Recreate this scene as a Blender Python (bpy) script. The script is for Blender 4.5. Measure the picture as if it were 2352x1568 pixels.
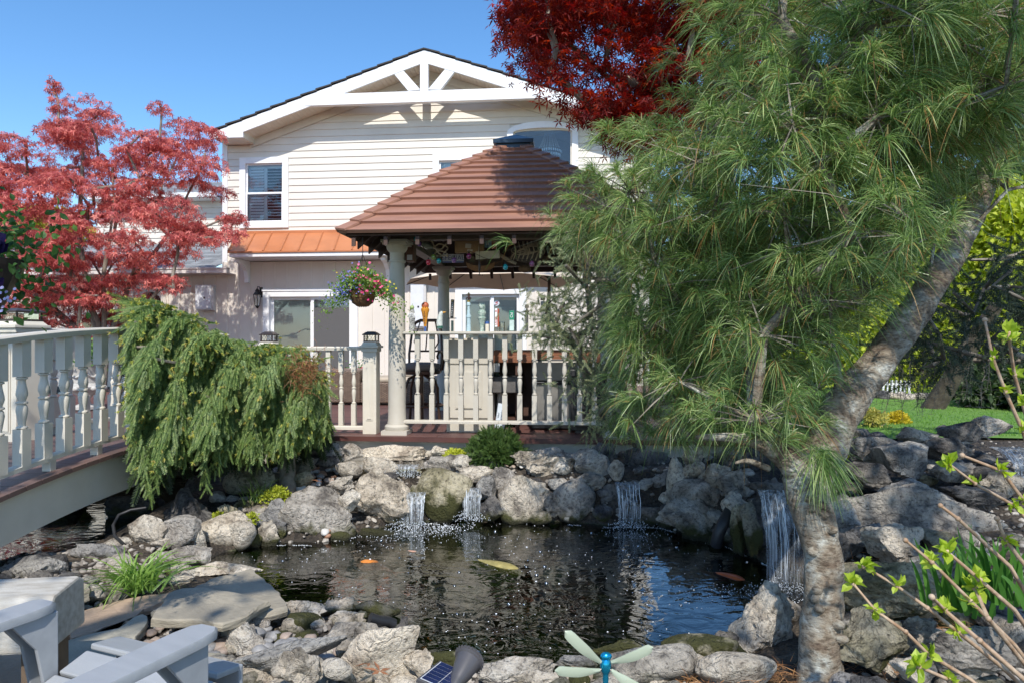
import bpy, math, random
import numpy as np
from math import radians as R, sin, cos, pi
from mathutils import Vector, Matrix, Euler, noise
for o in list(bpy.data.objects): bpy.data.objects.remove(o)
S = bpy.context.scene
COL = S.collection
# ---------------------------------------------------------------- camera
EYE = 1.6
cd = bpy.data.cameras.new("camera"); cam = bpy.data.objects.new("camera", cd); COL.objects.link(cam)
cam.location = (0, 0, EYE); cam.rotation_euler = (R(90), 0, 0)
cd.sensor_width = 36; cd.lens = 24.0; cd.clip_start = .05; cd.clip_end = 2000
S.camera = cam
# ---------------------------------------------------------------- sky and sun
SUN_EL = 47
w = bpy.data.worlds.new("World"); S.world = w; w.use_nodes = True
wn = w.node_tree; sky = wn.nodes.new('ShaderNodeTexSky'); sky.sky_type = 'NISHITA'; sky.sun_disc = False
sky.sun_elevation = R(SUN_EL); sky.sun_rotation = R(180); sky.air_density = 1.0; sky.dust_density = .35; sky.ozone_density = 2.6
hsv = wn.nodes.new('ShaderNodeHueSaturation'); hsv.inputs['Saturation'].default_value = 1.22; wn.links.new(sky.outputs[0], hsv.inputs['Color']); wn.links.new(hsv.outputs[0], wn.nodes['Background'].inputs[0]); wn.nodes['Background'].inputs[1].default_value = .15
sl = bpy.data.lights.new("sun", 'SUN'); sl.energy = 3.3; sl.angle = R(.53); sl.color = (1, .955, .88)
so = bpy.data.objects.new("sun", sl); COL.objects.link(so); so.rotation_euler = (R(90 - SUN_EL), 0, R(2)); so.location = (0, -5, 12)
S.view_settings.view_transform = 'Standard'; S.view_settings.look = 'None'; S.view_settings.exposure = .58; S.view_settings.gamma = 1
S.render.engine = 'CYCLES'
S.cycles.max_bounces = 8; S.cycles.transparent_max_bounces = 16; S.cycles.transmission_bounces = 4
# ---------------------------------------------------------------- pixel helpers (2352 x 1568 frame)
F = 1568.0; CU = 1176.0; CV = 784.0
def P(u, v, Y): return Vector(((u - CU) / F * Y, Y, EYE - (v - CV) / F * Y))
def G(u, v, z=0.0):
    Y = (EYE - z) * F / (v - CV); return Vector(((u - CU) / F * Y, Y, z))
class Frame:
    def __init__(s, oy, th, ox=0):
        s.ox, s.oy, s.th = ox, oy, R(th); s.c, s.s = cos(s.th), sin(s.th)
    def root(s, name, z=0, **k):
        o = empty(name, (s.ox, s.oy, z)); o.rotation_euler = (0, 0, -s.th); return o
    def px(s, u, v, yl=0.0):
        d = (u - CU) / F; t = (yl + s.ox * s.s + s.oy * s.c) / (d * s.s + s.c)
        wx, wy = t * d - s.ox, t - s.oy
        return (wx * s.c - wy * s.s, EYE - (v - CV) / F * t)
    def W(s, x, y, z=0): return Vector((s.ox + x * s.c + y * s.s, s.oy - x * s.s + y * s.c, z))
def empty(name, loc=(0, 0, 0), rz=0, parent=None):
    o = bpy.data.objects.new(name, None); COL.objects.link(o); o.location = loc; o.rotation_euler = (0, 0, rz)
    o.empty_display_size = .1
    if parent: o.parent = parent
    return o
def tag(o, label=None, cat=None, group=None, kind=None):
    if label: o["label"] = label
    if cat: o["category"] = cat
    if group: o["group"] = group
    if kind: o["kind"] = kind
    return o
# ---------------------------------------------------------------- materials
MC = {}
def newmat(name):
    m = bpy.data.materials.new(name); m.use_nodes = True; n = m.node_tree; n.nodes.clear()
    out = n.nodes.new('ShaderNodeOutputMaterial'); return m, n, out
def N(n, t, **k):
    x = n.nodes.new(t)
    for a, b in k.items():
        if a in x.inputs: x.inputs[a].default_value = b
        else: setattr(x, a, b)
    return x
def ramp(n, fac, stops):
    r = n.nodes.new('ShaderNodeValToRGB'); e = r.color_ramp.elements
    while len(e) < len(stops): e.new(.5)
    for i, (p, c) in enumerate(stops): e[i].position = p; e[i].color = (*c, 1)
    n.links.new(fac, r.inputs[0]); return r.outputs[0]
def mat(name, c1, c2=None, scale=4, rough=.6, bump=0, bscale=60, metal=0, spec=.5, detail=4, stretch=None, coat=0, island=0, lo=.35, hi=.65, worldco=False):
    if name in MC: return MC[name]
    m, n, out = newmat(name)
    b = N(n, 'ShaderNodeBsdfPrincipled', Roughness=rough, Metallic=metal)
    b.inputs['Specular IOR Level'].default_value = spec; b.inputs['Coat Weight'].default_value = coat
    n.links.new(b.outputs[0], out.inputs[0])
    tc = n.nodes.new('ShaderNodeTexCoord'); vec = tc.outputs['Object']
    if worldco: vec = n.nodes.new('ShaderNodeNewGeometry').outputs['Position']
    if stretch:
        mp = n.nodes.new('ShaderNodeMapping'); mp.inputs['Scale'].default_value = stretch; n.links.new(vec, mp.inputs[0]); vec = mp.outputs[0]
    if c2 is None: c2 = tuple(x * .88 for x in c1)
    nz = N(n, 'ShaderNodeTexNoise', Scale=scale, Detail=detail, Roughness=.6); n.links.new(vec, nz.inputs['Vector'])
    fac = nz.outputs[0]
    if island:
        g = n.nodes.new('ShaderNodeNewGeometry'); mx = N(n, 'ShaderNodeMix'); mx.inputs[0].default_value = island
        n.links.new(nz.outputs[0], mx.inputs[2]); n.links.new(g.outputs['Random Per Island'], mx.inputs[3]); fac = mx.outputs[0]; lo, hi = .15, .85
    n.links.new(ramp(n, fac, [(lo, c1), (hi, c2)]), b.inputs['Base Color'])
    if bump:
        z2 = N(n, 'ShaderNodeTexNoise', Scale=bscale, Detail=3); n.links.new(vec, z2.inputs['Vector'])
        bp = N(n, 'ShaderNodeBump', Strength=min(1, bump), Distance=.01); n.links.new(z2.outputs[0], bp.inputs['Height']); n.links.new(bp.outputs[0], b.inputs['Normal'])
    MC[name] = m; return m
def leafmat(name, cols, trans=.35, rough=.5, spec=.4, sat=1.1):
    if len(cols) == 1: cols = cols * 2
    if name in MC: return MC[name]
    m, n, out = newmat(name); g = n.nodes.new('ShaderNodeNewGeometry')
    st = [(i / max(1, len(cols) - 1), c) for i, c in enumerate(cols)]
    c = ramp(n, g.outputs['Random Per Island'], st)
    b = N(n, 'ShaderNodeBsdfPrincipled', Roughness=rough); b.inputs['Specular IOR Level'].default_value = spec
    n.links.new(c, b.inputs['Base Color'])
    t = n.nodes.new('ShaderNodeBsdfTranslucent')
    hs = N(n, 'ShaderNodeHueSaturation', Value=1.5, Saturation=sat); n.links.new(c, hs.inputs['Color']); n.links.new(hs.outputs[0], t.inputs[0])
    mx = n.nodes.new('ShaderNodeMixShader'); mx.inputs[0].default_value = trans
    n.links.new(b.outputs[0], mx.inputs[1]); n.links.new(t.outputs[0], mx.inputs[2]); n.links.new(mx.outputs[0], out.inputs[0])
    MC[name] = m; return m
def glassmat(name, tint=(.90, .95, .96), rough=.02, base=.06):
    if name in MC: return MC[name]
    m, n, out = newmat(name)
    tr = N(n, 'ShaderNodeBsdfTransparent'); tr.inputs[0].default_value = (*tint, 1)
    gl = N(n, 'ShaderNodeBsdfGlossy', Roughness=rough)
    fr = N(n, 'ShaderNodeFresnel', IOR=1.5); ad = N(n, 'ShaderNodeMath', operation='ADD'); ad.inputs[1].default_value = base; n.links.new(fr.outputs[0], ad.inputs[0])
    mx = n.nodes.new('ShaderNodeMixShader'); n.links.new(ad.outputs[0], mx.inputs[0]); n.links.new(tr.outputs[0], mx.inputs[1]); n.links.new(gl.outputs[0], mx.inputs[2])
    n.links.new(mx.outputs[0], out.inputs[0]); MC[name] = m; return m
def rockmat(name, dark, mid, light, moss=.5):
    if name in MC: return MC[name]
    m, n, out = newmat(name); L = n.links.new
    b = N(n, 'ShaderNodeBsdfPrincipled', Roughness=.85); b.inputs['Specular IOR Level'].default_value = .3; L(b.outputs[0], out.inputs[0])
    g = n.nodes.new('ShaderNodeNewGeometry'); pos = g.outputs['Position']
    n1 = N(n, 'ShaderNodeTexNoise', Scale=5, Detail=8, Roughness=.62, Distortion=.4); L(pos, n1.inputs[0])
    c = ramp(n, n1.outputs[0], [(.36, dark), (.47, mid), (.58, light)])
    n2 = N(n, 'ShaderNodeTexNoise', Scale=38, Detail=6, Roughness=.7); L(pos, n2.inputs[0])
    sp = ramp(n, n2.outputs[0], [(.36, (.16, .15, .14)), (.47, (.9, .9, .9)), (.6, (1.1, 1.08, 1.04)), (.74, (1.35, 1.33, 1.3))])
    m1 = N(n, 'ShaderNodeMix', data_type='RGBA', blend_type='MULTIPLY'); m1.inputs[0].default_value = .72; L(c, m1.inputs[6]); L(sp, m1.inputs[7])
    oi = n.nodes.new('ShaderNodeObjectInfo')
    hv = ramp(n, oi.outputs['Random'], [(0, (.72, .72, .74)), (.5, (1, .98, .94)), (1, (1.12, 1.05, .95))])
    m2 = N(n, 'ShaderNodeMix', data_type='RGBA', blend_type='MULTIPLY'); m2.inputs[0].default_value = 1; L(m1.outputs[2], m2.inputs[6]); L(hv, m2.inputs[7])
    # moss and algae where the stone meets the water
    sx = n.nodes.new('ShaderNodeSeparateXYZ'); L(pos, sx.inputs[0])
    n3 = N(n, 'ShaderNodeTexNoise', Scale=9, Detail=4); L(pos, n3.inputs[0])
    mm = N(n, 'ShaderNodeMath', operation='MULTIPLY_ADD'); L(n3.outputs[0], mm.inputs[0]); mm.inputs[1].default_value = -.28 * moss * 2; L(sx.outputs[2], mm.inputs[2])
    mr = N(n, 'ShaderNodeMapRange'); L(mm.outputs[0], mr.inputs[0]); mr.inputs[1].default_value = -.1; mr.inputs[2].default_value = -.02; mr.inputs[3].default_value = 1; mr.inputs[4].default_value = 0
    m3 = N(n, 'ShaderNodeMix', data_type='RGBA'); L(mr.outputs[0], m3.inputs[0]); L(m2.outputs[2], m3.inputs[6]); m3.inputs[7].default_value = (.075, .075, .025, 1)
    # wet, dark band just over the waterline
    wr = N(n, 'ShaderNodeMapRange'); L(sx.outputs[2], wr.inputs[0]); wr.inputs[1].default_value = .015; wr.inputs[2].default_value = .05; wr.inputs[3].default_value = .75; wr.inputs[4].default_value = 0
    m4 = N(n, 'ShaderNodeMix', data_type='RGBA'); L(wr.outputs[0], m4.inputs[0]); L(m3.outputs[2], m4.inputs[6]); m4.inputs[7].default_value = (.03, .028, .02, 1)
    L(m4.outputs[2], b.inputs['Base Color'])
    rr = N(n, 'ShaderNodeMapRange'); L(wr.outputs[0], rr.inputs[0]); rr.inputs[3].default_value = .85; rr.inputs[4].default_value = .25; L(rr.outputs[0], b.inputs['Roughness'])
    v = N(n, 'ShaderNodeTexVoronoi', Scale=7, feature='DISTANCE_TO_EDGE'); nd = N(n, 'ShaderNodeTexNoise', Scale=6, Detail=3)
    L(pos, nd.inputs[0]); vm = N(n, 'ShaderNodeVectorMath', operation='MULTIPLY_ADD'); L(nd.outputs[1], vm.inputs[0]); vm.inputs[1].default_value = (.35, .35, .35); L(pos, vm.inputs[2]); L(vm.outputs[0], v.inputs['Vector'])
    cr = N(n, 'ShaderNodeMapRange'); L(v.outputs['Distance'], cr.inputs[0]); cr.inputs[2].default_value = .05
    h = N(n, 'ShaderNodeMath', operation='MULTIPLY_ADD'); L(n2.outputs[0], h.inputs[0]); h.inputs[1].default_value = 1.0; L(n1.outputs[0], h.inputs[2])
    crk = N(n, 'ShaderNodeMapRange'); L(v.outputs['Distance'], crk.inputs[0]); crk.inputs[2].default_value = .018; crk.inputs[3].default_value = .32; crk.inputs[4].default_value = 0
    ck2 = N(n, 'ShaderNodeMath', operation='MULTIPLY'); L(crk.outputs[0], ck2.inputs[0]); ck3 = N(n, 'ShaderNodeMapRange'); L(nd.outputs[0], ck3.inputs[0]); ck3.inputs[1].default_value = .45; ck3.inputs[2].default_value = .6; L(ck3.outputs[0], ck2.inputs[1])
    m5 = N(n, 'ShaderNodeMix', data_type='RGBA'); L(ck2.outputs[0], m5.inputs[0]); L(m4.outputs[2], m5.inputs[6]); m5.inputs[7].default_value = (.05, .045, .04, 1); L(m5.outputs[2], b.inputs['Base Color'])
    h2 = N(n, 'ShaderNodeMath', operation='MULTIPLY_ADD'); L(cr.outputs[0], h2.inputs[0]); h2.inputs[1].default_value = .2; L(h.outputs[0], h2.inputs[2])
    bp = N(n, 'ShaderNodeBump', Strength=1.0, Distance=.04); L(h2.outputs[0], bp.inputs['Height']); L(bp.outputs[0], b.inputs['Normal'])
    MC[name] = m; return m
# ---------------------------------------------------------------- mesh builder
class MB:
    def __init__(s): s.V = []; s.Fc = []; s.n = 0; s.MI = []
    def add(s, V, Fs, mi=0):
        V = np.asarray(V, float).reshape(-1, 3); s.V.append(V)
        if isinstance(Fs, np.ndarray): Fs = [Fs]
        else:
            d = {}
            for f in Fs: d.setdefault(len(f), []).append(f)
            Fs = [np.array(x) for x in d.values()]
        for a in Fs: s.Fc.append(a + s.n); s.MI.append(np.full(len(a), mi))
        s.n += len(V); return s
    def box(s, c, sz, rz=0, rot=None, mi=0, taper=1):
        x, y, z = [a / 2 for a in sz]
        V = np.array([(-x, -y, -z), (x, -y, -z), (x, y, -z), (-x, y, -z), (-x * taper, -y * taper, z), (x * taper, -y * taper, z), (x * taper, y * taper, z), (-x * taper, y * taper, z)])
        if rot is not None: V = V @ np.array(rot.to_matrix()).T
        elif rz: V = V @ np.array(Matrix.Rotation(rz, 3, 'Z')).T
        return s.add(V + np.array(c), np.array([(0, 3, 2, 1), (4, 5, 6, 7), (0, 1, 5, 4), (1, 2, 6, 5), (2, 3, 7, 6), (3, 0, 4, 7)]), mi)
    def bx(s, x0, x1, y0, y1, z0, z1, mi=0): return s.box(((x0 + x1) / 2, (y0 + y1) / 2, (z0 + z1) / 2), (abs(x1 - x0), abs(y1 - y0), abs(z1 - z0)), mi=mi)
    def lathe(s, prof, c=(0, 0, 0), n=16, rot=None, mi=0, cap=True):
        a = np.arange(n) * 2 * pi / n; V = []
        for r, z in prof: V += [(r * cos(t), r * sin(t), z) for t in a]
        V = np.array(V); Fs = []
        for i in range(len(prof) - 1):
            for j in range(n):
                k = (j + 1) % n; Fs.append((i * n + j, i * n + k, (i + 1) * n + k, (i + 1) * n + j))
        if cap: Fs.append(tuple(range(n))[::-1]); Fs.append(tuple((len(prof) - 1) * n + j for j in range(n)))
        if rot is not None: V = V @ np.array(rot.to_matrix() if hasattr(rot, 'to_matrix') else rot).T
        return s.add(V + np.array(c), Fs, mi)
    def tube(s, pts, rad, n=8, mi=0, cap=True, flat=None):
        pts = [Vector(p) for p in pts]
        if not hasattr(rad, '__len__'): rad = [rad] * len(pts)
        V = []; up = Vector((0, 0, 1)); px = None
        for i, p in enumerate(pts):
            t = (pts[min(i + 1, len(pts) - 1)] - pts[max(i - 1, 0)]).normalized()
            if px is None:
                px = t.cross(up if abs(t.z) < .9 else Vector((1, 0, 0))).normalized()
            else:
                px = (px - t * px.dot(t)).normalized()
            py = t.cross(px)
            for j in range(n):
                a = 2 * pi * j / n; V.append(p + (px * cos(a) + py * sin(a)) * rad[i])
        Fs = []
        for i in range(len(pts) - 1):
            for j in range(n):
                k = (j + 1) % n; Fs.append((i * n + j, i * n + k, (i + 1) * n + k, (i + 1) * n + j))
        if cap: Fs.append(tuple(range(n))[::-1]); Fs.append(tuple((len(pts) - 1) * n + j for j in range(n)))
        return s.add([tuple(v) for v in V], Fs, mi)
    def prism(s, poly, z0, z1, mi=0):   # poly in xy
        k = len(poly); V = [(x, y, z0) for x, y in poly] + [(x, y, z1) for x, y in poly]
        Fs = [tuple(range(k))[::-1], tuple(range(k, 2 * k))] + [(i, (i + 1) % k, k + (i + 1) % k, k + i) for i in range(k)]
        return s.add(V, Fs, mi)
    def prismY(s, poly, y0, y1, mi=0):  # poly in xz, extruded along y
        k = len(poly); V = [(x, y0, z) for x, z in poly] + [(x, y1, z) for x, z in poly]
        Fs = [tuple(range(k)), tuple(range(k, 2 * k))[::-1]] + [((i + 1) % k, i, k + i, k + (i + 1) % k) for i in range(k)]
        return s.add(V, Fs, mi)
    def prismX(s, poly, x0, x1, mi=0):  # poly in yz
        k = len(poly); V = [(x0, y, z) for y, z in poly] + [(x1, y, z) for y, z in poly]
        Fs = [tuple(range(k)), tuple(range(k, 2 * k))[::-1]] + [((i + 1) % k, i, k + i, k + (i + 1) % k) for i in range(k)]
        return s.add(V, Fs, mi)
    def sphere(s, c, r, n=10, mi=0, sq=(1, 1, 1)):
        prof = [(max(1e-4, sin(pi * i / n)), -cos(pi * i / n)) for i in range(n + 1)]
        a = np.arange(n + 2) * 2 * pi / (n + 2); k = n + 2
        V = np.array([(q * cos(t) * sq[0], q * sin(t) * sq[1], z * sq[2]) for q, z in prof for t in a]) * r + np.array(c)
        Fs = [(i * k + j, i * k + (j + 1) % k, (i + 1) * k + (j + 1) % k, (i + 1) * k + j) for i in range(n) for j in range(k)]
        return s.add(V, Fs, mi)
    def build(s, name, mats, parent=None, smooth=None, loc=None, bevel=0):
        me = bpy.data.meshes.new(name)
        if s.V:
            V = np.concatenate(s.V).astype(np.float32); me.vertices.add(len(V)); me.vertices.foreach_set('co', V.ravel())
            lv = np.concatenate([a.ravel() for a in s.Fc]).astype(np.int32); cnt = np.concatenate([np.full(len(a), a.shape[1]) for a in s.Fc]).astype(np.int32)
            st = np.concatenate([[0], np.cumsum(cnt)[:-1]]).astype(np.int32)
            me.loops.add(len(lv)); me.loops.foreach_set('vertex_index', lv); me.polygons.add(len(cnt)); me.polygons.foreach_set('loop_start', st); me.polygons.foreach_set('loop_total', cnt)
            me.polygons.foreach_set('material_index', np.concatenate(s.MI).astype(np.int32))
            me.update(calc_edges=True); me.validate()
        if not isinstance(mats, (list, tuple)): mats = [mats]
        for m_ in mats: me.materials.append(m_)
        if smooth:
            me.polygons.foreach_set('use_smooth', np.ones(len(me.polygons), bool)); me.set_sharp_from_angle(angle=R(smooth))
        else: me.shade_flat()
        o = bpy.data.objects.new(name, me); COL.objects.link(o)
        if parent is not None: o.parent = parent
        if loc is not None: o.location = loc
        if bevel:
            bv = o.modifiers.new('bevel', 'BEVEL'); bv.width = bevel; bv.segments = 2; bv.limit_method = 'ANGLE'; bv.harden_normals = False
        return o
def copyo(o, parent=None, loc=None, rot=None, scale=None):
    c = o.copy(); COL.objects.link(c); c.parent = parent
    if loc is not None: c.location = loc
    if rot is not None: c.rotation_euler = rot
    if scale is not None: c.scale = scale
    return c
def children(o): return [x for x in bpy.data.objects if x.parent == o]
def copy_tree(o, parent=None, kids=None):
    kids = kids or {}
    c = o.copy(); COL.objects.link(c); c.parent = parent
    for ch in children(o): copy_tree(ch, c)
    return c
def text(name, s, size, m, parent, loc, rot=(pi / 2, 0, 0), ex=.0008, align='CENTER'):
    cu = bpy.data.curves.new(name, 'FONT'); cu.body = s; cu.size = size; cu.extrude = ex; cu.align_x = align; cu.align_y = 'CENTER'
    t = bpy.data.objects.new('tmp', cu); COL.objects.link(t)
    dg = bpy.context.evaluated_depsgraph_get(); me = bpy.data.meshes.new_from_object(t.evaluated_get(dg)); bpy.data.objects.remove(t)
    me.materials.clear(); me.materials.append(m)
    o = bpy.data.objects.new(name, me); COL.objects.link(o); o.location = loc; o.rotation_euler = rot
    if parent is not None: o.parent = parent
    return o
RNG = np.random.default_rng(7)
def inpoly(poly, x, y):
    x = np.asarray(x); y = np.asarray(y); r = np.zeros(x.shape, bool); n = len(poly)
    for i in range(n):
        x0, y0 = poly[i]; x1, y1 = poly[(i + 1) % n]
        if y0 == y1: continue
        c = ((y0 > y) != (y1 > y)) & (x < (x1 - x0) * (y - y0) / (y1 - y0) + x0); r ^= c
    return r
def sdf(poly, x, y):   # negative inside
    d = np.full(np.shape(x), 1e9); n = len(poly)
    for i in range(n):
        ax, ay = poly[i]; bx_, by = poly[(i + 1) % n]; ex, ey = bx_ - ax, by - ay
        t = np.clip(((x - ax) * ex + (y - ay) * ey) / (ex * ex + ey * ey + 1e-12), 0, 1)
        d = np.minimum(d, np.hypot(x - ax - t * ex, y - ay - t * ey))
    return np.where(inpoly(poly, x, y), -d, d)
def sample_poly(poly, n, rng):
    a = np.array(poly); lo, hi = a.min(0), a.max(0); out = []
    while len(out) < n:
        q = rng.uniform(lo, hi, (n * 2, 2)); out += list(q[inpoly(poly, q[:, 0], q[:, 1])])
    return np.array(out[:n])
def frames(d, up):   # y axis = d, z ~ up
    d = d / np.linalg.norm(d, axis=1, keepdims=True); x = np.cross(d, up); x /= np.linalg.norm(x, axis=1, keepdims=True) + 1e-9
    z = np.cross(x, d); return np.stack([x, d, z], axis=2)
def inst(mb, V, Fa, pos, rot, sc, mi=0):
    n = len(pos); V = np.asarray(V); W = np.einsum('nij,kj->nki', rot, V) * sc[:, None, None] + pos[:, None, :]
    Fa = np.asarray(Fa); FF = (Fa[None] + (np.arange(n) * len(V))[:, None, None]).reshape(-1, Fa.shape[1]); mb.add(W.reshape(-1, 3), FF, mi)
def star_leaf():
    V = [(0, 0, 0)]; Fs = []
    for a, L in ((-115, .5), (-62, .82), (0, 1), (62, .82), (115, .5)):
        t = R(a)
        for r, s_ in ((.42, -.105), (1, 0), (.42, .105)):
            x = sin(t) * r * L + cos(t) * s_; y = cos(t) * r * L - sin(t) * s_; V.append((x, y, -.35 * (r * L) ** 2 + (.06 if s_ == 0 else 0)))
        k = len(V); Fs.append((0, k - 3, k - 2, k - 1))
    return np.array(V), np.array(Fs)
def oval_leaf(w=.35, fold=.12):
    V = [(0, 0, 0), (-w * .8, .35, fold), (-w * .75, .65, fold * .8), (0, 1, -.12), (w * .75, .65, fold * .8), (w * .8, .35, fold), (0, .5, 0)]
    return np.array(V), np.array([(0, 6, 2, 1), (0, 5, 4, 6), (6, 4, 3, 2)])
def needles(mb, p0, d, L, wd, droop, rng, mi=0, segs=2):
    n = len(p0); d = d / np.linalg.norm(d, axis=1, keepdims=True)
    side = np.cross(d, rng.normal(size=(n, 3))); side /= np.linalg.norm(side, axis=1, keepdims=True) + 1e-9
    side *= np.asarray(wd).reshape(-1, 1) / 2; V = []
    for k in range(segs + 1):
        t = k / segs; c = p0 + d * (L * t)[:, None]; c[:, 2] -= droop * L * t * t
        wk = 1.0 if k < segs else .25
        V += [c - side * wk, c + side * wk]
    V = np.stack(V, 1).reshape(-1, 3); b = (np.arange(n) * (2 * (segs + 1)))[:, None]
    Fs = np.concatenate([b + np.array([[2 * k, 2 * k + 1, 2 * k + 3, 2 * k + 2]]) for k in range(segs)]); mb.add(V, Fs, mi)
def skeleton(nodes, targets, r0, r1, rng, wob=.12, mb=None, n=6, expo=.5, mi=0):
    """grow limbs: nodes = list of (point, parent) ; every target joins the nearest node that lies nearer the root"""
    pts = [Vector(p) for p, _ in nodes]; par = [q for _, q in nodes]; tip = set(); root = pts[0]
    base = len(pts)
    T = sorted([Vector(t) for t in targets], key=lambda t: (t - root).length)
    for t in T:
        dr = (t - root).length
        best = min(range(len(pts)), key=lambda i: (pts[i] - t).length + .35 * (pts[i] - root).length + (50 if (pts[i] - root).length > dr else 0))
        a = pts[best]; L = (t - a).length; k = max(1, int(L / .35)); prev = best
        off = Vector(rng.normal(size=3)) * wob * L
        for j in range(1, k + 1):
            f = j / k; q = a.lerp(t, f) + off * sin(pi * f) * .5 + Vector((0, 0, .1 * L * sin(pi * f)))
            pts.append(q); par.append(prev); prev = len(pts) - 1
    cnt = [0] * len(pts); kids = [[] for _ in pts]
    for i in range(len(pts) - 1, 0, -1):
        if cnt[i] == 0: cnt[i] = 1
        cnt[par[i]] += cnt[i]; kids[par[i]].append(i)
    mx = cnt[0]; rad = [r1 + (r0 - r1) * (c / mx) ** expo for c in cnt]
    done = set(); starts = [(0, None)]
    while starts:
        i, f = starts.pop(); ch = [f, i] if f is not None else [i]
        while kids[i]:
            ks = sorted(kids[i], key=lambda q: -cnt[q]); 
            for q in ks[1:]: starts.append((q, i))
            i = ks[0]; ch.append(i)
        if len(ch) > 1:
            rr = [rad[q] for q in ch]
            if f is not None: rr[0] = rad[ch[1]] * 1.05
            mb.tube([pts[q] for q in ch], rr, n, mi, cap=True)
    return pts
# ---------------------------------------------------------------- common paints
WHITE = mat('white_paint', (.80, .80, .80), (.74, .74, .74), 3, .45, .05, 90)
CREAM = mat('cream_paint', (.69, .635, .535), (.61, .56, .465), 2.5, .5, .12, 120)
TAUPE = mat('taupe_paint', (.55, .51, .435), (.49, .45, .38), 3, .5, .1, 120)
SIDING = mat('siding_paint', (.72, .67, .585), (.66, .61, .53), 1.3, .55, .04, 80)
BATTEN = mat('batten_paint', (.70, .64, .565), (.65, .59, .52), 1.2, .6, .05, 80)
DECKM = mat('deck_boards', (.18, .08, .066), (.10, .052, .047), 3, .5, .3, 60, stretch=(1, 8, 8), island=.5)
DECKG = mat('bridge_boards', (.20, .12, .10), (.11, .075, .07), 3, .45, .3, 60, stretch=(1, 8, 8), island=.5)
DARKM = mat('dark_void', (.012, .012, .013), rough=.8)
BLACK = mat('black_metal', (.02, .02, .022), rough=.35, metal=.3)
BRONZE = mat('bronze_metal', (.10, .075, .06), (.06, .045, .04), 20, .4, metal=.4)
STEEL = mat('steel', (.30, .28, .25), (.2, .19, .18), 3, .45, metal=.6)
GLASS = glassmat('window_glass', base=.02)
CLEAR = glassmat('clear_glass', (.92, .95, .95), .02, .1)
ROOFG = mat('grey_shingle', (.30, .315, .33), (.16, .17, .18), 9, .9, .5, 120, island=.6)
ROOFD = mat('dark_shingle', (.06, .055, .055), (.035, .033, .035), 9, .9, .5, 120)
ROOFB = mat('brown_roof', (.36, .185, .125), (.27, .135, .095), 3, .55, .15, 90, stretch=(.6, 3, 3))
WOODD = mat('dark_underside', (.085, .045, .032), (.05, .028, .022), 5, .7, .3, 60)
COPPER = mat('copper_paint', (.50, .185, .075), (.42, .15, .06), 2, .42, .03, 50)
# ---------------------------------------------------------------- terrain
POND = [tuple(G(*q)[:2]) for q in [(470, 1290), (520, 1268), (640, 1246), (740, 1246), (830, 1225), (900, 1208), (1000, 1196), (1100, 1188), (1200, 1193), (1400, 1206), (1500, 1205), (1640, 1240), (1730, 1280), (1830, 1330), (1850, 1385), (1760, 1410), (1690, 1470), (1600, 1520), (1400, 1548), (1180, 1555), (1000, 1535), (930, 1490), (880, 1430), (800, 1415), (680, 1405), (620, 1330), (560, 1310)]]
CHAN = [tuple(G(*q)[:2]) for q in [(-260, 1330), (-40, 1300), (60, 1275), (170, 1270), (240, 1235), (330, 1185), (420, 1150), (540, 1120), (560, 1070), (300, 1060), (-200, 1120), (-700, 1200)]]
CP = [(-1, 3, .06), (-2.2, 3.4, .05), (0, 2.9, .05), (-2.6, 4.3, .08), (-3.4, 4.3, .1), (-1.9, 4.5, .06), (-1.6, 3.9, .04), (-2.2, 3.9, .05), (-3, 3.4, .05), (-2.3, 5.4, .14), (-1.7, 5.9, .2), (-2.0, 6.3, .3), (-.9, 6.3, .3), (-1.2, 7, .42), (0, 6.5, .38), (.5, 7, .42), (1, 6.4, .4), (2, 6.2, .45), (1.2, 7.3, .42), (-5, 8.5, .3), (-6, 4, .2), (2, 3, .1), (2.4, 3.2, .16), (1.6, 3.2, .1), (2.6, 4.5, .35), (2.4, 5.2, .4), (4, 5.5, .5), (3, 7, .45), (5, 9, .5), (3, 12, .5), (0, 0, .1), (-3, 0, .1), (3, 1, .1), (8, 4, .5), (-8, 6, .4), (0, 12, .4), (-8, 12, .4), (8, 16, .5), (0, 30, .5), (-20, 20, .5), (20, 20, .5), (-3.0, 7.3, .15), (-.3, 5.9, .22), (-1, 5.8, .2)]
def ground_z(x, y):
    x = np.asarray(x, float); y = np.asarray(y, float); num = np.zeros(x.shape); den = np.zeros(x.shape)
    for a, b, c in CP:
        wgt = 1 / ((x - a) ** 2 + (y - b) ** 2 + .05) ** 1.5; num += c * wgt; den += wgt
    T = num / den; d = np.minimum(sdf(POND, x, y), sdf(CHAN, x, y))
    s = np.clip(d / .45, 0, 1); s = s * s * (3 - 2 * s); o = .0 + T * (.25 + .75 * s)
    i = np.clip(-d / .35, 0, 1); i = i * i * (3 - 2 * i)
    return np.where(d > 0, o * np.clip(d / .06, 0, 1) - .03 * (1 - np.clip(d / .06, 0, 1)), -.03 - .38 * i)
gx = np.concatenate([np.array([-300, -120, -60, -30, -18, -12, -9, -7.5, -6.5]), np.arange(-6, 5.5, .06), np.array([6, 7, 8.5, 11, 15, 22, 40, 80, 150, 300])])
gy = np.concatenate([np.array([-100, -30, -10, -4, -1, .5, 1.2, 1.8]), np.arange(2.1, 8.6, .06), np.array([9, 9.6, 10.5, 12, 14, 17, 22, 35, 70, 150, 400])])
X, Y = np.meshgrid(gx, gy); Z = ground_z(X, Y)
fine = (np.abs(X) < 6) & (Y > 2) & (Y < 8.6); Z = Z + np.where(fine, (RNG.random(X.shape) - .5) * .03, 0)
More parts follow.
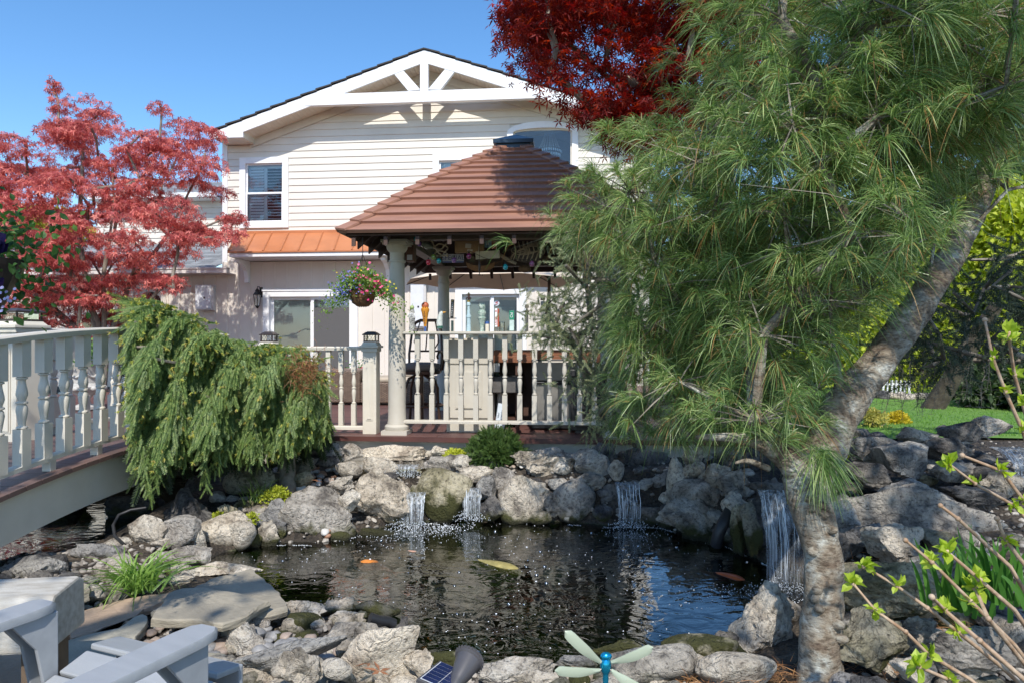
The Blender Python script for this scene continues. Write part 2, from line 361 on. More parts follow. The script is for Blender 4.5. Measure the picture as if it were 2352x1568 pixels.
mb = MB(); nx, ny = len(gx), len(gy); ii, jj = np.meshgrid(np.arange(nx - 1), np.arange(ny - 1)); k = (jj * nx + ii).ravel()
mb.add(np.stack([X, Y, Z], -1).reshape(-1, 3), np.stack([k, k + 1, k + nx + 1, k + nx], 1))
m, n, out = newmat('soil'); L = n.links.new
b = N(n, 'ShaderNodeBsdfPrincipled', Roughness=.9); L(b.outputs[0], out.inputs[0]); pos = n.nodes.new('ShaderNodeNewGeometry').outputs['Position']
n1 = N(n, 'ShaderNodeTexNoise', Scale=3, Detail=6); L(pos, n1.inputs[0]); n2 = N(n, 'ShaderNodeTexVoronoi', Scale=42); L(pos, n2.inputs[0])
c1 = ramp(n, n1.outputs[0], [(.35, (.03, .024, .019)), (.55, (.065, .052, .04)), (.7, (.12, .10, .08))]); c2 = ramp(n, n2.outputs['Color'], [(.2, (.4, .38, .35)), (.8, (1.4, 1.35, 1.25))])
mx = N(n, 'ShaderNodeMix', data_type='RGBA', blend_type='MULTIPLY'); mx.inputs[0].default_value = .8; L(c1, mx.inputs[6]); L(c2, mx.inputs[7])
sx = n.nodes.new('ShaderNodeSeparateXYZ'); L(pos, sx.inputs[0]); mr = N(n, 'ShaderNodeMapRange'); L(sx.outputs[2], mr.inputs[0]); mr.inputs[1].default_value = -.03; mr.inputs[2].default_value = .015
pm = ramp(n, n1.outputs[0], [(.42, (.008, .010, .006)), (.56, (.03, .075, .008)), (.7, (.05, .10, .012))])
m2 = N(n, 'ShaderNodeMix', data_type='RGBA'); L(mr.outputs[0], m2.inputs[0]); L(pm, m2.inputs[6]); L(mx.outputs[2], m2.inputs[7]); L(m2.outputs[2], b.inputs['Base Color'])
bp = N(n, 'ShaderNodeBump', Strength=.8, Distance=.02); L(n2.outputs['Distance'], bp.inputs['Height']); L(bp.outputs[0], b.inputs['Normal']); MC['soil'] = m
tag(mb.build('ground', m, smooth=60), kind='structure')
# lawn sheet
lx = np.arange(2.6, 16, .3); ly = np.arange(7.9, 19, .3); X, Y = np.meshgrid(lx, ly); Z = ground_z(X, Y) + .03
mb = MB(); nx, ny = len(lx), len(ly); ii, jj = np.meshgrid(np.arange(nx - 1), np.arange(ny - 1)); k = (jj * nx + ii).ravel()
mb.add(np.stack([X, Y, Z], -1).reshape(-1, 3), np.stack([k, k + 1, k + nx + 1, k + nx], 1))
tag(mb.build('lawn', mat('lawn', (.09, .19, .03), (.14, .26, .04), 5, .8, .5, 90), smooth=60), kind='structure')
gp = np.stack([RNG.uniform(2.7, 15.8, 42000), 8 + 10.5 * RNG.random(42000) ** 1.6], 1); gz = ground_z(gp[:, 0], gp[:, 1]) + .025
mb = MB(); n_ = len(gp); dd = RNG.normal(size=(n_, 3)) * .35; dd[:, 2] = 1
needles(mb, np.column_stack([gp, gz]), dd, RNG.uniform(.03, .07, n_), RNG.uniform(.006, .012, n_), .3, RNG, segs=1)
tag(mb.build('grass', leafmat('grass_blade', [(.10, .22, .03), (.16, .32, .05), (.22, .38, .07)], .3)), 'short bright green mown grass beyond the rock mound', 'grass', kind='stuff')
# ---------------------------------------------------------------- water
def watermat(name, tint, ripple=1.0, sc=9):
    m, n, out = newmat(name); L = n.links.new; pos = n.nodes.new('ShaderNodeNewGeometry').outputs['Position']
    mp = N(n, 'ShaderNodeMapping'); mp.inputs['Scale'].default_value = (1, 1.5, 1); mp.inputs['Rotation'].default_value = (0, 0, .5); L(pos, mp.inputs[0])
    a = N(n, 'ShaderNodeTexNoise', Scale=sc, Detail=3, Roughness=.45, Distortion=1.2); L(mp.outputs[0], a.inputs[0])
    b_ = N(n, 'ShaderNodeTexNoise', Scale=2.2, Detail=1); L(pos, b_.inputs[0])
    # rings spreading from where each fall lands
    hs = []
    for (cx, cy, amp) in ((.98, 4.6, 1.2), (-.93, 5.9, .6), (1.7, 4.3, .9)):
        vm = N(n, 'ShaderNodeVectorMath', operation='DISTANCE'); L(pos, vm.inputs[0]); vm.inputs[1].default_value = (cx, cy, 0)
        ad = N(n, 'ShaderNodeMath', operation='MULTIPLY_ADD'); L(b_.outputs[0], ad.inputs[0]); ad.inputs[1].default_value = .55; L(vm.outputs['Value'], ad.inputs[2])
        s_ = N(n, 'ShaderNodeMath', operation='MULTIPLY'); L(ad.outputs[0], s_.inputs[0]); s_.inputs[1].default_value = 62
        q = N(n, 'ShaderNodeMath', operation='SINE'); L(s_.outputs[0], q.inputs[0])
        f_ = N(n, 'ShaderNodeMapRange'); L(vm.outputs['Value'], f_.inputs[0]); f_.inputs[1].default_value = .1; f_.inputs[2].default_value = 2.2; f_.inputs[3].default_value = .05 * amp; f_.inputs[4].default_value = 0
        u_ = N(n, 'ShaderNodeMath', operation='MULTIPLY'); L(q.outputs[0], u_.inputs[0]); L(f_.outputs[0], u_.inputs[1]); hs.append(u_.outputs[0])
    h = a.outputs[0]
    for q in hs:
        s_ = N(n, 'ShaderNodeMath', operation='ADD'); L(h, s_.inputs[0]); L(q, s_.inputs[1]); h = s_.outputs[0]
    bp = N(n, 'ShaderNodeBump', Strength=.5 * ripple, Distance=.02); L(h, bp.inputs['Height'])
    tr = N(n, 'ShaderNodeBsdfTransparent'); tr.inputs[0].default_value = (*tint, 1)
    gl = N(n, 'ShaderNodeBsdfGlossy', Roughness=.015); L(bp.outputs[0], gl.inputs['Normal'])
    fr = N(n, 'ShaderNodeFresnel', IOR=1.38); L(bp.outputs[0], fr.inputs['Normal'])
    fm = N(n, 'ShaderNodeMath', operation='MULTIPLY'); L(fr.outputs[0], fm.inputs[0]); fm.inputs[1].default_value = 2.0; fm.use_clamp = True
    mx = n.nodes.new('ShaderNodeMixShader'); L(fm.outputs[0], mx.inputs[0]); L(tr.outputs[0], mx.inputs[1]); L(gl.outputs[0], mx.inputs[2]); L(mx.outputs[0], out.inputs[0]); MC[name] = m; return m
WATER = watermat('pond_water_surface', (.30, .34, .22), .55, 5)
STREAM = watermat('stream_water_surface', (.62, .62, .45), 1.4, 22)
mb = MB(); mb.add([(-7, 2.6, 0), (2.6, 2.6, 0), (2.6, 9.5, 0), (-7, 9.5, 0)], np.array([(0, 1, 2, 3)])); tag(mb.build('pond_water', WATER), kind='structure')
def sheet(name, poly, z, m=STREAM, th=0):
    pts = [G(u, v, z) for u, v in poly]; mb = MB(); mb.add([tuple(p) for p in pts], [tuple(range(len(pts)))]); o = mb.build(name, m); tag(o, kind='structure'); return o
sheet('stream_water', [(735, 1052), (800, 1045), (900, 1050), (985, 1056), (1000, 1072), (960, 1076), (905, 1078), (850, 1078), (780, 1072)], .40)
sheet('stream_water', [(905, 1098), (960, 1092), (1060, 1096), (1110, 1102), (1110, 1126), (1060, 1132), (1000, 1130), (930, 1134), (890, 1118)], .25)
# falling water
def fallmat():
    m, n, out = newmat('falling_water'); L = n.links.new
    tc = n.nodes.new('ShaderNodeTexCoord'); mp = N(n, 'ShaderNodeMapping'); mp.inputs['Scale'].default_value = (48, 48, 1.3); L(tc.outputs['Object'], mp.inputs[0])
    a = N(n, 'ShaderNodeTexNoise', Scale=1, Detail=4, Roughness=.65); L(mp.outputs[0], a.inputs[0])
    tr = N(n, 'ShaderNodeBsdfTransparent'); tr.inputs[0].default_value = (.86, .88, .9, 1)
    gl = N(n, 'ShaderNodeBsdfPrincipled', Roughness=.35); gl.inputs['Base Color'].default_value = (.70, .74, .78, 1); gl.inputs['Specular IOR Level'].default_value = .9
    bp = N(n, 'ShaderNodeBump', Strength=.3, Distance=.01); L(a.outputs[0], bp.inputs['Height']); L(bp.outputs[0], gl.inputs['Normal'])
    r = N(n, 'ShaderNodeMapRange'); L(a.outputs[0], r.inputs[0]); r.inputs[1].default_value = .42; r.inputs[2].default_value = .72; r.inputs[3].default_value = .02; r.inputs[4].default_value = .5
    mx = n.nodes.new('ShaderNodeMixShader'); L(r.outputs[0], mx.inputs[0]); L(tr.outputs[0], mx.inputs[1]); L(gl.outputs[0], mx.inputs[2]); L(mx.outputs[0], out.inputs[0]); return m
FALL = fallmat(); STRM = mat('white_water', (.74, .78, .82), (.55, .6, .65), 40, .15, spec=.8)
def fall(u0, u1, vt, vb, Yt, Yb, label, curve=.06, jag=.02, layers=2):
    mb = MB(); a = P(u0, vt, Yt); b = P(u1, vt, Yt); zb = P(0, vb, Yb).z; wd = (b - a)
    for l in range(layers):
        nxx, nz = max(4, int(wd.length / .02)), 14; V = []
        for j in range(nz + 1):
            t = j / nz; z = a.z + .01 + (zb - a.z) * t ** 1.25 if j else a.z + .01
            for i in range(nxx + 1):
                s_ = i / nxx; x = a.x + wd.x * s_ + (s_ - .5) * -.12 * t * wd.length + noise.noise(Vector((i * .9, l * 5, j * .3))) * .012
                y = Yt + (Yb - Yt) * min(1, t * 1.6) ** .6 - curve * sin(t * pi) * .3 + noise.noise(Vector((i * .7, j * .25, l * 9))) * jag + l * .015
                V.append((x, y, z))
        Fs = [(j * (nxx + 1) + i, j * (nxx + 1) + i + 1, (j + 1) * (nxx + 1) + i + 1, (j + 1) * (nxx + 1) + i) for j in range(nz) for i in range(nxx) if noise.noise(Vector((i * .8 + l * 3, j * .35, a.x * 5))) > -.4]
        mb.add(V, Fs)
    root = empty('waterfall', (a.x, Yt, zb)); tag(root, label, 'waterfall'); o = np.array(root.location); mb.V = [v - o for v in mb.V]; mb.build('sheet', FALL, root, smooth=70); st = MB(); ns = int(wd.length / .017)
    for k in range(ns):
        s_ = random.Random(k * 7 + int(u0)).random(); rg = random.Random(k + int(u0) * 3); t0 = rg.random() * .25; t1 = min(1, t0 + rg.uniform(.35, 1.1)); pts = []
        for j in range(9):
            t = t0 + (t1 - t0) * j / 8; pts.append((a.x + wd.x * s_ + (s_ - .5) * -.1 * t * wd.length + rg.gauss(0, .0025) - o[0], Yt + (Yb - Yt) * min(1, t * 1.6) ** .6 - .02 - rg.random() * .012 - o[1], a.z + .01 + (zb - a.z) * t ** 1.25 - o[2]))
        r_ = rg.uniform(.0008, .0027); st.tube(pts, [r_ * q for q in (.4, 1, 1.1, .9, 1.2, .8, 1, .7, .3)], 5)
    for k in range(int(wd.length * 900)):
        rg = random.Random(k + 5); st.box((wd.x * .5 + rg.gauss(0, wd.length * .45), Yb - .05 - abs(rg.gauss(0, .06)) - o[1], abs(rg.gauss(0, .035))), (.004, .004, .005), rz=rg.random())
    st.build('streams', STRM, root, smooth=60)['kind'] = 'stuff'; return root
# ---------------------------------------------------------------- house
H = Frame(16, 5.3); house = H.root('house', 0)
tag(house, 'two storey cream sided house with white gable truss, copper awning and low left wing', 'house')
def HW(mb, u0, v0, u1, v1, y0, y1, ref=0, mi=0):
    x0, z0 = H.px(u0, v0, ref); x1, z1 = H.px(u1, v1, ref); mb.bx(x0, x1, y0, y1, min(z0, z1), max(z0, z1), mi); return x0, x1, min(z0, z1), max(z0, z1)
OV = .62
px_, pz = H.px(974, 112, -OV); ex, ez = H.px(489, 301, -OV); hw = px_ - ex; slope = (pz - ez) / hw
wallL = H.px(515, 400, 0)[0]; wallR = 2 * px_ - wallL
zs = H.px(520, 331, 0)[1]          # soffit level
ztop = lambda x: pz - abs(x - px_) * slope
rake = .30
# windows (local x0,x1,z0,z1 of the casing)
wins = []
def win(u0, v0, u1, v1): a = H.px(u0, v0); b = H.px(u1, v1); wins.append((a[0], b[0], b[1], a[1])); return wins[-1]
W1 = win(552, 364, 664, 524); W2 = win(994.6, 356.5, 1106, 516); W3 = win(1165, 283, 1328, 520)
row = .166; zb = H.px(700, 600)[1]; mb = MB(); z = zb
while z < pz - .3:
    zt = min(z + row, pz)
    x0, x1 = wallL + .02, wallR - .02
    lim = (pz - rake * .9 - zt) / slope
    if zt > zs - .1: x0 = max(x0, px_ - lim - .3); x1 = min(x1, px_ + lim + .3)
    if x1 > x0:
        seg = [(x0, x1)]
        for a, b, c, d in wins:
            if z + row * .5 > c + .02 and z + row * .5 < d - .06: seg = [q for s0, s1 in seg for q in ((s0, min(s1, a + .06)), (max(s0, b - .06), s1)) if q[1] > q[0] + .01]
        for s0, s1 in seg:
            V = [(s0, -.022, z), (s1, -.022, z), (s1, -.004, zt), (s0, -.004, zt), (s0, .02, z), (s1, .02, z)]
            mb.add(V, np.array([(0, 1, 2, 3), (4, 5, 1, 0)]))
    z += row
mb.build('siding', SIDING, house)
mb = MB()   # structural wall behind the siding, in pieces round the openings
xs = sorted([wallL, wallR] + [q for a in wins for q in (a[0] + .08, a[1] - .08)])
for a, b in zip(xs[:-1], xs[1:]):
    ws = [q for q in wins if q[0] <= a and q[1] >= b]
    zt0 = min(ztop(a), ztop(b)) - .34 if (a < px_) == (b < px_) else min(ztop(a), ztop(b)) - .34
    if ws: c, d = ws[0][2] + .08, ws[0][3] - .08; mb.bx(a, b, .02, .2, .5, c); mb.bx(a, b, .02, .2, d, max(d + .05, zt0))
    else: mb.bx(a, b, .02, .2, .5, zt0)
zz = zs + .1; mb.prismY([(px_ - (pz - .4 - zz) / slope, zz), (px_ + (pz - .4 - zz) / slope, zz), (px_, pz - .4)], .021, .19)
mb.bx(wallL, wallL + .2, .2, 9, .5, zs); mb.bx(wallR - .2, wallR, .2, 9, .5, zs); mb.bx(wallL + .2, wallR - .2, 8.8, 9, .5, zs)
mb.build('wall', SIDING, house)
mb = MB(); mb.bx(wallL - .03, wallL + .1, -.04, .1, .5, zs); mb.build('corner_board', WHITE, house, bevel=.004); mb = MB(); mb.bx(wallR - .1, wallR + .03, -.04, .1, .5, zs); mb.build('corner_board', WHITE, house, bevel=.004)
# roof
mb = MB(); th = .05
for sgn in (-1, 1):
    xe = px_ + sgn * (hw + .02)
    for k in range(14):
        a, b = k / 14, (k + 1) / 14
        x0, x1 = px_ + sgn * hw * a, px_ + sgn * (hw + .05) * b; z0, z1 = pz + .012 - hw * a * slope, pz + .012 - hw * b * slope
        q = [(x0, z0), (x1, z1 + .022), (x1, z1 - .012), (x0, z0 - .03)]
        mb.prismY(q if sgn > 0 else q[::-1], -OV - .03, 9.3)
mb.build('roof', ROOFD, house)
mb = MB(); ins = .62
for sgn in (-1, 1):  # rake boards, with the return box at the eave
    xe, zE = px_ + sgn * hw, ez
    zb_ = H.px(489, 318, -OV)[1]; xr = px_ + sgn * (hw - (H.px(558, 300, -OV)[0] - ex))
    zr = ztop(xr) - rake
    q = [(px_, pz - .03), (xe, zE - .03), (xe, zb_), (xr, zb_), (xr, zr), (px_, pz - rake - .02)]
    mb.prismY(q if sgn < 0 else q[::-1], -OV, -OV + .05)
mb.build('rake_board', WHITE, house, bevel=.006)
mb = MB()
for sgn in (-1, 1):  # soffit boards between rake and wall, frieze board on the wall, return sides
    q = lambda x, d: (px_ + sgn * x, pz - x * slope - d)
    for i in range(46):
        a = i / 46 * (hw - .6); b = (i + .93) / 46 * (hw - .6)
        pl = [q(a, .26), q(b, .26), q(b, .28), q(a, .28)]; mb.prismY(pl if sgn > 0 else pl[::-1], -OV + .05, .0)
    pl = [q(0, .05), q(hw - .2, .05), q(hw - .2, .24), q(0, .24)]; mb.prismY(pl if sgn > 0 else pl[::-1], -OV + .05, 9.2)
    xr = px_ + sgn * (hw - (H.px(558, 300, -OV)[0] - ex)); xe = px_ + sgn * hw; zb_ = H.px(489, 318, -OV)[1]
    x0, x1 = sorted((xr, xe)); mb.bx(x0, x1, -OV + .05, 9.2, zb_ + .004, zb_ + .02)
    xw = xr; mb.bx(min(xw, xw + sgn * .02), max(xw, xw + sgn * .02), -OV + .05, -.0, zb_ + .022, ztop(xr) - .27)
    mb.bx(min(xe, xe - sgn * .03), max(xe, xe - sgn * .03), -OV + .05, 9.2, zb_ + .022, ez - .06)
mb.build('soffit', CREAM, house)
mb = MB()
for sgn in (-1, 1):
    q = lambda x, d: (px_ + sgn * x, pz - x * slope - d)
    pl = [q(0, .285), q(hw - .62, .285), q(hw - .62, .47), q(0, .47)]; mb.prismY(pl if sgn > 0 else pl[::-1], -.05, -.024)
mb.build('frieze_board', CREAM, house)
zb_ = H.px(489, 318, -OV)[1]
for sgn in (-1, 1):
    mb = MB(); x0 = px_ + sgn * hw; mb.prismY([(x0 + sgn * .004, ez - .12), (x0 + sgn * .09, ez - .12), (x0 + sgn * .14, ez - .01), (x0 + sgn * .004, ez - .01)][::sgn], -OV - .02, 9.2); mb.build('gutter', WHITE, house)
# gable truss
mb = MB(); y0, y1 = -OV + .002, -OV + .12
xa, za = H.px(697, 244, -OV); xb, zb2 = H.px(779, 216, -OV); hwt = px_ - xa; zl = za; zu = zb2
mb.prismY([(px_ - hwt, zl), (px_ + hwt, zl), (px_ + hwt - (px_ - xa - (px_ - xb)), zu), (px_ - (px_ - xb), zu)], y0 - .012, y1)
kw = .13; mb.bx(px_ - kw / 2 - .03, px_ + kw / 2 + .03, y0, y1 - .01, zu, pz - rake * .8)
for sgn in (-1, 1):
    a0 = H.px(937, 209, -OV); a1 = H.px(965, 206, -OV); a2 = H.px(919, 160, -OV); a3 = H.px(898, 166, -OV)
    dx = [px_ - a[0] for a in (a0, a1, a2, a3)]; zz_ = [a0[1], a1[1], a2[1] + .06, a3[1] + .04]
    pl = [(px_ + sgn * d, z_) for d, z_ in zip(dx, zz_)]; mb.prismY(pl if sgn < 0 else pl[::-1], y0 + .006, y1 - .016)
mb.build('gable_truss', WHITE, house, bevel=.006)
def louvers(mb, x0, x1, z0, z1, y, pitch=.072, ang=.6):
    z = z0 + pitch / 2
    while z < z1: mb.box(((x0 + x1) / 2, y, z), (x1 - x0, .062, .009), rot=Euler((ang, 0, 0))); z += pitch
def sash_window(W, shut=True):
    a, b, c, d = W; cw = .15; fr = MB()
    fr.bx(a, a + cw, -.055, .06, c, d); fr.bx(b - cw, b, -.055, .06, c, d); fr.bx(a + cw, b - cw, -.055, .06, d - cw, d); fr.bx(a + cw, b - cw, -.06, .06, c, c + cw)
    w_ = fr.build('window', WHITE, house, bevel=.005); x0, x1, z0, z1 = a + cw, b - cw, c + cw, d - cw; zm = z0 + (z1 - z0) * .49
    s_ = MB(); t = .035
    for (p, q, yy) in ((z0, zm + .02, -.015), (zm, z1, .012)):
        s_.bx(x0, x0 + t, yy, yy + .025, p, q); s_.bx(x1 - t, x1, yy, yy + .025, p, q); s_.bx(x0 + t, x1 - t, yy, yy + .025, p, p + t); s_.bx(x0 + t, x1 - t, yy, yy + .025, q - t, q)
    s_.build('sash', WHITE, w_)
    g_ = MB(); g_.bx(x0 + t, x1 - t, .0, .006, z0 + t, zm - .02); g_.bx(x0 + t, x1 - t, .024, .03, zm + t, z1 - t); g_.build('pane', GLASS, w_)
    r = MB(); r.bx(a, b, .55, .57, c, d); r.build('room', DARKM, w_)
    if shut:
        s2 = MB(); xm = (x0 + x1) / 2 - .02; s2.bx(xm - .04, xm + .04, .10, .13, z0, z1); s2.bx(x0, x0 + .05, .10, .13, z0, z1); s2.bx(x1 - .05, x1, .10, .13, z0, z1); s2.bx(x0, x1, .101, .129, z1 - .08, z1); s2.bx(x0, x1, .101, .129, z0, z0 + .06)
        louvers(s2, x0 + .05, xm - .04, z0 + .06, z1 - .08, .085, ang=1.25); louvers(s2, xm + .04, x1 - .05, z0 + .06, z1 - .08, .085, ang=.45)
        s2.build('shutter', mat('shutter_white', (.85, .88, .88), rough=.4), w_)
    return w_
sash_window(W1); sash_window(W2)
# arched window
a, b, c, d = W3; cx = (a + b) / 2; hwid = (b - a) / 2; zsp = H.px(1250, 306)[1]; rise = d - zsp
def arch(hw_, rs, n=18): return [(cx + hw_ * cos(pi * i / n) , zsp + rs * sin(pi * i / n) ** .9) for i in range(n + 1)]
mb = MB(); o_ = arch(hwid, rise); i_ = arch(hwid - .14, rise - .15)
o_[0] = (b, zsp); o_[-1] = (a, zsp)
for k in range(18): mb.prismY([o_[k + 1], i_[k + 1], i_[k], o_[k]], -.06, .08)
mb.bx(a, a + .14, -.06, .08, c, zsp); mb.bx(b - .14, b, -.06, .08, c, zsp); mb.bx(a + .14, b - .14, -.06, .08, c, c + .12)
aw = mb.build('arched_window', WHITE, house, smooth=30)
mb = MB(); mb.prismY([(b - .14, c + .12)] + i_ + [(a + .14, c + .12)], .02, .028); mb.build('pane', GLASS, aw)
mb = MB(); o2 = arch(hwid - .14, rise - .15); i2 = arch(hwid - .18, rise - .19)
for k in range(18): mb.prismY([o2[k + 1], i2[k + 1], i2[k], o2[k]], .0, .04)
mb.bx(a + .14, a + .18, .0, .04, c + .12, zsp); mb.bx(b - .18, b - .14, .0, .04, c + .12, zsp); mb.build('sash', CREAM, aw)
mb = MB(); mb.bx(a - .3, b + .3, 2.4, 2.42, c - .3, d + .4); mb.bx(a - .3, b + .3, .25, 2.4, c - .32, c - .3); mb.build('room', mat('reflected_sky_tone', (.33, .40, .48), rough=.9), aw)  # blue-grey back panel carries the sky reflected in the pane as colour
mb = MB(); mb.bx(a + .2, b, 2.36, 2.39, zsp - .55, zsp - .05); mb.build('reflection_band', mat('reflected_band_tone', (.16, .22, .30), rough=.9), aw)  # dark bluish strip paints in a band of the window's reflection
# chandelier inside the arched window
chd = empty('chandelier', H.W((H.px(1262, 330, .9)[0]), .9, H.px(1262, 330, .9)[1])); tag(chd, 'crystal bead chandelier hanging inside the arched upstairs window', 'chandelier')
mb = MB(); bead = MB(); CRY = mat('crystal', (.75, .85, .95), rough=.15, spec=1)
for k in range(20):
    t = k * 2 * pi / 20
    for j in range(17):
        f = j / 16; r = .09 + .20 * f ** 1.6; bead.box((r * cos(t), r * sin(t), .42 - .62 * f), (.022, .022, .03))
for j, r in ((0, .30), (1, .27), (2, .21)):
    for k in range(34): t = k * 2 * pi / 34; bead.box((r * cos(t), r * sin(t), -.22 - j * .09), (.022, .022, .06))
tag(bead.build('beads', CRY, chd), kind='stuff'); mb.lathe([(.3, -.2), (.31, -.19), (.31, -.17), (.3, -.16)], n=24); mb.build('ring', STEEL, chd); mb = MB(); mb.lathe([(.01, .4), (.01, .8)], n=6); mb.build('rod', STEEL, chd)
# lower storey: board and batten wall running on to the left wing
zG = .5; zt_ = H.px(700, 602)[1]; zlw = H.px(400, 632)[1]; bw = [];
D1 = (H.px(610, 668)[0], H.px(826, 800)[0], .6, H.px(620, 668)[1]); D2 = (H.px(1048, 668)[0], H.px(1210, 668)[0], .6, H.px(1048, 662)[1])
A1 = (H.px(323, 665)[0], H.px(385, 665)[0], H.px(323, 760)[1], H.px(323, 665)[1]); L1 = (H.px(168, 730)[0], H.px(247, 730)[0], H.px(168, 806)[1], H.px(168, 728)[1]); L2 = (H.px(60, 730)[0], H.px(112, 730)[0], H.px(168, 806)[1], H.px(168, 728)[1])
low = [D1, D2, A1, L1, L2]; xl, xr = H.px(-420, 700)[0], wallR
mb = MB(); xs = sorted([xl, wallL, xr] + [q for w_ in low for q in (w_[0] + .05, w_[1] - .05)])
for a, b in zip(xs[:-1], xs[1:]):
    top = zlw if b <= wallL + .01 else zt_ - .0; ws = [q for q in low if q[0] <= a and q[1] >= b]
    if ws: mb.bx(a, b, -.10, -.0, zG, ws[0][2] + .05) if ws[0][2] > .61 else None; mb.bx(a, b, -.10, -.0, ws[0][3] - .05, top)
    else: mb.bx(a, b, -.10, -.0, zG, top)
x = xl
while x < xr:
    if not any(w_[0] - .03 < x + .02 < w_[1] + .03 for w_ in low): mb.bx(x, x + .045, -.118, -.1, zG, (zlw if x < wallL else zt_) - .01)
    else:
        w_ = [q for q in low if q[0] - .03 < x + .02 < q[1] + .03][0]; mb.bx(x, x + .045, -.118, -.1, w_[3], (zlw if x < wallL else zt_) - .01)
    x += .30
mb.build('lower_wall', BATTEN, house)
# lower wing roof with gutter
mb = MB(); zg0, zg1 = H.px(400, 617, -.4)[1], H.px(400, 560, 2.2)[1]
nr = 13
for k in range(nr):
    y0_, y1_ = -.4 + 2.7 * k / nr, -.4 + 2.7 * (k + 1) / nr; z0_, z1_ = zg0 + (zg1 - zg0) * k / nr, zg0 + (zg1 - zg0) * (k + 1) / nr; x = xl - .3 - RNG.random() * .3
    while x < wallL - .06:
        x2 = min(x + RNG.uniform(.18, .34), wallL - .05); mb.prismX([(y0_, z0_ + .012), (y1_, z1_ + .004), (y1_, z1_ - .01), (y0_, z0_ - .004)][::-1], x, x2 - .004); x = x2
mb.build('wing_roof', ROOFG, house)
mb = MB(); mb.bx(xl - .3, wallL + .35, -.52, -.4, zg0 - .13, zg0 - .005); mb.bx(xl - .3, wallL + .35, -.40, -.1, zg0 - .14, zg0 - .12); mb.bx(xl - .3, wallL + .35, -.54, -.39, zg0 - .03, zg0 + .0); mb.build('wing_gutter', mat('pinkish_trim', (.70, .64, .6), rough=.5), house)
# upper left wing, farther back
mb = MB(); q0 = H.px(222, 545, 2.6); q1 = H.px(516, 455, 2.6); z = q0[1] - .4
while z < q1[1] + .05:
    mb.add([(q0[0], 2.58, z), (q1[0], 2.58, z), (q1[0], 2.6, z + .17), (q0[0], 2.6, z + .17), (q0[0], 2.62, z), (q1[0], 2.62, z)], np.array([(0, 1, 2, 3), (4, 5, 1, 0)])); z += .17
mb.bx(q0[0], q1[0], 2.62, 4.8, q0[1] - .5, q1[1] + .05); mb.build('wing_siding', SIDING, house)
mb = MB(); a0 = H.px(205, 449, 2.2); a1 = H.px(205, 422, 4.6)
for k in range(8):
    f0, f1 = k / 8, (k + 1) / 8; mb.prismX([(2.2 + 2.6 * f0, a0[1] + (a1[1] - a0[1]) * f0 + .012), (2.2 + 2.6 * f1, a0[1] + (a1[1] - a0[1]) * f1 + .004), (2.2 + 2.6 * f1, a0[1] + (a1[1] - a0[1]) * f1 - .02), (2.2 + 2.6 * f0, a0[1] + (a1[1] - a0[1]) * f0 - .02)][::-1], a0[0], q1[0])
mb.build('wing_upper_roof', ROOFG, house)
mb = MB(); mb.bx(a0[0], q1[0], 2.1, 2.2, a0[1] - .13, a0[1]); mb.bx(a0[0], q1[0], 2.2, 2.57, a0[1] - .15, a0[1] - .12); p0 = H.px(420, 552, 2.55); mb.bx(H.px(470, 552, 2.55)[0], q1[0], 2.5, 2.56, H.px(0, 562, 2.55)[1], H.px(0, 549, 2.55)[1]); mb.build('wing_upper_gutter', WHITE, house)
# copper awning
mb = MB(); xl_, zt2 = H.px(549, 537); xL2, zb3 = H.px(523, 579, -.85); xr_ = D2[1] + .6; ar = MB()
mb.add([(xl_, -.03, zt2), (xr_, -.03, zt2), (xr_ + .1, -.85, zb3), (xL2, -.85, zb3), (xL2, -.03, zb3 - .02)], [(3, 2, 1, 0), (0, 4, 3)]); mb.bx(xL2, xr_ + .1, -.87, -.85, zb3 - .03, zb3 + .004)
nrib = 19
for k in range(nrib):
    f = k / (nrib - 1); xt, xb_ = xl_ + (xr_ - xl_) * f, xL2 + (xr_ + .1 - xL2) * f
    mb.tube([(xt, -.03, zt2 + .018), (xb_, -.85, zb3 + .018)], .017, 4)
mb.bx(xl_, xr_, -.05, -.02, zt2 - .01, zt2 + .05); mb.build('awning_roof', COPPER, house)
mb = MB(); mb.bx(xL2 + .06, xr_ + .06, -.8, -.1, zb3 - .13, zb3 - .035); mb.bx(xL2 + .03, xr_ + .1, -.84, -.8, zb3 - .12, zb3 - .03); mb.build('awning_fascia', WHITE, house, bevel=.005)
br = MB(); hh = .52; br.prismX([(-.12, 0), (-.68, 0), (-.68, -.07), (-.45, -.12), (-.28, -.25), (-.22, -.42), (-.22, -hh), (-.12, -hh)], -.05, .05)
for x_ in (H.px(562, 600, -.3)[0], H.px(889, 600, -.3)[0], H.px(1215, 600, -.3)[0]):
    o = br.build('bracket', WHITE, house, bevel=.005); o.location = (x_, 0, zb3 - .135)
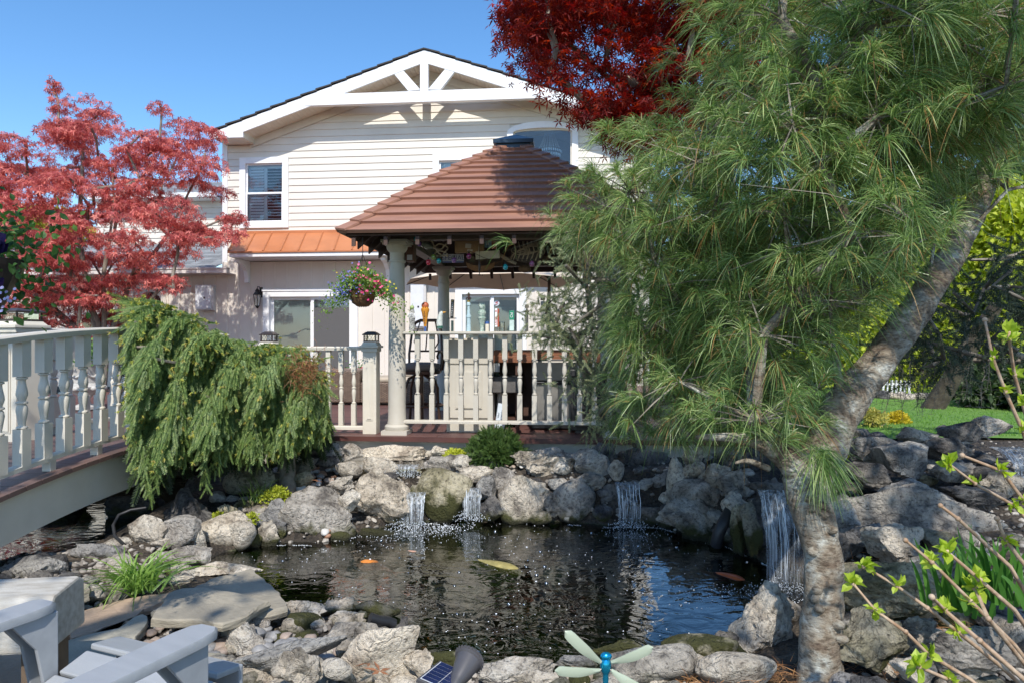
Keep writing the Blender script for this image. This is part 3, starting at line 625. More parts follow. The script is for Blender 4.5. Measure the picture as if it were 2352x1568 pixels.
# sliding door
def slider(Wd, screen=True, blinds=True):
    a, b, c, d = Wd; cw = .16; fr = MB(); fr.bx(a, a + cw, -.16, .02, c, d); fr.bx(b - cw, b, -.16, .02, c, d); fr.bx(a + cw, b - cw, -.16, .02, d - cw, d); fr.bx(a - .02, b + .02, -.18, -.1, d - .03, d + .03)
    dr = fr.build('sliding_door', WHITE, house, bevel=.005); x0, x1, z1 = a + cw, b - cw, d - cw; xm = x0 + (x1 - x0) * .5; t = .07
    for nm, (p, q, yy) in (('door_panel', (x0, xm + .04, -.04)), ('door_panel', (xm, x1, -.075))):
        s_ = MB(); s_.bx(p, p + t, yy, yy + .03, c, z1); s_.bx(q - t, q, yy, yy + .03, c, z1); s_.bx(p + t, q - t, yy, yy + .03, z1 - t, z1); s_.bx(p + t, q - t, yy, yy + .03, c, c + .15); o = s_.build(nm, WHITE, dr)
        g_ = MB(); g_.bx(p + t, q - t, yy + .01, yy + .016, c + .15, z1 - t); g_.build('pane', GLASS, o)
        if blinds:
            l = MB(); louvers(l, p + t, q - t, z1 - t - .16, z1 - t, yy + .06, .03, .5); l.build('blind', mat('blind_white', (.6, .68, .62), rough=.5), o)
    if screen: s_ = MB(); s_.bx(xm + t, x1 - t, -.085, -.083, c + .15, z1 - .26); s_.build('insect_screen', mat('screen_mesh', (.11, .105, .105), (.08, .08, .08), 300, .8), dr)
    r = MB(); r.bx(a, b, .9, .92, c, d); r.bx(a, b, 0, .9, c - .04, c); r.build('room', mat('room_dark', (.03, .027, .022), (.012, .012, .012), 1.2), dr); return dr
slider(D1); slider(D2, False, False)
for Wd in (L1, L2):
    a, b, c, d = Wd; fr = MB(); fr.bx(a, a + .07, -.14, .02, c, d); fr.bx(b - .07, b, -.14, .02, c, d); fr.bx(a + .07, b - .07, -.14, .02, d - .07, d); fr.bx(a + .07, b - .07, -.14, .02, c, c + .07); fr.bx(a + .07, b - .07, -.1, .0, (c + d) / 2 - .02, (c + d) / 2 + .02)
    o = fr.build('window', WHITE, house); g_ = MB(); g_.bx(a + .07, b - .07, -.05, -.045, c + .07, (c + d) / 2 - .02); g_.bx(a + .07, b - .07, -.05, -.045, (c + d) / 2 + .02, d - .07); g_.build('pane', GLASS, o); g_ = MB(); g_.bx(a, b, .3, .32, c, d); g_.build('room', MC['room_dark'], o)
a, b, c, d = A1; cx2 = (a + b) / 2; mb = MB(); r0 = (b - a) / 2 + .06; zc_ = d - r0 + .06
for k in range(14):
    t0, t1 = pi * k / 14, pi * (k + 1) / 14; p = lambda r, t: (cx2 + r * cos(t), zc_ + r * sin(t)); mb.prismY([p(r0, t1), p(r0 - .13, t1), p(r0 - .13, t0), p(r0, t0)], -.15, -.02)
mb.bx(cx2 - r0, cx2 - r0 + .13, -.15, -.02, c, zc_); mb.bx(cx2 + r0 - .13, cx2 + r0, -.15, -.02, c, zc_); o = mb.build('arched_niche', BATTEN, house, smooth=30)
mb = MB(); mb.prismY([(cx2 + (r0 - .13) * cos(pi * i / 12), zc_ + (r0 - .13) * sin(pi * i / 12)) for i in range(13)] + [(cx2 - r0 + .13, c), (cx2 + r0 - .13, c)], -.03, -.025); mb.build('pane', GLASS, o); mb = MB(); mb.bx(a - .1, b + .1, .05, .07, c, d + .1); mb.build('room', MC['room_dark'], o)
# wall boxes and lantern (things hung on the wall)
def wallbox(u0, v0, u1, v1, label):
    x0, z1_ = H.px(u0, v0, -.25); x1, z0_ = H.px(u1, v1, -.25); r = empty('utility_box', H.W((x0 + x1) / 2, -.1, z0_), -H.th); tag(r, label, 'utility box'); w_, h_ = x1 - x0, z1_ - z0_
    mb = MB(); mb.bx(-w_ / 2, w_ / 2, -.14, -.02, 0, h_); mb.build('cabinet', mat('box_paint', (.62, .60, .58), rough=.5), r, bevel=.006); mb = MB(); mb.bx(-w_ / 2 - .01, w_ / 2 - .05, -.16, -.142, .03, h_ - .0); mb.build('door', mat('box_door', (.70, .71, .73), rough=.45), r, bevel=.004)
    mb = MB(); mb.bx(-.02, .02, -.166, -.161, h_ * .46, h_ * .46 + .04); mb.build('latch', BLACK, r)
wallbox(450, 655, 489, 713, 'grey metal utility box on the mauve shaded wall left of the lantern')
wallbox(944, 653, 978, 753, 'white utility box on the wall under the umbrella, behind the deck column')
def lantern():
    x, z = H.px(594, 688, -.25); r = empty('wall_lantern', H.W(x, -.1, z), -H.th); tag(r, 'black iron wall lantern beside the sliding door', 'lantern')
    mb = MB(); mb.bx(-.04, .04, -.02, 0, .05, .3); mb.tube([(0, -.02, .22), (0, -.1, .3), (0, -.2, .3), (0, -.22, .24)], .01, 6); mb.build('arm', BLACK, r)
    mb = MB(); c = (0, -.22, 0)
    mb.lathe([(.02, -.22), (.045, -.18), (.03, -.16)], c, 6)
    for k in range(6): t = k * pi / 3; mb.tube([(c[0] + .06 * cos(t), c[1] + .06 * sin(t), -.16), (c[0] + .095 * cos(t), c[1] + .095 * sin(t), .1)], .006, 4)
    mb.lathe([(.105, .1), (.11, .11), (.05, .18), (.06, .2), (.02, .25)], c, 6); mb.lathe([(.062, -.17), (.065, -.155)], c, 6); mb.build('cage', BLACK, r)
    mb = MB(); mb.lathe([(.055, -.15), (.088, .098)], c, 6); mb.build('glass', CLEAR, r); mb = MB(); mb.lathe([(.012, -.15), (.012, -.04)], c, 8); mb.build('candle', CREAM, r)
lantern()
# ---------------------------------------------------------------- deck, gazebo frame
DZ = .6
D = Frame(7.1, 5.3)          # local y = 0 is the front edge of the deck
mb = MB(); y = .0; xL, xR = -9.2, 2.45; k = 0
while y < 8.8:
    x0 = xL
    while x0 < xR:
        x1 = min(x0 + 4.2 - (k % 3) * .9 * (x0 == xL), xR); mb.bx(x0 + .002, x1 - .002, y + .003, y + .137, DZ - .03, DZ); x0 = x1
    y += .14; k += 1
root = D.root('patio_deck'); 
o = mb.build('patio_deck_boards', DECKM); bpy.data.objects.remove(root); o.name = 'patio_deck'; o.location = (0, D.oy, 0); o.rotation_euler = (0, 0, -D.th); tag(o, kind='structure')
mb = MB(); mb.bx(xL, xR, .06, .10, .28, DZ - .032); mb.bx(xL, xR, .11, .2, .28, DZ - .04); mb.bx(xR - .04, xR, .1, 8.8, .28, DZ - .032); mb.bx(xL, xR, .12, 8.8, DZ - .12, DZ - .032)
o = mb.build('deck_skirt', CREAM); o.location = (0, D.oy, 0); o.rotation_euler = (0, 0, -D.th); tag(o, 'long cream painted skirt board under the front edge of the deck', 'skirt board')
mb = MB(); mb.bx(xL, xR + .02, -.035, .0, DZ - .05, DZ + .001); o = mb.build('deck_nosing', mat('nosing', (.12, .045, .035), (.08, .032, .028), 4, .45)); o.location = (0, D.oy, 0); o.rotation_euler = (0, 0, -D.th); tag(o, 'dark red brown nosing board along the deck front edge', 'board')
# balusters
def baluster_mesh(h, wd=.055):
    mb = MB(); a = wd / 2; zt, zb_ = h * .715, h * .30   # turned part between
    mb.bx(-a, a, -a, a, 0, zb_); mb.bx(-a, a, -a, a, zt, h); t = zt - zb_
    pr = [(.6, 0), (.95, .015), (.95, .04), (.62, .06), (.58, .09), (.75, .2), (.98, .36), (.85, .44), (.6, .475), (.98, .49), (.98, .52), (.6, .535), (.72, .58), (.98, .66), (.9, .74), (.66, .86), (.6, .93), (.62, .945), (.95, .96), (.95, .985), (.6, 1)]
    mb.lathe([(r * a, zb_ + t * z) for r, z in pr], n=14); return mb
def sweep(mb, pts, prof):
    """prof = (side, up) offsets swept along nearly horizontal points"""
    pts = [Vector(p) for p in pts]; V = []; k = len(prof)
    for i, p in enumerate(pts):
        t = (pts[min(i + 1, len(pts) - 1)] - pts[max(i - 1, 0)]); s_ = Vector((t.y, -t.x, 0)).normalized()
        V += [tuple(p + s_ * a + Vector((0, 0, b))) for a, b in prof]
    Fs = [(i * k + j, i * k + (j + 1) % k, (i + 1) * k + (j + 1) % k, (i + 1) * k + j) for i in range(len(pts) - 1) for j in range(k)]
    Fs += [tuple(range(k))[::-1], tuple((len(pts) - 1) * k + j for j in range(k))]; mb.add(V, Fs)
HAND = [(-.045, 0), (.045, 0), (.045, .008), (.05, .018), (.05, .032), (.04, .042), (-.04, .042), (-.05, .032), (-.05, .018), (-.045, .008)]
LOWR = [(-.035, 0), (.035, 0), (.035, .03), (.02, .04), (-.02, .04), (-.035, .03)]
def newel(parent, loc, rz, h, wd, m=None, name='newel_post'):
    m = m or CREAM; a = wd / 2; mb = MB(); mb.bx(-a, a, -a, a, 0, h)
    o = mb.build(name, m, parent, bevel=.004); o.location = loc; o.rotation_euler = (0, 0, rz)
    p_ = MB()     # raised panel on each face
    for k in range(4):
        r = Matrix.Rotation(k * pi / 2, 3, 'Z'); q = MB(); zz0, zz1 = h * .16, h * .84; ww = a * .5
        q.bx(-ww, ww, -a - .006, -a + .002, zz0, zz1); q.bx(-ww + .016, ww - .016, -a - .013, -a - .0055, zz0 + .016, zz1 - .016)
        p_.add(np.concatenate(q.V) @ np.array(r).T, [f for f in q.Fc])
    p_.build('panel', m, o, bevel=.003)
    c = MB(); c.bx(-a - .012, a + .012, -a - .012, a + .012, h - .04, h); c.bx(-a - .03, a + .03, -a - .03, a + .03, h + .001, h + .026); c.box((0, 0, h + .045), (wd + .03, wd + .03, .036), taper=.8); c.build('cap', m, o, bevel=.004)
    hb = h + .064; s_ = MB(); b_ = a * .92; s_.bx(-b_, b_, -b_, b_, hb, hb + .015); s_.box((0, 0, hb + .078), (b_ * 2.3, b_ * 2.3, .012)); s_.box((0, 0, hb + .096), (b_ * 2.2, b_ * 2.2, .022), taper=.62); s_.bx(-b_ * .55, b_ * .55, -b_ * .55, b_ * .55, hb + .107, hb + .113)
    for sx_ in (-1, 1):
        for sy in (-1, 1): s_.bx(sx_ * b_ * .9 - .006, sx_ * b_ * .9 + .006, sy * b_ * .9 - .006, sy * b_ * .9 + .006, hb + .015, hb + .072)
    for k in range(4):
        r = np.array(Matrix.Rotation(k * pi / 2, 3, 'Z')); q = MB(); e = b_ * .88
        for i in range(4):
            x0 = -e + 2 * e * i / 4; x1 = x0 + e / 2; q.tube([(x0, -e, hb + .016), (x1, -e, hb + .072)], .0022, 4); q.tube([(x1, -e, hb + .016), (x0, -e, hb + .072)], .0022, 4)
        s_.add(np.concatenate(q.V) @ r.T, q.Fc)
    l = s_.build('solar_cap', BRONZE, o); g_ = MB(); g_.bx(-b_ * .78, b_ * .78, -b_ * .78, b_ * .78, hb + .015, hb + .071); g_.build('lens', CLEAR, l); return o
# ---- gazebo
GZ = Frame(7.33, 4.8); gaz = GZ.root('gazebo', 0); tag(gaz, 'square brown roofed gazebo bar on four round columns above the pond', 'gazebo')
gw = 2.36; cxl = GZ.px(912, 800)[0]; cxs = [(cxl, 0), (cxl + gw, 0), (cxl + .02, 2.66), (cxl + gw, 2.66)]
def column():
    mb = MB(); r0 = .096
    mb.bx(-.14, .14, -.14, .14, DZ, DZ + .045)
    mb.lathe([(.125, DZ + .045), (.133, DZ + .06), (.133, DZ + .085), (.118, DZ + .1), (.104, DZ + .108), (.104, DZ + .125), (r0 + .002, DZ + .14), (r0, DZ + .3), (r0 - .004, DZ + 1.0), (r0 - .016, 2.45), (.092, 2.455), (.092, 2.475), (r0 - .018, 2.48), (r0 - .018, 2.56), (.095, 2.575), (.11, 2.6), (.118, 2.64)], n=32)
    mb.bx(-.13, .13, -.13, .13, 2.64, 2.665); mb.bx(-.145, .145, -.145, .145, 2.665, 2.69); return mb
for i, (x, y) in enumerate(cxs):
    if i == 0: col0 = column().build('column', TAUPE, gaz, smooth=35); col0.location = (x, y, 0)
    else: copyo(col0, gaz, (x, y, 0))
# roof
ex0 = GZ.px(779, 534, -.62)[0]; ez0 = GZ.px(779, 536, -.62)[1]; ex1 = 2 * (cxl + gw / 2) - ex0; ey0, ey1 = -.62, 3.28
ax, ay = (ex0 + ex1) / 2, (ey0 + ey1) / 2; az = ez0 + 1.42; nco = 14
mb = MB(); hips = MB(); soff = MB()
def at(f, i):  # corner i at height fraction f
    c = [(ex0, ey0), (ex1, ey0), (ex1, ey1), (ex0, ey1)][i]; g_ = f; zf = ez0 + (az - ez0) * (f - .05 * sin(pi * f) * 1.0 + .0)
    zf = ez0 + (az - ez0) * (f + .045 * sin(pi * f)); return Vector((c[0] + (ax - c[0]) * g_, c[1] + (ay - c[1]) * g_, zf))
for i in range(4):
    j = (i + 1) % 4
    for k in range(nco):
        f0, f1 = k / nco * .93, (k + 1) / nco * .93; a, b, c, d = at(f0, i), at(f0, j), at(f1 + .005, j), at(f1 + .005, i); nrm = (b - a).cross(d - a).normalized(); up_ = nrm * .038; dn = nrm * -.002
        V = [a + up_, b + up_, c + nrm * .006, d + nrm * .006, a + dn, b + dn, c - nrm * .02, d - nrm * .02]
        mb.add([tuple(q) for q in V], np.array([(0, 1, 2, 3), (7, 6, 5, 4), (4, 5, 1, 0), (1, 5, 6, 2), (3, 2, 6, 7), (0, 3, 7, 4)]))
        # hip caps
        p, q = at(f0 - .005, i), at(f1 + .01, i); sd = (at(f0, j) - at(f0, i)).normalized(); s2 = (at(f0, (i + 3) % 4) - at(f0, i)).normalized(); wdt = .075
        n1_ = nrm; n2_ = (at(f0, i) - at(f0, (i + 3) % 4)).cross(at(f1, i) - at(f0, (i + 3) % 4)).normalized(); e = .058; e2 = .034
        rid = (n1_ + n2_).normalized()
        V = [p + rid * (e + .012), p + sd * wdt + n1_ * e, q + sd * wdt + n1_ * e2, q + rid * (e2 + .008), p + s2 * wdt + n2_ * e, q + s2 * wdt + n2_ * e2]
        lo_ = [v - rid * .022 for v in V]
        hips.add([tuple(v) for v in V + lo_], np.array([(0, 1, 2, 3), (4, 0, 3, 5), (7, 6, 9, 8)[::1], (6, 10, 11, 9), (1, 0, 6, 7), (0, 4, 10, 6), (2, 1, 7, 8), (4, 5, 11, 10)]))
rf = mb.build('roof', ROOFB, gaz); hips.build('hip_tile', ROOFB, rf)
# ceiling boards under the roof, rafters and beams
sf = MB()
for i in range(4):
    j = (i + 1) % 4
    for k in range(16):
        f0, f1 = max(.03, k / 16 * .95), (k + .96) / 16 * .95; dz = Vector((0, 0, -.05)); V = [at(f0, i) + dz, at(f0, j) + dz, at(f1, j) + dz, at(f1, i) + dz]; dz2 = Vector((0, 0, -.02)); V += [v + dz2 for v in V]
        sf.add([tuple(v) for v in V], np.array([(0, 1, 2, 3), (4, 7, 6, 5), (0, 4, 5, 1), (3, 2, 6, 7)]))
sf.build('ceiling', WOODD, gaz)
bm_ = MB(); X0, X1, Y1 = cxl, cxl + gw, 2.66
bm_.bx(X0 - .1, X1 + .1, -.07, .07, 2.692, 2.83); bm_.bx(X0 - .1, X1 + .1, Y1 - .07, Y1 + .07, 2.692, 2.83); bm_.bx(X0 - .07, X0 + .07, .07, Y1 - .07, 2.692, 2.83); bm_.bx(X1 - .07, X1 + .07, .07, Y1 - .07, 2.692, 2.83)
bm_.build('beam', mat('beam_wood', (.16, .12, .085), (.10, .075, .055), 5, .6, .2, 60), gaz, bevel=.005)
for x in np.arange(X0 - .3, X1 + .35, .325):
    for sy in (0, 1):
        lim_ = min(x - ex0, ex1 - x) * (ay - ey0) / (ax - ex0) - .12
        y0_, y1_ = (ey0 + .06, min(.3, ey0 + lim_)) if sy == 0 else (ey1 - .06, max(Y1 - .3, ey1 - lim_)); zf = lambda y: ez0 - .075 + (az - ez0) * ((y - ey0) / (ay - ey0) if sy == 0 else (ey1 - y) / (ey1 - ay)) * 1.02; mb = MB()
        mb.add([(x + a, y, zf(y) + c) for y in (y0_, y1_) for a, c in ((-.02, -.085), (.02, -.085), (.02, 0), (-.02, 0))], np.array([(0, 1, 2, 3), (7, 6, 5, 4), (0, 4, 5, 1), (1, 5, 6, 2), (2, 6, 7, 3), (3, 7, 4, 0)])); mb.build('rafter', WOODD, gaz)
for y in np.arange(-.2, Y1 + .3, .4):
    for sx_ in (0, 1):
        lim_ = min(y - ey0, ey1 - y) * (ax - ex0) / (ay - ey0) - .12
        x0_, x1_ = (ex0 + .06, min(X0 + .3, ex0 + lim_)) if sx_ == 0 else (ex1 - .06, max(X1 - .3, ex1 - lim_)); zf = lambda x: ez0 - .075 + (az - ez0) * ((x - ex0) / (ax - ex0) if sx_ == 0 else (ex1 - x) / (ex1 - ax)) * 1.02; mb = MB()
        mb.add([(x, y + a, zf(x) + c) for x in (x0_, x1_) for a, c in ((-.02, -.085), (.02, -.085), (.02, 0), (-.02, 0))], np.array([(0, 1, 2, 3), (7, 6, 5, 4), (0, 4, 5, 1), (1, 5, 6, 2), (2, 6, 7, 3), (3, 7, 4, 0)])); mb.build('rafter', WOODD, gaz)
mb = MB(); cz = at(.93, 0).z; s_ = .25; mb.bx(ax - s_ * .85, ax + s_ * .85, ay - s_ * .85, ay + s_ * .85, cz - .05, cz + .03); mb.bx(ax - s_, ax + s_, ay - s_, ay + s_, cz + .03, cz + .075)
mb.add([(ax - s_, ay - s_, cz + .076), (ax + s_, ay - s_, cz + .076), (ax + s_, ay + s_, cz + .076), (ax - s_, ay + s_, cz + .076), (ax, ay, cz + .2)], [(0, 1, 4), (1, 2, 4), (2, 3, 4), (3, 0, 4), (3, 2, 1, 0)])
mb.build('roof_cap', mat('cap_metal', (.035, .06, .085), (.025, .04, .06), 4, .3, metal=.5), gaz)
# gazebo front railing
def baluster_set(parent, spots, h, wd, m, rz=0):
    first = baluster_mesh(h, wd).build('baluster', m, parent, smooth=35)
    for i, p in enumerate(spots):
        o = first if i == 0 else copyo(first, parent); o.location = p; o.rotation_euler = (0, 0, rz)
rl = GZ.root('gazebo_railing', 0); tag(rl, 'front railing of the gazebo with turned balusters and flat bar top', 'railing')
z0_ = GZ.px(1100, 971.6)[1]; z1_ = GZ.px(1100, 768.5)[1]; mb = MB(); xa, xb_ = cxl + .085, cxl + gw - .08
sweep(mb, [(xa, 0, z1_), (xb_, 0, z1_)], [(-.075, .0), (.075, 0), (.085, .01), (.085, .026), (.07, .034), (-.07, .034), (-.085, .026), (-.085, .01)]); mb.build('handrail', TAUPE, rl, smooth=30)
mb = MB(); sweep(mb, [(xa, 0, z0_), (xb_, 0, z0_)], [(-.05, 0), (.05, 0), (.05, .022), (.035, .034), (-.035, .034), (-.05, .022)]); mb.build('bottom_rail', TAUPE, rl, smooth=30)
bs = [GZ.px(746.5 + .293 * q, 800)[0] for q in (726, 840, 952, 1066, 1183, 1297, 1410, 1527, 1643, 1760, 1877, 1995, 2110, 2226)]
baluster_set(rl, [(x, 0, z0_ + .03) for x in bs if x < xb_ - .03], z1_ - z0_ - .03, .054, TAUPE)
RAILTOP = z1_ + .034
# left deck railing
dl = GZ.root('deck_railing', 0); tag(dl, 'cream deck railing with solar capped newel posts left of the gazebo column', 'railing')
zt_, zb_ = GZ.px(800, 804)[1], GZ.px(800, 985)[1]; n1x = GZ.px(853, 900)[0]; n2x = GZ.px(618, 900)[0]
newel(dl, (n1x, 0, DZ), 0, .93, .15, CREAM); newel(dl, (n2x, 0, DZ), 0, .93, .15, CREAM)
mb = MB(); sweep(mb, [(n2x + .075, 0, zt_), (n1x - .075, 0, zt_)], HAND); mb.build('handrail', CREAM, dl, smooth=30); mb = MB(); sweep(mb, [(n2x + .075, 0, zb_), (n1x - .075, 0, zb_)], LOWR); mb.build('bottom_rail', CREAM, dl, smooth=30)
k = 0; sp = []; x = GZ.px(813, 900)[0]
while x > n2x + .1: sp.append((x, 0, zb_ + .03)); x -= .142
baluster_set(dl, sp, zt_ - zb_ - .03, .05, CREAM)
# ---------------------------------------------------------------- bridge
brg = empty('footbridge', (-3.0, 6, 0)); tag(brg, 'arched cream footbridge with red brown boards and turned baluster rails', 'footbridge')
def bp_(y, off=0):   # near rail line (right side); off>0 goes left
    x = -3.30 + (y - 4.2) * .085 + .012 * (y - 6) ** 2 - .03; return Vector((x - off + 3.0, y - 6, .735 - .032 * (y - 6.1) ** 2))
ys = np.linspace(2.6, 7.55, 34)
mb = MB(); W_ = 1.22
yb = np.arange(2.6, 7.5, .145)
for y in yb:
    a, b = bp_(y), bp_(y + .138); V = []
    for p in (a, b):
        for o_ in (-.09, W_ + .05): V += [(p.x - o_, p.y, p.z), (p.x - o_, p.y, p.z - .032)]
    mb.add(V, np.array([(0, 4, 6, 2)[::1], (1, 3, 7, 5), (0, 1, 5, 4), (2, 6, 7, 3), (0, 2, 3, 1), (4, 5, 7, 6)]))
mb.build('deck_boards', DECKG, brg)
mb = MB()
for off in (-.055, W_ - .02):
    V = []
    for y in ys:
        p = bp_(y); dpt = .30
        for xx, zz in ((p.x - off, p.z - .033), (p.x - off - .04, p.z - .033), (p.x - off - .04, p.z - .033 - dpt), (p.x - off, p.z - .033 - dpt)): V.append((xx, p.y, zz))
    k = len(ys); Fs = [(i * 4 + j, i * 4 + (j + 1) % 4, (i + 1) * 4 + (j + 1) % 4, (i + 1) * 4 + j) for i in range(k - 1) for j in range(4)] + [(3, 2, 1, 0), tuple((k - 1) * 4 + j for j in range(4))]; mb.add(V, Fs)
mb.build('side_beam', CREAM, brg)
for side, (off, ya, ye, w_) in enumerate(((.03, 2.7, 7.3, .074), (W_ - .08, 6.28, 7.6, .068))):
    yy = np.linspace(ya, ye, 24)
    rail = lambda y: bp_(y, off) + Vector((0, 0, 0))
    hr, lr = .94, .075
    mb = MB(); sweep(mb, [rail(y) + Vector((0, 0, hr)) for y in yy], [(a * 1.15, b * 1.15) for a, b in HAND]); mb.build('handrail', CREAM, brg, smooth=30)
    mb = MB(); sweep(mb, [rail(y) + Vector((0, 0, lr)) for y in yy], LOWR)
    for y in np.arange(ya + .15, ye, .5): q = rail(y); mb.bx(q.x - .03, q.x + .03, q.y - .03, q.y + .03, q.z, q.z + lr)
    mb.build('bottom_rail', CREAM, brg)
    sp = []; y = ya + .1
    while y < ye - .05: q = rail(y); sp.append((q.x, q.y, q.z + lr + .02)); y += .2
    baluster_set(brg, sp, hr - lr - .018, w_, CREAM, rz=-.12)
q = bp_(6.05, W_ - .06); newel(brg, (q.x - .02, q.y, q.z - .1), -.35, 1.08, .26, CREAM)
# far deck railing on the left side of the patio
fr = D.root('patio_railing', 0); tag(fr, 'far cream railing along the left end of the deck beyond the footbridge', 'railing')
fx = D.px(118, 850, .6)[0]; mb = MB(); pts = [(fx - 2.6, .5, DZ + .88), (fx, .5, DZ + .88)]; sweep(mb, pts, HAND); mb.build('handrail', CREAM, fr); mb = MB(); sweep(mb, [(a, b, DZ + .08) for a, b, _ in pts], LOWR); mb.build('bottom_rail', CREAM, fr)
baluster_set(fr, [(fx - .1 - .15 * k, .5, DZ + .11) for k in range(16)], .77, .055, CREAM)
# ---------------------------------------------------------------- rocks
RK = {'g': rockmat('grey_rock', (.19, .17, .15), (.46, .42, .365), (.68, .63, .56)),
      'w': rockmat('pale_rock', (.36, .31, .26), (.62, .565, .49), (.80, .75, .67), .3),
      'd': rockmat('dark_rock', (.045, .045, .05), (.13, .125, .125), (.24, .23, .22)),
      'b': rockmat('blue_grey_rock', (.14, .138, .14), (.33, .32, .31), (.50, .485, .46)),
      'm': rockmat('mossy_rock', (.16, .15, .09), (.36, .33, .23), (.52, .48, .37), 1.0)}
def rock_mesh(seed, kind, sub, roll=0, aspect=(1, 1, 1)):
    rg = random.Random(seed); V0, F0 = ICO[sub]
    n_pl = {'a': 13, 'r': 18, 's': 10, 'f': 14}[kind]; pl = []
    for i in range(n_pl):
        z = rg.uniform(-1, 1); t = rg.uniform(0, 2 * pi); r = math.sqrt(1 - z * z); pl.append((r * cos(t), r * sin(t), z, rg.uniform(.55, 1) if kind != 'r' else rg.uniform(.8, 1)))
    pl = np.array(pl); dp = V0 @ pl[:, :3].T; rr = np.where(dp > .05, pl[:, 3] / np.maximum(dp, .05), 9); 
    pw = {'a': 24, 'r': 9, 's': 34, 'f': 20}[kind]; rad = ((rr ** -pw).sum(1) + .75 ** pw) ** (-1 / pw)
    A = {'a': .30, 'r': .07, 's': .12, 'f': .16}[kind]; B = {'a': .12, 'r': .022, 's': .06, 'f': .09}[kind]; C = V0 * rad[:, None]; out = []
    off = Vector((seed * 3.7 % 50, seed * 1.3 % 50, 7))
    for c in C:
        v = Vector(c); nn = noise.noise(v * 1.7 + off) * A + (noise.ridged_multi_fractal(v * 2.6 + off, 1, 2.1, 4, 1, 2) - 1.2) * B + (noise.noise(v * 9 + off) * B * .55 if sub >= 4 else 0)
        out.append(v * (1 + nn))
    W = np.array(out) * np.array(aspect); M_ = np.array(Euler((rg.uniform(-.25, .25), R(roll), 0)).to_matrix()); W = W @ M_.T
    lo, hi = W.min(0), W.max(0); return (W - (lo + hi) / 2) / (hi - lo), F0
import bmesh
ICO = {}
for s_ in (2, 3, 4, 5):
    b_ = bmesh.new(); bmesh.ops.create_icosphere(b_, subdivisions=s_, radius=1); b_.verts.ensure_lookup_table(); V_ = np.array([v.co[:] for v in b_.verts])
    ICO[s_] = (V_ / np.linalg.norm(V_, axis=1, keepdims=True), np.array([[v.index for v in f.verts] for f in b_.faces])); b_.free()
ROCKS = []
def rock(u, v, w, h, Y, label, c='g', kind='a', roll=0, dep=.85, asp=(1, 1, 1), grp=None, zadd=0):
    seed = int(u * 13 + v * 7) % 9973; p = P(u, v, Y); W = w / F * Y; Hh = h / F * Y; big = w * 2352 / 2352 > 60
    Vn, Fn = rock_mesh(seed, kind, 5 if w > 110 else 4 if w > 34 else 3, roll, asp); mb = MB(); dd = max(min(W, 1.4 * Hh), .5 * max(W, Hh)) * dep
    mb.add(Vn * np.array((W * 1.2, dd, Hh * 1.22)), Fn); o = mb.build('rock', RK[c], smooth=38 if kind != 'r' else 80); o.location = (p.x, p.y + dd * .3, p.z + zadd)
    tag(o, label, 'rock', grp); ROCKS.append(o); return o
def yw(vbase): return EYE * F / (vbase - CV)
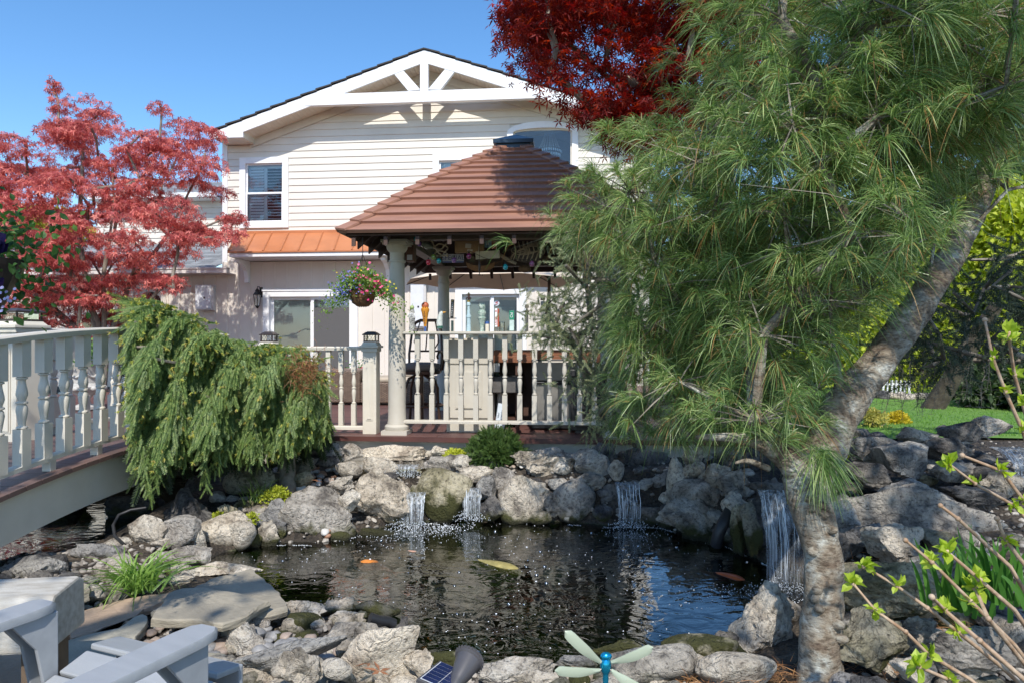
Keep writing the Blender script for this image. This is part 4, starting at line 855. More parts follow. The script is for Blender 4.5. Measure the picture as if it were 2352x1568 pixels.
for a in [
 # far left bank
 (424, 1183, 98, 88, 5.35, 'upright dark boulder with a white streak under the weeping spruce', 'd', 'a', 8),
 (503, 1227, 105, 76, 5.25, 'pale rounded boulder with moss at the water on the left bank', 'w', 'r'),
 (551, 1233, 56, 56, 5.2, 'small pale pinkish boulder leaning on a larger pale boulder', 'w', 'r', 25),
 (614, 1195, 80, 72, 5.5, 'tall grey boulder left of the big wrinkled boulder', 'b', 'a'),
 (614, 1233, 48, 58, 5.35, 'narrow upright grey rock standing at the water', 'g', 'a'),
 (580, 1238, 30, 40, 5.3, 'thin mossy rock wedged between two boulders at the water', 'm', 'a'),
 (725, 1192, 150, 108, 5.55, 'big wrinkled grey boulder with deep creases at the left shore', 'g', 'f', -8),
 (798, 1157, 50, 52, 5.6, 'wedge shaped pale rock resting between two big boulders', 'w', 's', 20),
 (865, 1152, 132, 124, 5.85, 'largest dark tilted boulder left of the first waterfall', 'g', 'a', 28),
 (779, 1236, 40, 24, 5.5, 'small mossy rock awash below the wrinkled boulder', 'm', 'r'),
 (855, 1228, 82, 18, 5.65, 'flat brown rock just above the water left of the falls', 'm', 'f'),
 (1017, 1148, 114, 112, 6.0, 'big round lichened boulder between the two cascades', 'm', 'r', 12),
 (1014, 1101, 62, 28, 6.1, 'cracked slab lying on top of the round boulder', 'g', 's', 14),
 (871, 1071, 68, 36, 6.35, 'smooth tan boulder leaning beside the upper cascade', 'w', 'r', 24),
 (1027, 1068, 96, 40, 6.6, 'broad pale rock right of the upper cascade', 'g', 'a'),
 (767, 1038, 40, 36, 6.85, 'square pale rock under the left newel post', 'w', 'a'),
 (805, 1038, 50, 32, 6.85, 'white blocky rock in the row along the deck', 'w', 'a'),
 (903, 1040, 132, 30, 6.85, 'long low pale rock in the row along the deck', 'w', 'f'),
 (1005, 1038, 40, 24, 6.85, 'small beige rock in the row left of the dwarf conifer', 'w', 'a'),
 (706, 1038, 46, 34, 6.7, 'dark triangular rock beside the spruce trunk', 'd', 's'),
 (694, 1072, 40, 32, 6.4, 'olive mossy rock right of the spruce trunk', 'm', 'a'),
 (745, 1062, 44, 24, 6.6, 'brown wet rock at the head of the stream', 'd', 'a'),
 (800, 1082, 52, 34, 6.35, 'grey rounded rock at the edge of the upper pool', 'g', 'r'),
 (779, 1120, 54, 40, 6.0, 'grey boulder among the white pebbles', 'g', 'a'),
 (694, 1106, 38, 36, 6.1, 'shaded square rock touching the spruce trunk', 'm', 'a'),
 (719, 1140, 80, 26, 5.8, 'flat pale stone below the white pebbles', 'w', 'f'),
 (884, 1098, 46, 22, 6.15, 'black wet rock in the upper stream', 'd', 'r'),
 (567, 1113, 112, 72, 6.1, 'large dappled boulder in the shade of the spruce', 'm', 'r'),
 (563, 1168, 58, 30, 5.7, 'flat olive stone above the pale boulders', 'm', 'f'),
 (519, 1180, 38, 36, 5.5, 'small olive rock with yellow creeper at its foot', 'm', 'a'),
 (560, 1199, 24, 18, 5.4, 'small chipped grey stone on top of the pale boulders', 'g', 's'),
 (336, 1222, 88, 60, 5.0, 'jagged white rock behind the daylily', 'w', 'a'),
 (409, 1230, 74, 70, 5.0, 'peaked white rock right of the daylily', 'w', 's', -10),
 (452, 1238, 34, 50, 5.05, 'narrow white rock filling in beside the peaked rock', 'w', 'a'),
 (216, 1280, 108, 52, 4.75, 'flat topped blue grey boulder left of the daylily', 'b', 'a'),
 (262, 1252, 60, 26, 5.0, 'low pale rock by the hose under the footbridge', 'w', 'f'),
 (55, 1328, 128, 66, 4.35, 'big dark capped boulder at the left edge', 'b', 'f'),
 (165, 1312, 82, 36, 4.6, 'layered dark rock behind the loose square slab', 'd', 'a'),
 (105, 1292, 70, 34, 4.8, 'low grey rock at the mouth of the bridge channel', 'b', 'a'),
 (241, 1329, 64, 52, 4.35, 'shaded brown rock at the left foot of the daylily', 'g', 'a'),
 (412, 1288, 108, 52, 4.7, 'cracked white rock between daylily and pond', 'w', 'a'),
 (460, 1284, 34, 32, 4.7, 'small white pointed rock at the left corner of the pond', 'w', 's'),
 (508, 1312, 155, 30, 4.5, 'long low pale rock edging the top flagstone', 'w', 'f', 4),
 (406, 1340, 60, 26, 4.3, 'small white rock under the daylily leaves', 'w', 'a'),
 (403, 1316, 50, 26, 4.5, 'grey chipped rock right of the daylily', 'g', 'a'),
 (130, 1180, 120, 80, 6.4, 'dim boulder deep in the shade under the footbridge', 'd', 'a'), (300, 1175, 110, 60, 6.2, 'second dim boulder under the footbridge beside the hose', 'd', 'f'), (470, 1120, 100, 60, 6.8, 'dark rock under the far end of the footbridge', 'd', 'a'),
 # near shore
 (564, 1488, 94, 84, 3.32, 'mottled pale rock at the end of the flagstones', 'w', 'a', 20),
 (674, 1418, 124, 60, 3.75, 'broad white rock at the near left shore', 'w', 'a'),
 (780, 1402, 84, 46, 3.95, 'grey domed rock at the near shore', 'g', 'a'),
 (788, 1430, 72, 40, 3.8, 'pale cracked rock below the grey domed rock', 'w', 'a'),
 (864, 1406, 92, 36, 3.95, 'long dark rock sloping into the pond', 'd', 'f', -14),
 (828, 1418, 24, 20, 3.85, 'small grey rock at the foot of the long dark rock', 'b', 'a'),
 (658, 1506, 236, 78, 3.05, 'long diagonal blue grey slab among the near rocks', 'b', 's', -34, .55, (1.8, 1, .5)),
 (572, 1442, 78, 48, 3.55, 'rounded pinkish boulder by the small ledge slab', 'w', 'r'),
 (812, 1470, 126, 62, 3.4, 'low spreading grey rock behind the upright rocks', 'g', 'f'),
 (806, 1500, 62, 42, 3.2, 'rounded grey rock between the slab and the large wedge', 'g', 'r'),
 (868, 1516, 158, 128, 3.0, 'large pale wedge shaped boulder at the near shore', 'w', 's', -24, .8),
 (922, 1478, 42, 92, 3.15, 'dark upright pillar rock right of the pale wedge', 'd', 'a'),
 (678, 1538, 98, 88, 2.85, 'mossy grey boulder at the bottom edge', 'g', 'a', -15),
 (770, 1540, 60, 40, 2.85, 'small boulder beside the dry oak leaf', 'g', 'r'),
 (1004, 1524, 124, 44, 3.1, 'low lichened rock behind the solar panel', 'm', 'f'),
 (958, 1536, 62, 60, 3.0, 'tan boulder left of the solar panel', 'w', 'a'),
 (1187, 1547, 160, 52, 3.05, 'long ridged rock left of the dragonfly', 'w', 'f'),
 (1230, 1562, 90, 30, 2.8, 'flat rock beneath the dragonfly wing', 'g', 'f'),
 (1326, 1526, 82, 28, 3.15, 'low dark rock behind the dragonfly', 'b', 'f'),
 (1428, 1500, 128, 36, 3.35, 'flat mossy rock right of the dragonfly at the water', 'm', 'f'),
 (1504, 1512, 34, 32, 3.2, 'small yellowish triangular rock at the near shore', 'm', 's'),
 (1505, 1544, 184, 76, 3.0, 'broad mottled dark boulder at the bottom centre', 'g', 'r'),
 (1612, 1508, 148, 66, 3.2, 'cracked beige block shaped boulder', 'm', 'r'),
 (1698, 1554, 158, 74, 2.9, 'smooth round beige boulder by the pine trunk', 'w', 'r'),
 (1675, 1487, 54, 54, 3.4, 'dark rock tucked behind the cracked block', 'd', 'a'),
 (1771, 1447, 146, 154, 3.4, 'large jagged boulder left of the pine trunk', 'w', 'a', -10),
 (1808, 1408, 64, 66, 3.7, 'pale rock just behind the jagged boulder', 'w', 'a'),
 # right of the trunk
 (2063, 1371, 228, 120, 3.35, 'large beige boulder right of the pine trunk', 'm', 'a', 18),
 (2018, 1488, 162, 106, 2.95, 'squarish beige boulder low at the right of the trunk', 'm', 'a', 6),
 (2130, 1461, 94, 66, 3.05, 'dappled rock behind the budding twigs', 'g', 'a'),
 (2063, 1267, 114, 94, 3.95, 'rough mottled rock above the large beige boulder', 'g', 'a'),
 (2150, 1300, 90, 60, 3.8, 'flat shaded rock beside the iris leaves', 'g', 'f'),
 (1986, 1235, 78, 56, 4.2, 'oval pitted rock right of the trunk', 'b', 'a'),
 (1945, 1195, 66, 66, 4.4, 'grey rock half hidden by the trunk', 'b', 'a'),
 (1940, 1262, 60, 60, 4.2, 'dark rock in the gap right of the trunk', 'd', 'a'),
 (2118, 1190, 372, 124, 4.55, 'huge flat topped boulder below the right cascade', 'b', 'f', 3),
 (2081, 1131, 112, 50, 4.9, 'loose grey slab on the huge flat boulder', 'b', 'f', 8),
 (2090, 1062, 108, 74, 5.4, 'faceted blue grey boulder on the right mound', 'b', 's'),
 (2013, 1036, 134, 56, 5.7, 'broad stepped slab on the right mound', 'b', 'f'),
 (2000, 1092, 90, 50, 5.1, 'dark ledge rock on the right mound', 'd', 'f'),
 (2220, 992, 104, 42, 6.3, 'long dark rock at the top of the right mound', 'd', 'f', 8),
 (2286, 979, 80, 42, 6.3, 'brown capped rock at the right end of the mound', 'g', 'f'),
 (2117, 1006, 78, 38, 6.1, 'dark rock with a sunlit edge on the mound', 'g', 's'),
 (2207, 1088, 106, 38, 5.3, 'flat tan rock below the small right cascade', 'g', 'f'),
 (2324, 1113, 74, 58, 4.9, 'striped rock right of the small cascade', 'g', 'a'),
 (2240, 1150, 120, 50, 4.7, 'dark shelf rock at the right edge of the mound', 'd', 'f'),
 (2243, 1510, 186, 112, 2.75, 'shaded boulder behind the twigs at the bottom right', 'g', 'a'),
 (2110, 1545, 90, 50, 2.75, 'layered rock low at the bottom right', 'g', 'f'),
 (2180, 1035, 100, 50, 5.9, 'black rock under the small right cascade', 'd', 'a'),
 # far bank wall right of the round boulder
 (1262, 1077, 152, 64, 6.45, 'wide pale boulder on top of the far bank', 'g', 'a', 4),
 (1280, 1047, 114, 30, 6.65, 'long rough rock against the deck skirt', 'g', 'f'),
 (1368, 1074, 84, 66, 6.35, 'tilted grey slab right of the wide pale boulder', 'b', 'f', 34),
 (1355, 1112, 66, 42, 6.2, 'grey oval rock below the tilted slab', 'g', 'r'),
 (1162, 1110, 60, 60, 6.2, 'round speckled boulder above the conical rock', 'g', 'r'),
 (1116, 1123, 40, 52, 6.1, 'narrow ribbed rock right of the second cascade', 'b', 's', 30),
 (1095, 1090, 68, 30, 6.35, 'flat white rock above the second cascade', 'w', 'f'),
 (1140, 1098, 40, 24, 6.4, 'small flat grey rock left of the wide pale boulder', 'g', 'f'),
 (1205, 1154, 104, 102, 6.05, 'conical pinkish boulder standing in the water', 'g', 's'),
 (1319, 1154, 86, 86, 6.0, 'rounded green grey boulder at the far waterline', 'b', 'r'),
 (1240, 1130, 38, 30, 6.15, 'pale chipped stone above the conical boulder', 'w', 's'),
 (1283, 1114, 42, 26, 6.25, 'small pale flat stone over the green grey boulder', 'w', 's'),
 (1225, 1112, 50, 26, 6.25, 'brown stone tucked under the wide pale boulder', 'd', 'f'),
 (1273, 1162, 40, 54, 6.0, 'dark pitted rock between the two shore boulders', 'g', 'a'),
 (1242, 1190, 44, 28, 5.95, 'small speckled rock at the foot of the conical boulder', 'g', 'r'),
 (1129, 1173, 60, 52, 5.98, 'wet black rock beside the second cascade', 'd', 'a'),
 (1054, 1069, 44, 38, 6.5, 'cream rock left of the pea gravel', 'w', 'a'),
 (1416, 1081, 32, 42, 6.2, 'small upright rock at the lip of the third cascade', 'g', 'r'),
 (1389, 1043, 54, 42, 6.6, 'rusty brown rock under the pine branch', 'd', 'a'),
 (1386, 1181, 40, 34, 5.9, 'wet rock left of the third cascade', 'd', 'r'),
 (1485, 1188, 72, 40, 5.9, 'low wet rock right of the third cascade', 'd', 'f'),
 (1481, 1118, 44, 30, 6.2, 'small dark rock over the third cascade', 'b', 'a'),
 (1519, 1113, 44, 54, 6.2, 'blue grey block in the shaded wall', 'b', 'a'),
 (1533, 1146, 32, 24, 6.0, 'pale triangular stone in the shaded wall', 'w', 's'),
 (1539, 1176, 36, 32, 5.85, 'round dark stone in the shaded wall', 'd', 'r'),
 (1558, 1092, 42, 74, 6.0, 'upright pale slab standing in the shaded wall', 'w', 's'),
 (1594, 1084, 50, 44, 6.0, 'grey rock right of the upright slab', 'g', 'a'),
 (1594, 1045, 48, 42, 6.1, 'pinkish rock high in the shaded wall', 'g', 'a'),
 (1652, 1101, 66, 56, 5.8, 'brown faceted rock high in the shaded wall', 'g', 'a'),
 (1615, 1147, 108, 70, 5.75, 'wide smooth mauve boulder in the shaded wall', 'g', 'r', 14),
 (1598, 1202, 142, 84, 5.55, 'broad rough boulder at the shaded waterline', 'g', 'a', 6),
 (1693, 1120, 72, 66, 5.55, 'rough tan rock left of the wide waterfall', 'g', 'a'),
 (1693, 1162, 50, 48, 5.2, 'knobbly rock capping the stone pillar', 'g', 'a'),
 (1703, 1216, 40, 98, 5.1, 'mossy stone pillar left of the wide waterfall', 'm', 'a'),
 (1730, 1216, 38, 104, 5.0, 'second mossy pillar beside the wide waterfall', 'm', 'a'),
 (1673, 1229, 34, 44, 5.35, 'small grey rock behind the black pipe', 'g', 'a'),
 (1800, 1205, 120, 170, 5.0, 'wet black rock face behind the wide waterfall', 'd', 'f'),
 (1905, 1190, 60, 130, 4.9, 'dark rock face right of the wide waterfall', 'd', 'a'),
 (1440, 1160, 110, 90, 6.15, 'wet black rock face behind the third cascade', 'd', 'a'),
 (1075, 1165, 60, 60, 6.2, 'dark wet rock behind the second cascade', 'd', 'a'),
 (945, 1165, 70, 80, 6.15, 'mossy wet rock behind the first waterfall', 'm', 'a'),
 (930, 1078, 70, 24, 6.75, 'dark stone lip under the upper cascade', 'd', 'f'),
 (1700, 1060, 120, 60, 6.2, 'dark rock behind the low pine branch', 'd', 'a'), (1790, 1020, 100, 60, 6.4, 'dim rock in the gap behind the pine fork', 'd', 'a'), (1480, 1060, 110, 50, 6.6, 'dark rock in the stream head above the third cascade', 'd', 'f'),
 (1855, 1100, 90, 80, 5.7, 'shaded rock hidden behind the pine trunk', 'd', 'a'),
]:
    rock(*a[:6], *a[6:8], roll=a[8] if len(a) > 8 else 0, dep=a[9] if len(a) > 9 else .85, asp=a[10] if len(a) > 10 else (1, 1, 1))
# gap filling stones: separate stones from ten shapes
BASE = []
for k in range(10):
    Vn, Fn = rock_mesh(300 + k, 'arsf'[k % 4], 3); mb = MB(); mb.add(Vn, Fn); BASE.append((Vn, Fn))
def small(n, spots, s0, s1, label, grp, cols='gwbd', flat=.65, name='stone', cat='stone', zoff=.0, cm=None):
    ms = {}
    for k, (x, y) in enumerate(spots[:n]):
        c = cols[int(RNG.integers(len(cols)))]; b = int(RNG.integers(10)); m_ = (cm or RK)[c]
        if (b, c) not in ms: q = MB(); q.add(*BASE[b]); o = q.build(name, m_, smooth=60); ms[(b, c)] = o; first = True
        else: o = copyo(ms[(b, c)])
        s_ = RNG.uniform(s0, s1); o.scale = (s_ * RNG.uniform(.8, 1.3), s_, s_ * flat * RNG.uniform(.7, 1.2)); o.rotation_euler = (RNG.uniform(-.3, .3), RNG.uniform(-.3, .3), RNG.uniform(0, 6.3))
        o.location = (x, y, float(ground_z(x, y)) + s_ * flat * .25 + zoff); tag(o, label, cat, grp)
def pxspots(poly, n, z): q = sample_poly(poly, n, RNG); return [tuple(G(u, v, z)[:2]) for u, v in q]
small(58, pxspots([(1050, 1050), (1400, 1050), (1480, 1120), (1560, 1180), (1420, 1190), (1080, 1180)], 58, .25), .11, .22, 'small fist sized stone filling a gap in the far bank', 'gap stones in the far bank')
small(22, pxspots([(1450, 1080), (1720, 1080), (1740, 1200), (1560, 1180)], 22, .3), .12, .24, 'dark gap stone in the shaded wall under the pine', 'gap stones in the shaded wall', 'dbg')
small(44, pxspots([(340, 1250), (640, 1190), (720, 1120), (640, 1080), (480, 1170)], 44, .15), .09, .2, 'small rubble stone on the left bank behind the pale boulders', 'rubble on the left bank', 'gwm')
small(20, pxspots([(-60, 1300), (320, 1290), (300, 1370), (-60, 1390)], 20, .12), .1, .22, 'shaded rubble stone left of the daylily', 'rubble left of the daylily', 'bgd')
small(75, pxspots([(600, 1430), (900, 1420), (940, 1500), (1500, 1530), (1700, 1500), (1720, 1600), (500, 1620), (500, 1480)], 75, .08), .08, .18, 'loose stone packed between the near shore rocks', 'loose stones at the near shore', 'gwgm')
small(60, pxspots([(1920, 1150), (2352, 1080), (2400, 1600), (1900, 1600)], 60, .3), .12, .27, 'dappled stone packed between the rocks right of the trunk', 'stones right of the trunk', 'gbmd')
small(16, pxspots([(1960, 1000), (2352, 985), (2352, 1120), (1960, 1140)], 16, .45), .15, .3, 'blue grey stone in the top of the right mound', 'stones on the right mound', 'bd')
# rounded pebbles
PB = {'a': mat('pebble_tan', (.42, .33, .27), (.32, .25, .2), 14, .6), 'b': mat('pebble_grey', (.34, .33, .32), (.24, .235, .23), 14, .6), 'c': mat('pebble_white', (.62, .60, .56), (.5, .48, .44), 14, .6), 'd': mat('pebble_rust', (.38, .20, .12), (.3, .17, .11), 14, .6)}
BASE = [rock_mesh(700 + k, 'r', 2) for k in range(10)]
small(110, pxspots([(690, 1085), (740, 1070), (800, 1085), (810, 1110), (790, 1150), (720, 1158), (680, 1135)], 110, .32), .05, .085, 'small washed pebble in the white gravel beside the spruce trunk', 'white gravel pebbles', 'cccbad', .6, 'pebble', 'pebble', .02, PB)
small(90, pxspots([(1040, 1070), (1130, 1070), (1210, 1075), (1200, 1100), (1060, 1095)], 90, .36), .03, .06, 'tiny pea gravel pebble under the dwarf conifer', 'pea gravel pebbles', 'acb', .6, 'pebble', 'pebble', .02, PB)
small(80, pxspots([(310, 1470), (500, 1440), (520, 1500), (420, 1540), (280, 1570), (330, 1500)], 80, .09), .05, .1, 'smooth river pebble in the gap between the flagstones', 'river pebbles between the flagstones', 'abba', .6, 'pebble', 'pebble', .01, PB)
small(22, pxspots([(160, 1480), (440, 1390), (460, 1405), (180, 1500)], 22, .09), .04, .09, 'pinkish joint pebble beside the brown flagstone', 'joint pebbles beside the brown flagstone', 'acd', .5, 'pebble', 'pebble', .01, PB)
small(36, pxspots([(540, 1500), (640, 1560), (860, 1580), (860, 1530), (700, 1470), (560, 1440)], 36, .08), .05, .1, 'round grey pebble wedged among the near rocks', 'pebbles among the near rocks', 'bab', .7, 'pebble', 'pebble', .03, PB)
# ---------------------------------------------------------------- flagstones
FL = {}
def flagmat(name, a, b):
    return mat(name, a, b, 3.2, .8, .7, 30, stretch=(1, 1, 3), detail=8)
F1 = flagmat('flagstone_grey', (.40, .35, .265), (.24, .215, .17)); F2 = flagmat('flagstone_brown', (.46, .33, .235), (.32, .235, .165)); F3 = flagmat('flagstone_green', (.44, .405, .32), (.31, .29, .23))
def slab(poly, z, th, m, label):
    pts = [G(u, v, z) for u, v in poly]; q = []; n = len(pts)
    for i in range(n):
        a, b = pts[i], pts[(i + 1) % n]; k = max(2, int((b - a).length / .05)); nr = Vector((b.y - a.y, a.x - b.x, 0)).normalized()
        for j in range(k): f = j / k; p = a.lerp(b, f); q.append(p + nr * noise.noise(p * 7) * .025 + nr * noise.noise(p * 23) * .012)
    c = sum(q, Vector()) / len(q); V = []; N_ = len(q)
    for ins, zz in ((.975, 0), (1.0, -.008), (1.01, -th * .5), (.985, -th)):
        for p in q: r = c + (p - c) * ins + Vector((0, 0, zz)); r.x += noise.noise(p * 15 + Vector((0, 0, zz * 40))) * .012; r.y += noise.noise(p * 13 + Vector((5, 0, zz * 40))) * .012; V.append(tuple(r - c))
    Fs = [tuple(range(N_)), tuple(3 * N_ + j for j in range(N_))[::-1]] + [(l * N_ + (j + 1) % N_, l * N_ + j, (l + 1) * N_ + j, (l + 1) * N_ + (j + 1) % N_) for l in range(3) for j in range(N_)]
    mb = MB(); mb.add(V, Fs); o = mb.build('flagstone', m, smooth=25); o.location = c; tag(o, label, 'flagstone'); return o
slab([(350, 1402), (480, 1328), (580, 1302), (660, 1378), (662, 1392), (590, 1408), (470, 1405)], .185, .055, F1, 'grey brown flagstone overhanging the pond corner')
slab([(340, 1418), (385, 1360), (420, 1348), (470, 1348), (616, 1378), (565, 1412), (515, 1428), (480, 1424)], .245, .045, F1, 'top flagstone lying on the overhanging one')
slab([(505, 1436), (575, 1408), (590, 1410), (592, 1422), (535, 1452)], .13, .07, F3, 'small greenish ledge slab under the stacked flagstones')
slab([(160, 1410), (300, 1372), (390, 1358), (420, 1368), (330, 1398), (270, 1440), (160, 1470)], .115, .04, F2, 'warm brown flagstone in front of the daylily')
slab([(140, 1474), (330, 1408), (340, 1420), (312, 1470), (275, 1530), (120, 1545)], .115, .04, F3, 'smooth pale green flagstone beside the chair seat')
slab([(330, 1500), (420, 1490), (520, 1500), (540, 1560), (300, 1600), (300, 1545)], .1, .04, F3, 'low flagstone behind the chair arm')
slab([(98, 1346), (152, 1326), (208, 1342), (206, 1352), (160, 1362)], .2, .07, F1, 'loose square slab on the dark rocks at the left')
slab([(-200, 1480), (140, 1430), (130, 1560), (-200, 1620)], .1, .04, F2, 'brown flagstone under the wooden bench')
# ---------------------------------------------------------------- cascades
fall(918, 978, 1132, 1207, 5.98, 5.9, 'first waterfall left of the round lichened boulder')
fall(1062, 1106, 1122, 1188, 6.02, 5.98, 'second cascade right of the round lichened boulder')
fall(905, 962, 1068, 1090, 6.55, 6.45, 'low upper cascade below the deck')
fall(1412, 1466, 1108, 1206, 6.0, 5.88, 'third thin cascade in the shade under the pine', layers=1)
fall(1740, 1832, 1128, 1345, 4.62, 4.5, 'wide waterfall pouring beside the pine trunk', layers=2)
fall(2270, 2345, 1028, 1100, 5.35, 5.15, 'small cascade at the far right of the mound', .3)
rock(1792, 1122, 120, 22, 4.8, 'wet dark spillway stone above the wide waterfall', 'd', 'f')
# white water where the falls land, floating foam and bubbles
fm = MB(); FP = []
for cx, cy, sx_, sy, k in ((-.93, 5.72, .22, .16, 420), (-.6, 5.85, .12, .1, 120), (.02 - .55, 5.85, .12, .1, 80), (-.55, 5.9, .1, .08, 100), (1.02, 5.68, .15, .1, 120), (1.68, 4.38, .26, .16, 450), (1.4, 4.28, .35, .1, 160)):
    q = RNG.normal(size=(k, 2)) * (sx_, sy) + (cx, cy); FP += [(x, y, RNG.uniform(.0015, .0055)) for x, y in q if y < cy + .12]
pp = np.array(POND); q = RNG.uniform(pp.min(0), pp.max(0), (900, 2)); q = q[sdf(POND, q[:, 0], q[:, 1]) < -.04]
for x, y in q:
    if noise.noise(Vector((x * 1.3, y * 1.3, 3))) > -.12: FP.append((x, y, RNG.uniform(.002, .005) * (1 + .8 * (RNG.random() < .08))))
FP = np.array(FP); k6 = np.arange(6) * pi / 3; V = np.concatenate([np.stack([FP[:, 0:1] + FP[:, 2:3] * np.cos(k6), FP[:, 1:2] + FP[:, 2:3] * np.sin(k6) * .8, np.full((len(FP), 6), .003)], -1), np.stack([FP[:, 0], FP[:, 1], .003 + FP[:, 2] * .7], -1)[:, None, :]], 1)
b0 = (np.arange(len(FP)) * 7)[:, None]; fm.add(V.reshape(-1, 3), np.concatenate([b0 + np.array([[j, (j + 1) % 6, 6]]) for j in range(6)]))
FOAM = mat('foam', (.82, .85, .88), (.7, .74, .78), 30, .3); tag(fm.build('foam', FOAM), 'white foam flecks and froth drifting on the dark pond', 'foam', kind='stuff')
bub = MB(); bub.sphere((0, 0, 0), 1, 8); BUBM = glassmat('bubble_film', (.97, .98, 1), .15, .45); first = None
q = RNG.uniform(pp.min(0), pp.max(0), (400, 2)); q = q[sdf(POND, q[:, 0], q[:, 1]) < -.15][:34]
for x, y in q:
    o = bub.build('bubble', BUBM, smooth=60) if first is None else copyo(first); first = first or o
    s_ = RNG.uniform(.007, .015); o.scale = (s_, s_, s_ * .8); o.location = (x, y, 0.001); tag(o, 'clear round bubble floating on the pond surface', 'bubble', 'bubbles floating on the pond')
# froth line along the far waterline
mb = MB(); fr_p = []
for i in range(2, 13):
    a, b = Vector((*POND[i], .004)), Vector((*POND[i + 1], .004)); L_ = (b - a).length
    for j in range(int(L_ / .006)):
        p = a.lerp(b, j * .006 / L_)
        if noise.noise(p * 5) < -.02: continue
        fr_p.append((p.x + RNG.normal() * .004, p.y - .07 + RNG.normal() * .006 + .02 * noise.noise(p * 9), RNG.uniform(.002, .005)))
for x, y, r_ in fr_p: mb.lathe([(r_, 0), (r_ * .5, r_ * .5)], (x, y, .002), 6)
tag(mb.build('froth', FOAM), 'thin white froth line along the far waterline', 'froth', kind='stuff')
# gravel and chips between the rocks
gm = MB(); gb = [rock_mesh(900 + k, 'as'[k % 2], 2) for k in range(6)]
reg = [([(470, 1250), (700, 1150), (930, 1060), (1400, 1050), (1700, 1080), (1740, 1200), (1560, 1200), (1000, 1190), (640, 1240)], .2, 1500), ([(-100, 1280), (420, 1240), (460, 1300), (300, 1380), (-100, 1420)], .1, 600), ([(280, 1440), (640, 1400), (930, 1440), (960, 1530), (1700, 1530), (1750, 1640), (300, 1640)], .06, 1500), ([(1900, 1100), (2400, 1000), (2450, 1640), (1880, 1640)], .3, 1600)]
for poly, z, k in reg:
    q = sample_poly(poly, k, RNG); P0 = np.array([tuple(G(u, v, z)[:2]) for u, v in q]); Z0 = ground_z(P0[:, 0], P0[:, 1]); keep = Z0 > -.02; P0, Z0 = P0[keep], Z0[keep]; n_ = len(P0); which = RNG.integers(0, 6, n_)
    for b in range(6):
        s_ = which == b; m_ = int(s_.sum()); inst(gm, gb[b][0] * (1, .8, .6), gb[b][1], np.column_stack([P0[s_], Z0[s_] + .006]), frames(RNG.normal(size=(m_, 3)) * (1, 1, .3), np.stack([RNG.normal(0, .3, m_), RNG.normal(0, .3, m_), np.ones(m_)], 1)), RNG.uniform(.02, .06, m_))
tag(gm.build('gravel', mat('gravel', (.42, .38, .33), (.15, .13, .11), 8, .85, .4, 60, island=.8), smooth=50), 'loose gravel and stone chips filling the gaps between the rocks', 'gravel', kind='stuff')
# ---------------------------------------------------------------- plants
BARK = mat('grey_bark', (.13, .105, .08), (.29, .26, .21), 9, .9, .8, 30, stretch=(1, 1, .5), detail=8)
m, n, out = newmat('pine_bark'); L = n.links.new; b = N(n, 'ShaderNodeBsdfPrincipled', Roughness=.9); L(b.outputs[0], out.inputs[0]); pos = n.nodes.new('ShaderNodeNewGeometry').outputs['Position']
a1 = N(n, 'ShaderNodeTexNoise', Scale=9, Detail=7, Roughness=.6, Distortion=.6); L(pos, a1.inputs[0]); mp = N(n, 'ShaderNodeMapping'); mp.inputs['Scale'].default_value = (1, 1, 2.6); L(pos, mp.inputs[0])
a2 = N(n, 'ShaderNodeTexNoise', Scale=30, Detail=6, Roughness=.7); L(mp.outputs[0], a2.inputs[0]); a3 = N(n, 'ShaderNodeTexVoronoi', Scale=13, feature='SMOOTH_F1'); L(mp.outputs[0], a3.inputs['Vector'])
c1 = ramp(n, a1.outputs[0], [(.34, (.15, .105, .07)), (.47, (.26, .21, .15)), (.58, (.34, .31, .25)), (.68, (.52, .52, .46))]); c2 = ramp(n, a2.outputs[0], [(.38, (.35, .3, .26)), (.52, (1, 1, 1)), (.75, (1.1, 1.1, 1.08))])
mx = N(n, 'ShaderNodeMix', data_type='RGBA', blend_type='MULTIPLY'); mx.inputs[0].default_value = .85; L(c1, mx.inputs[6]); L(c2, mx.inputs[7]); L(mx.outputs[2], b.inputs['Base Color'])
h = N(n, 'ShaderNodeMath', operation='ADD'); L(a2.outputs[0], h.inputs[0]); L(a3.outputs['Distance'], h.inputs[1]); bp = N(n, 'ShaderNodeBump', Strength=.9, Distance=.015); L(h.outputs[0], bp.inputs['Height']); L(bp.outputs[0], b.inputs['Normal']); PINEB = m
def rnd_dir(n, rng, z=0.0, zs=1.0):
    d = rng.normal(size=(n, 3)); d[:, 2] = d[:, 2] * zs + z; return d / np.linalg.norm(d, axis=1, keepdims=True)
def sprig_template(nn=16, w=.05, ln=.16, dirs=3, spread=.9):
    V = []; Fs = []; rg = random.Random(5)
    for i in range(nn):
        t = .04 + .96 * i / (nn - 1)
        for d in range(dirs):
            a = 2 * pi * d / dirs + i * .9 if dirs > 3 else (0, pi, pi / 2)[d]; fw = (.75 if t < .95 else 1.6); v = Vector((cos(a) * spread, fw, sin(a) * spread)).normalized() * ln * (1 - .45 * t) * rg.uniform(.8, 1.15)
            s_ = Vector((-v.y, v.x, 0)).normalized() * w / 2 if d < 2 or dirs > 3 else Vector((w / 2, 0, 0)); p = Vector((0, t, 0)); k = len(V)
            V += [p - s_, p + s_, p + v + s_ * .3, p + v - s_ * .3]; Fs.append((k, k + 1, k + 2, k + 3))
    k = len(V); V += [(-.012, 0, 0), (.012, 0, 0), (.006, 1, 0), (-.006, 1, 0)]; Fs.append((k, k + 1, k + 2, k + 3))
    return np.array([tuple(v) for v in V]), np.array(Fs)
def jit(n, s, rng): return rng.normal(size=(n, 3)) * s
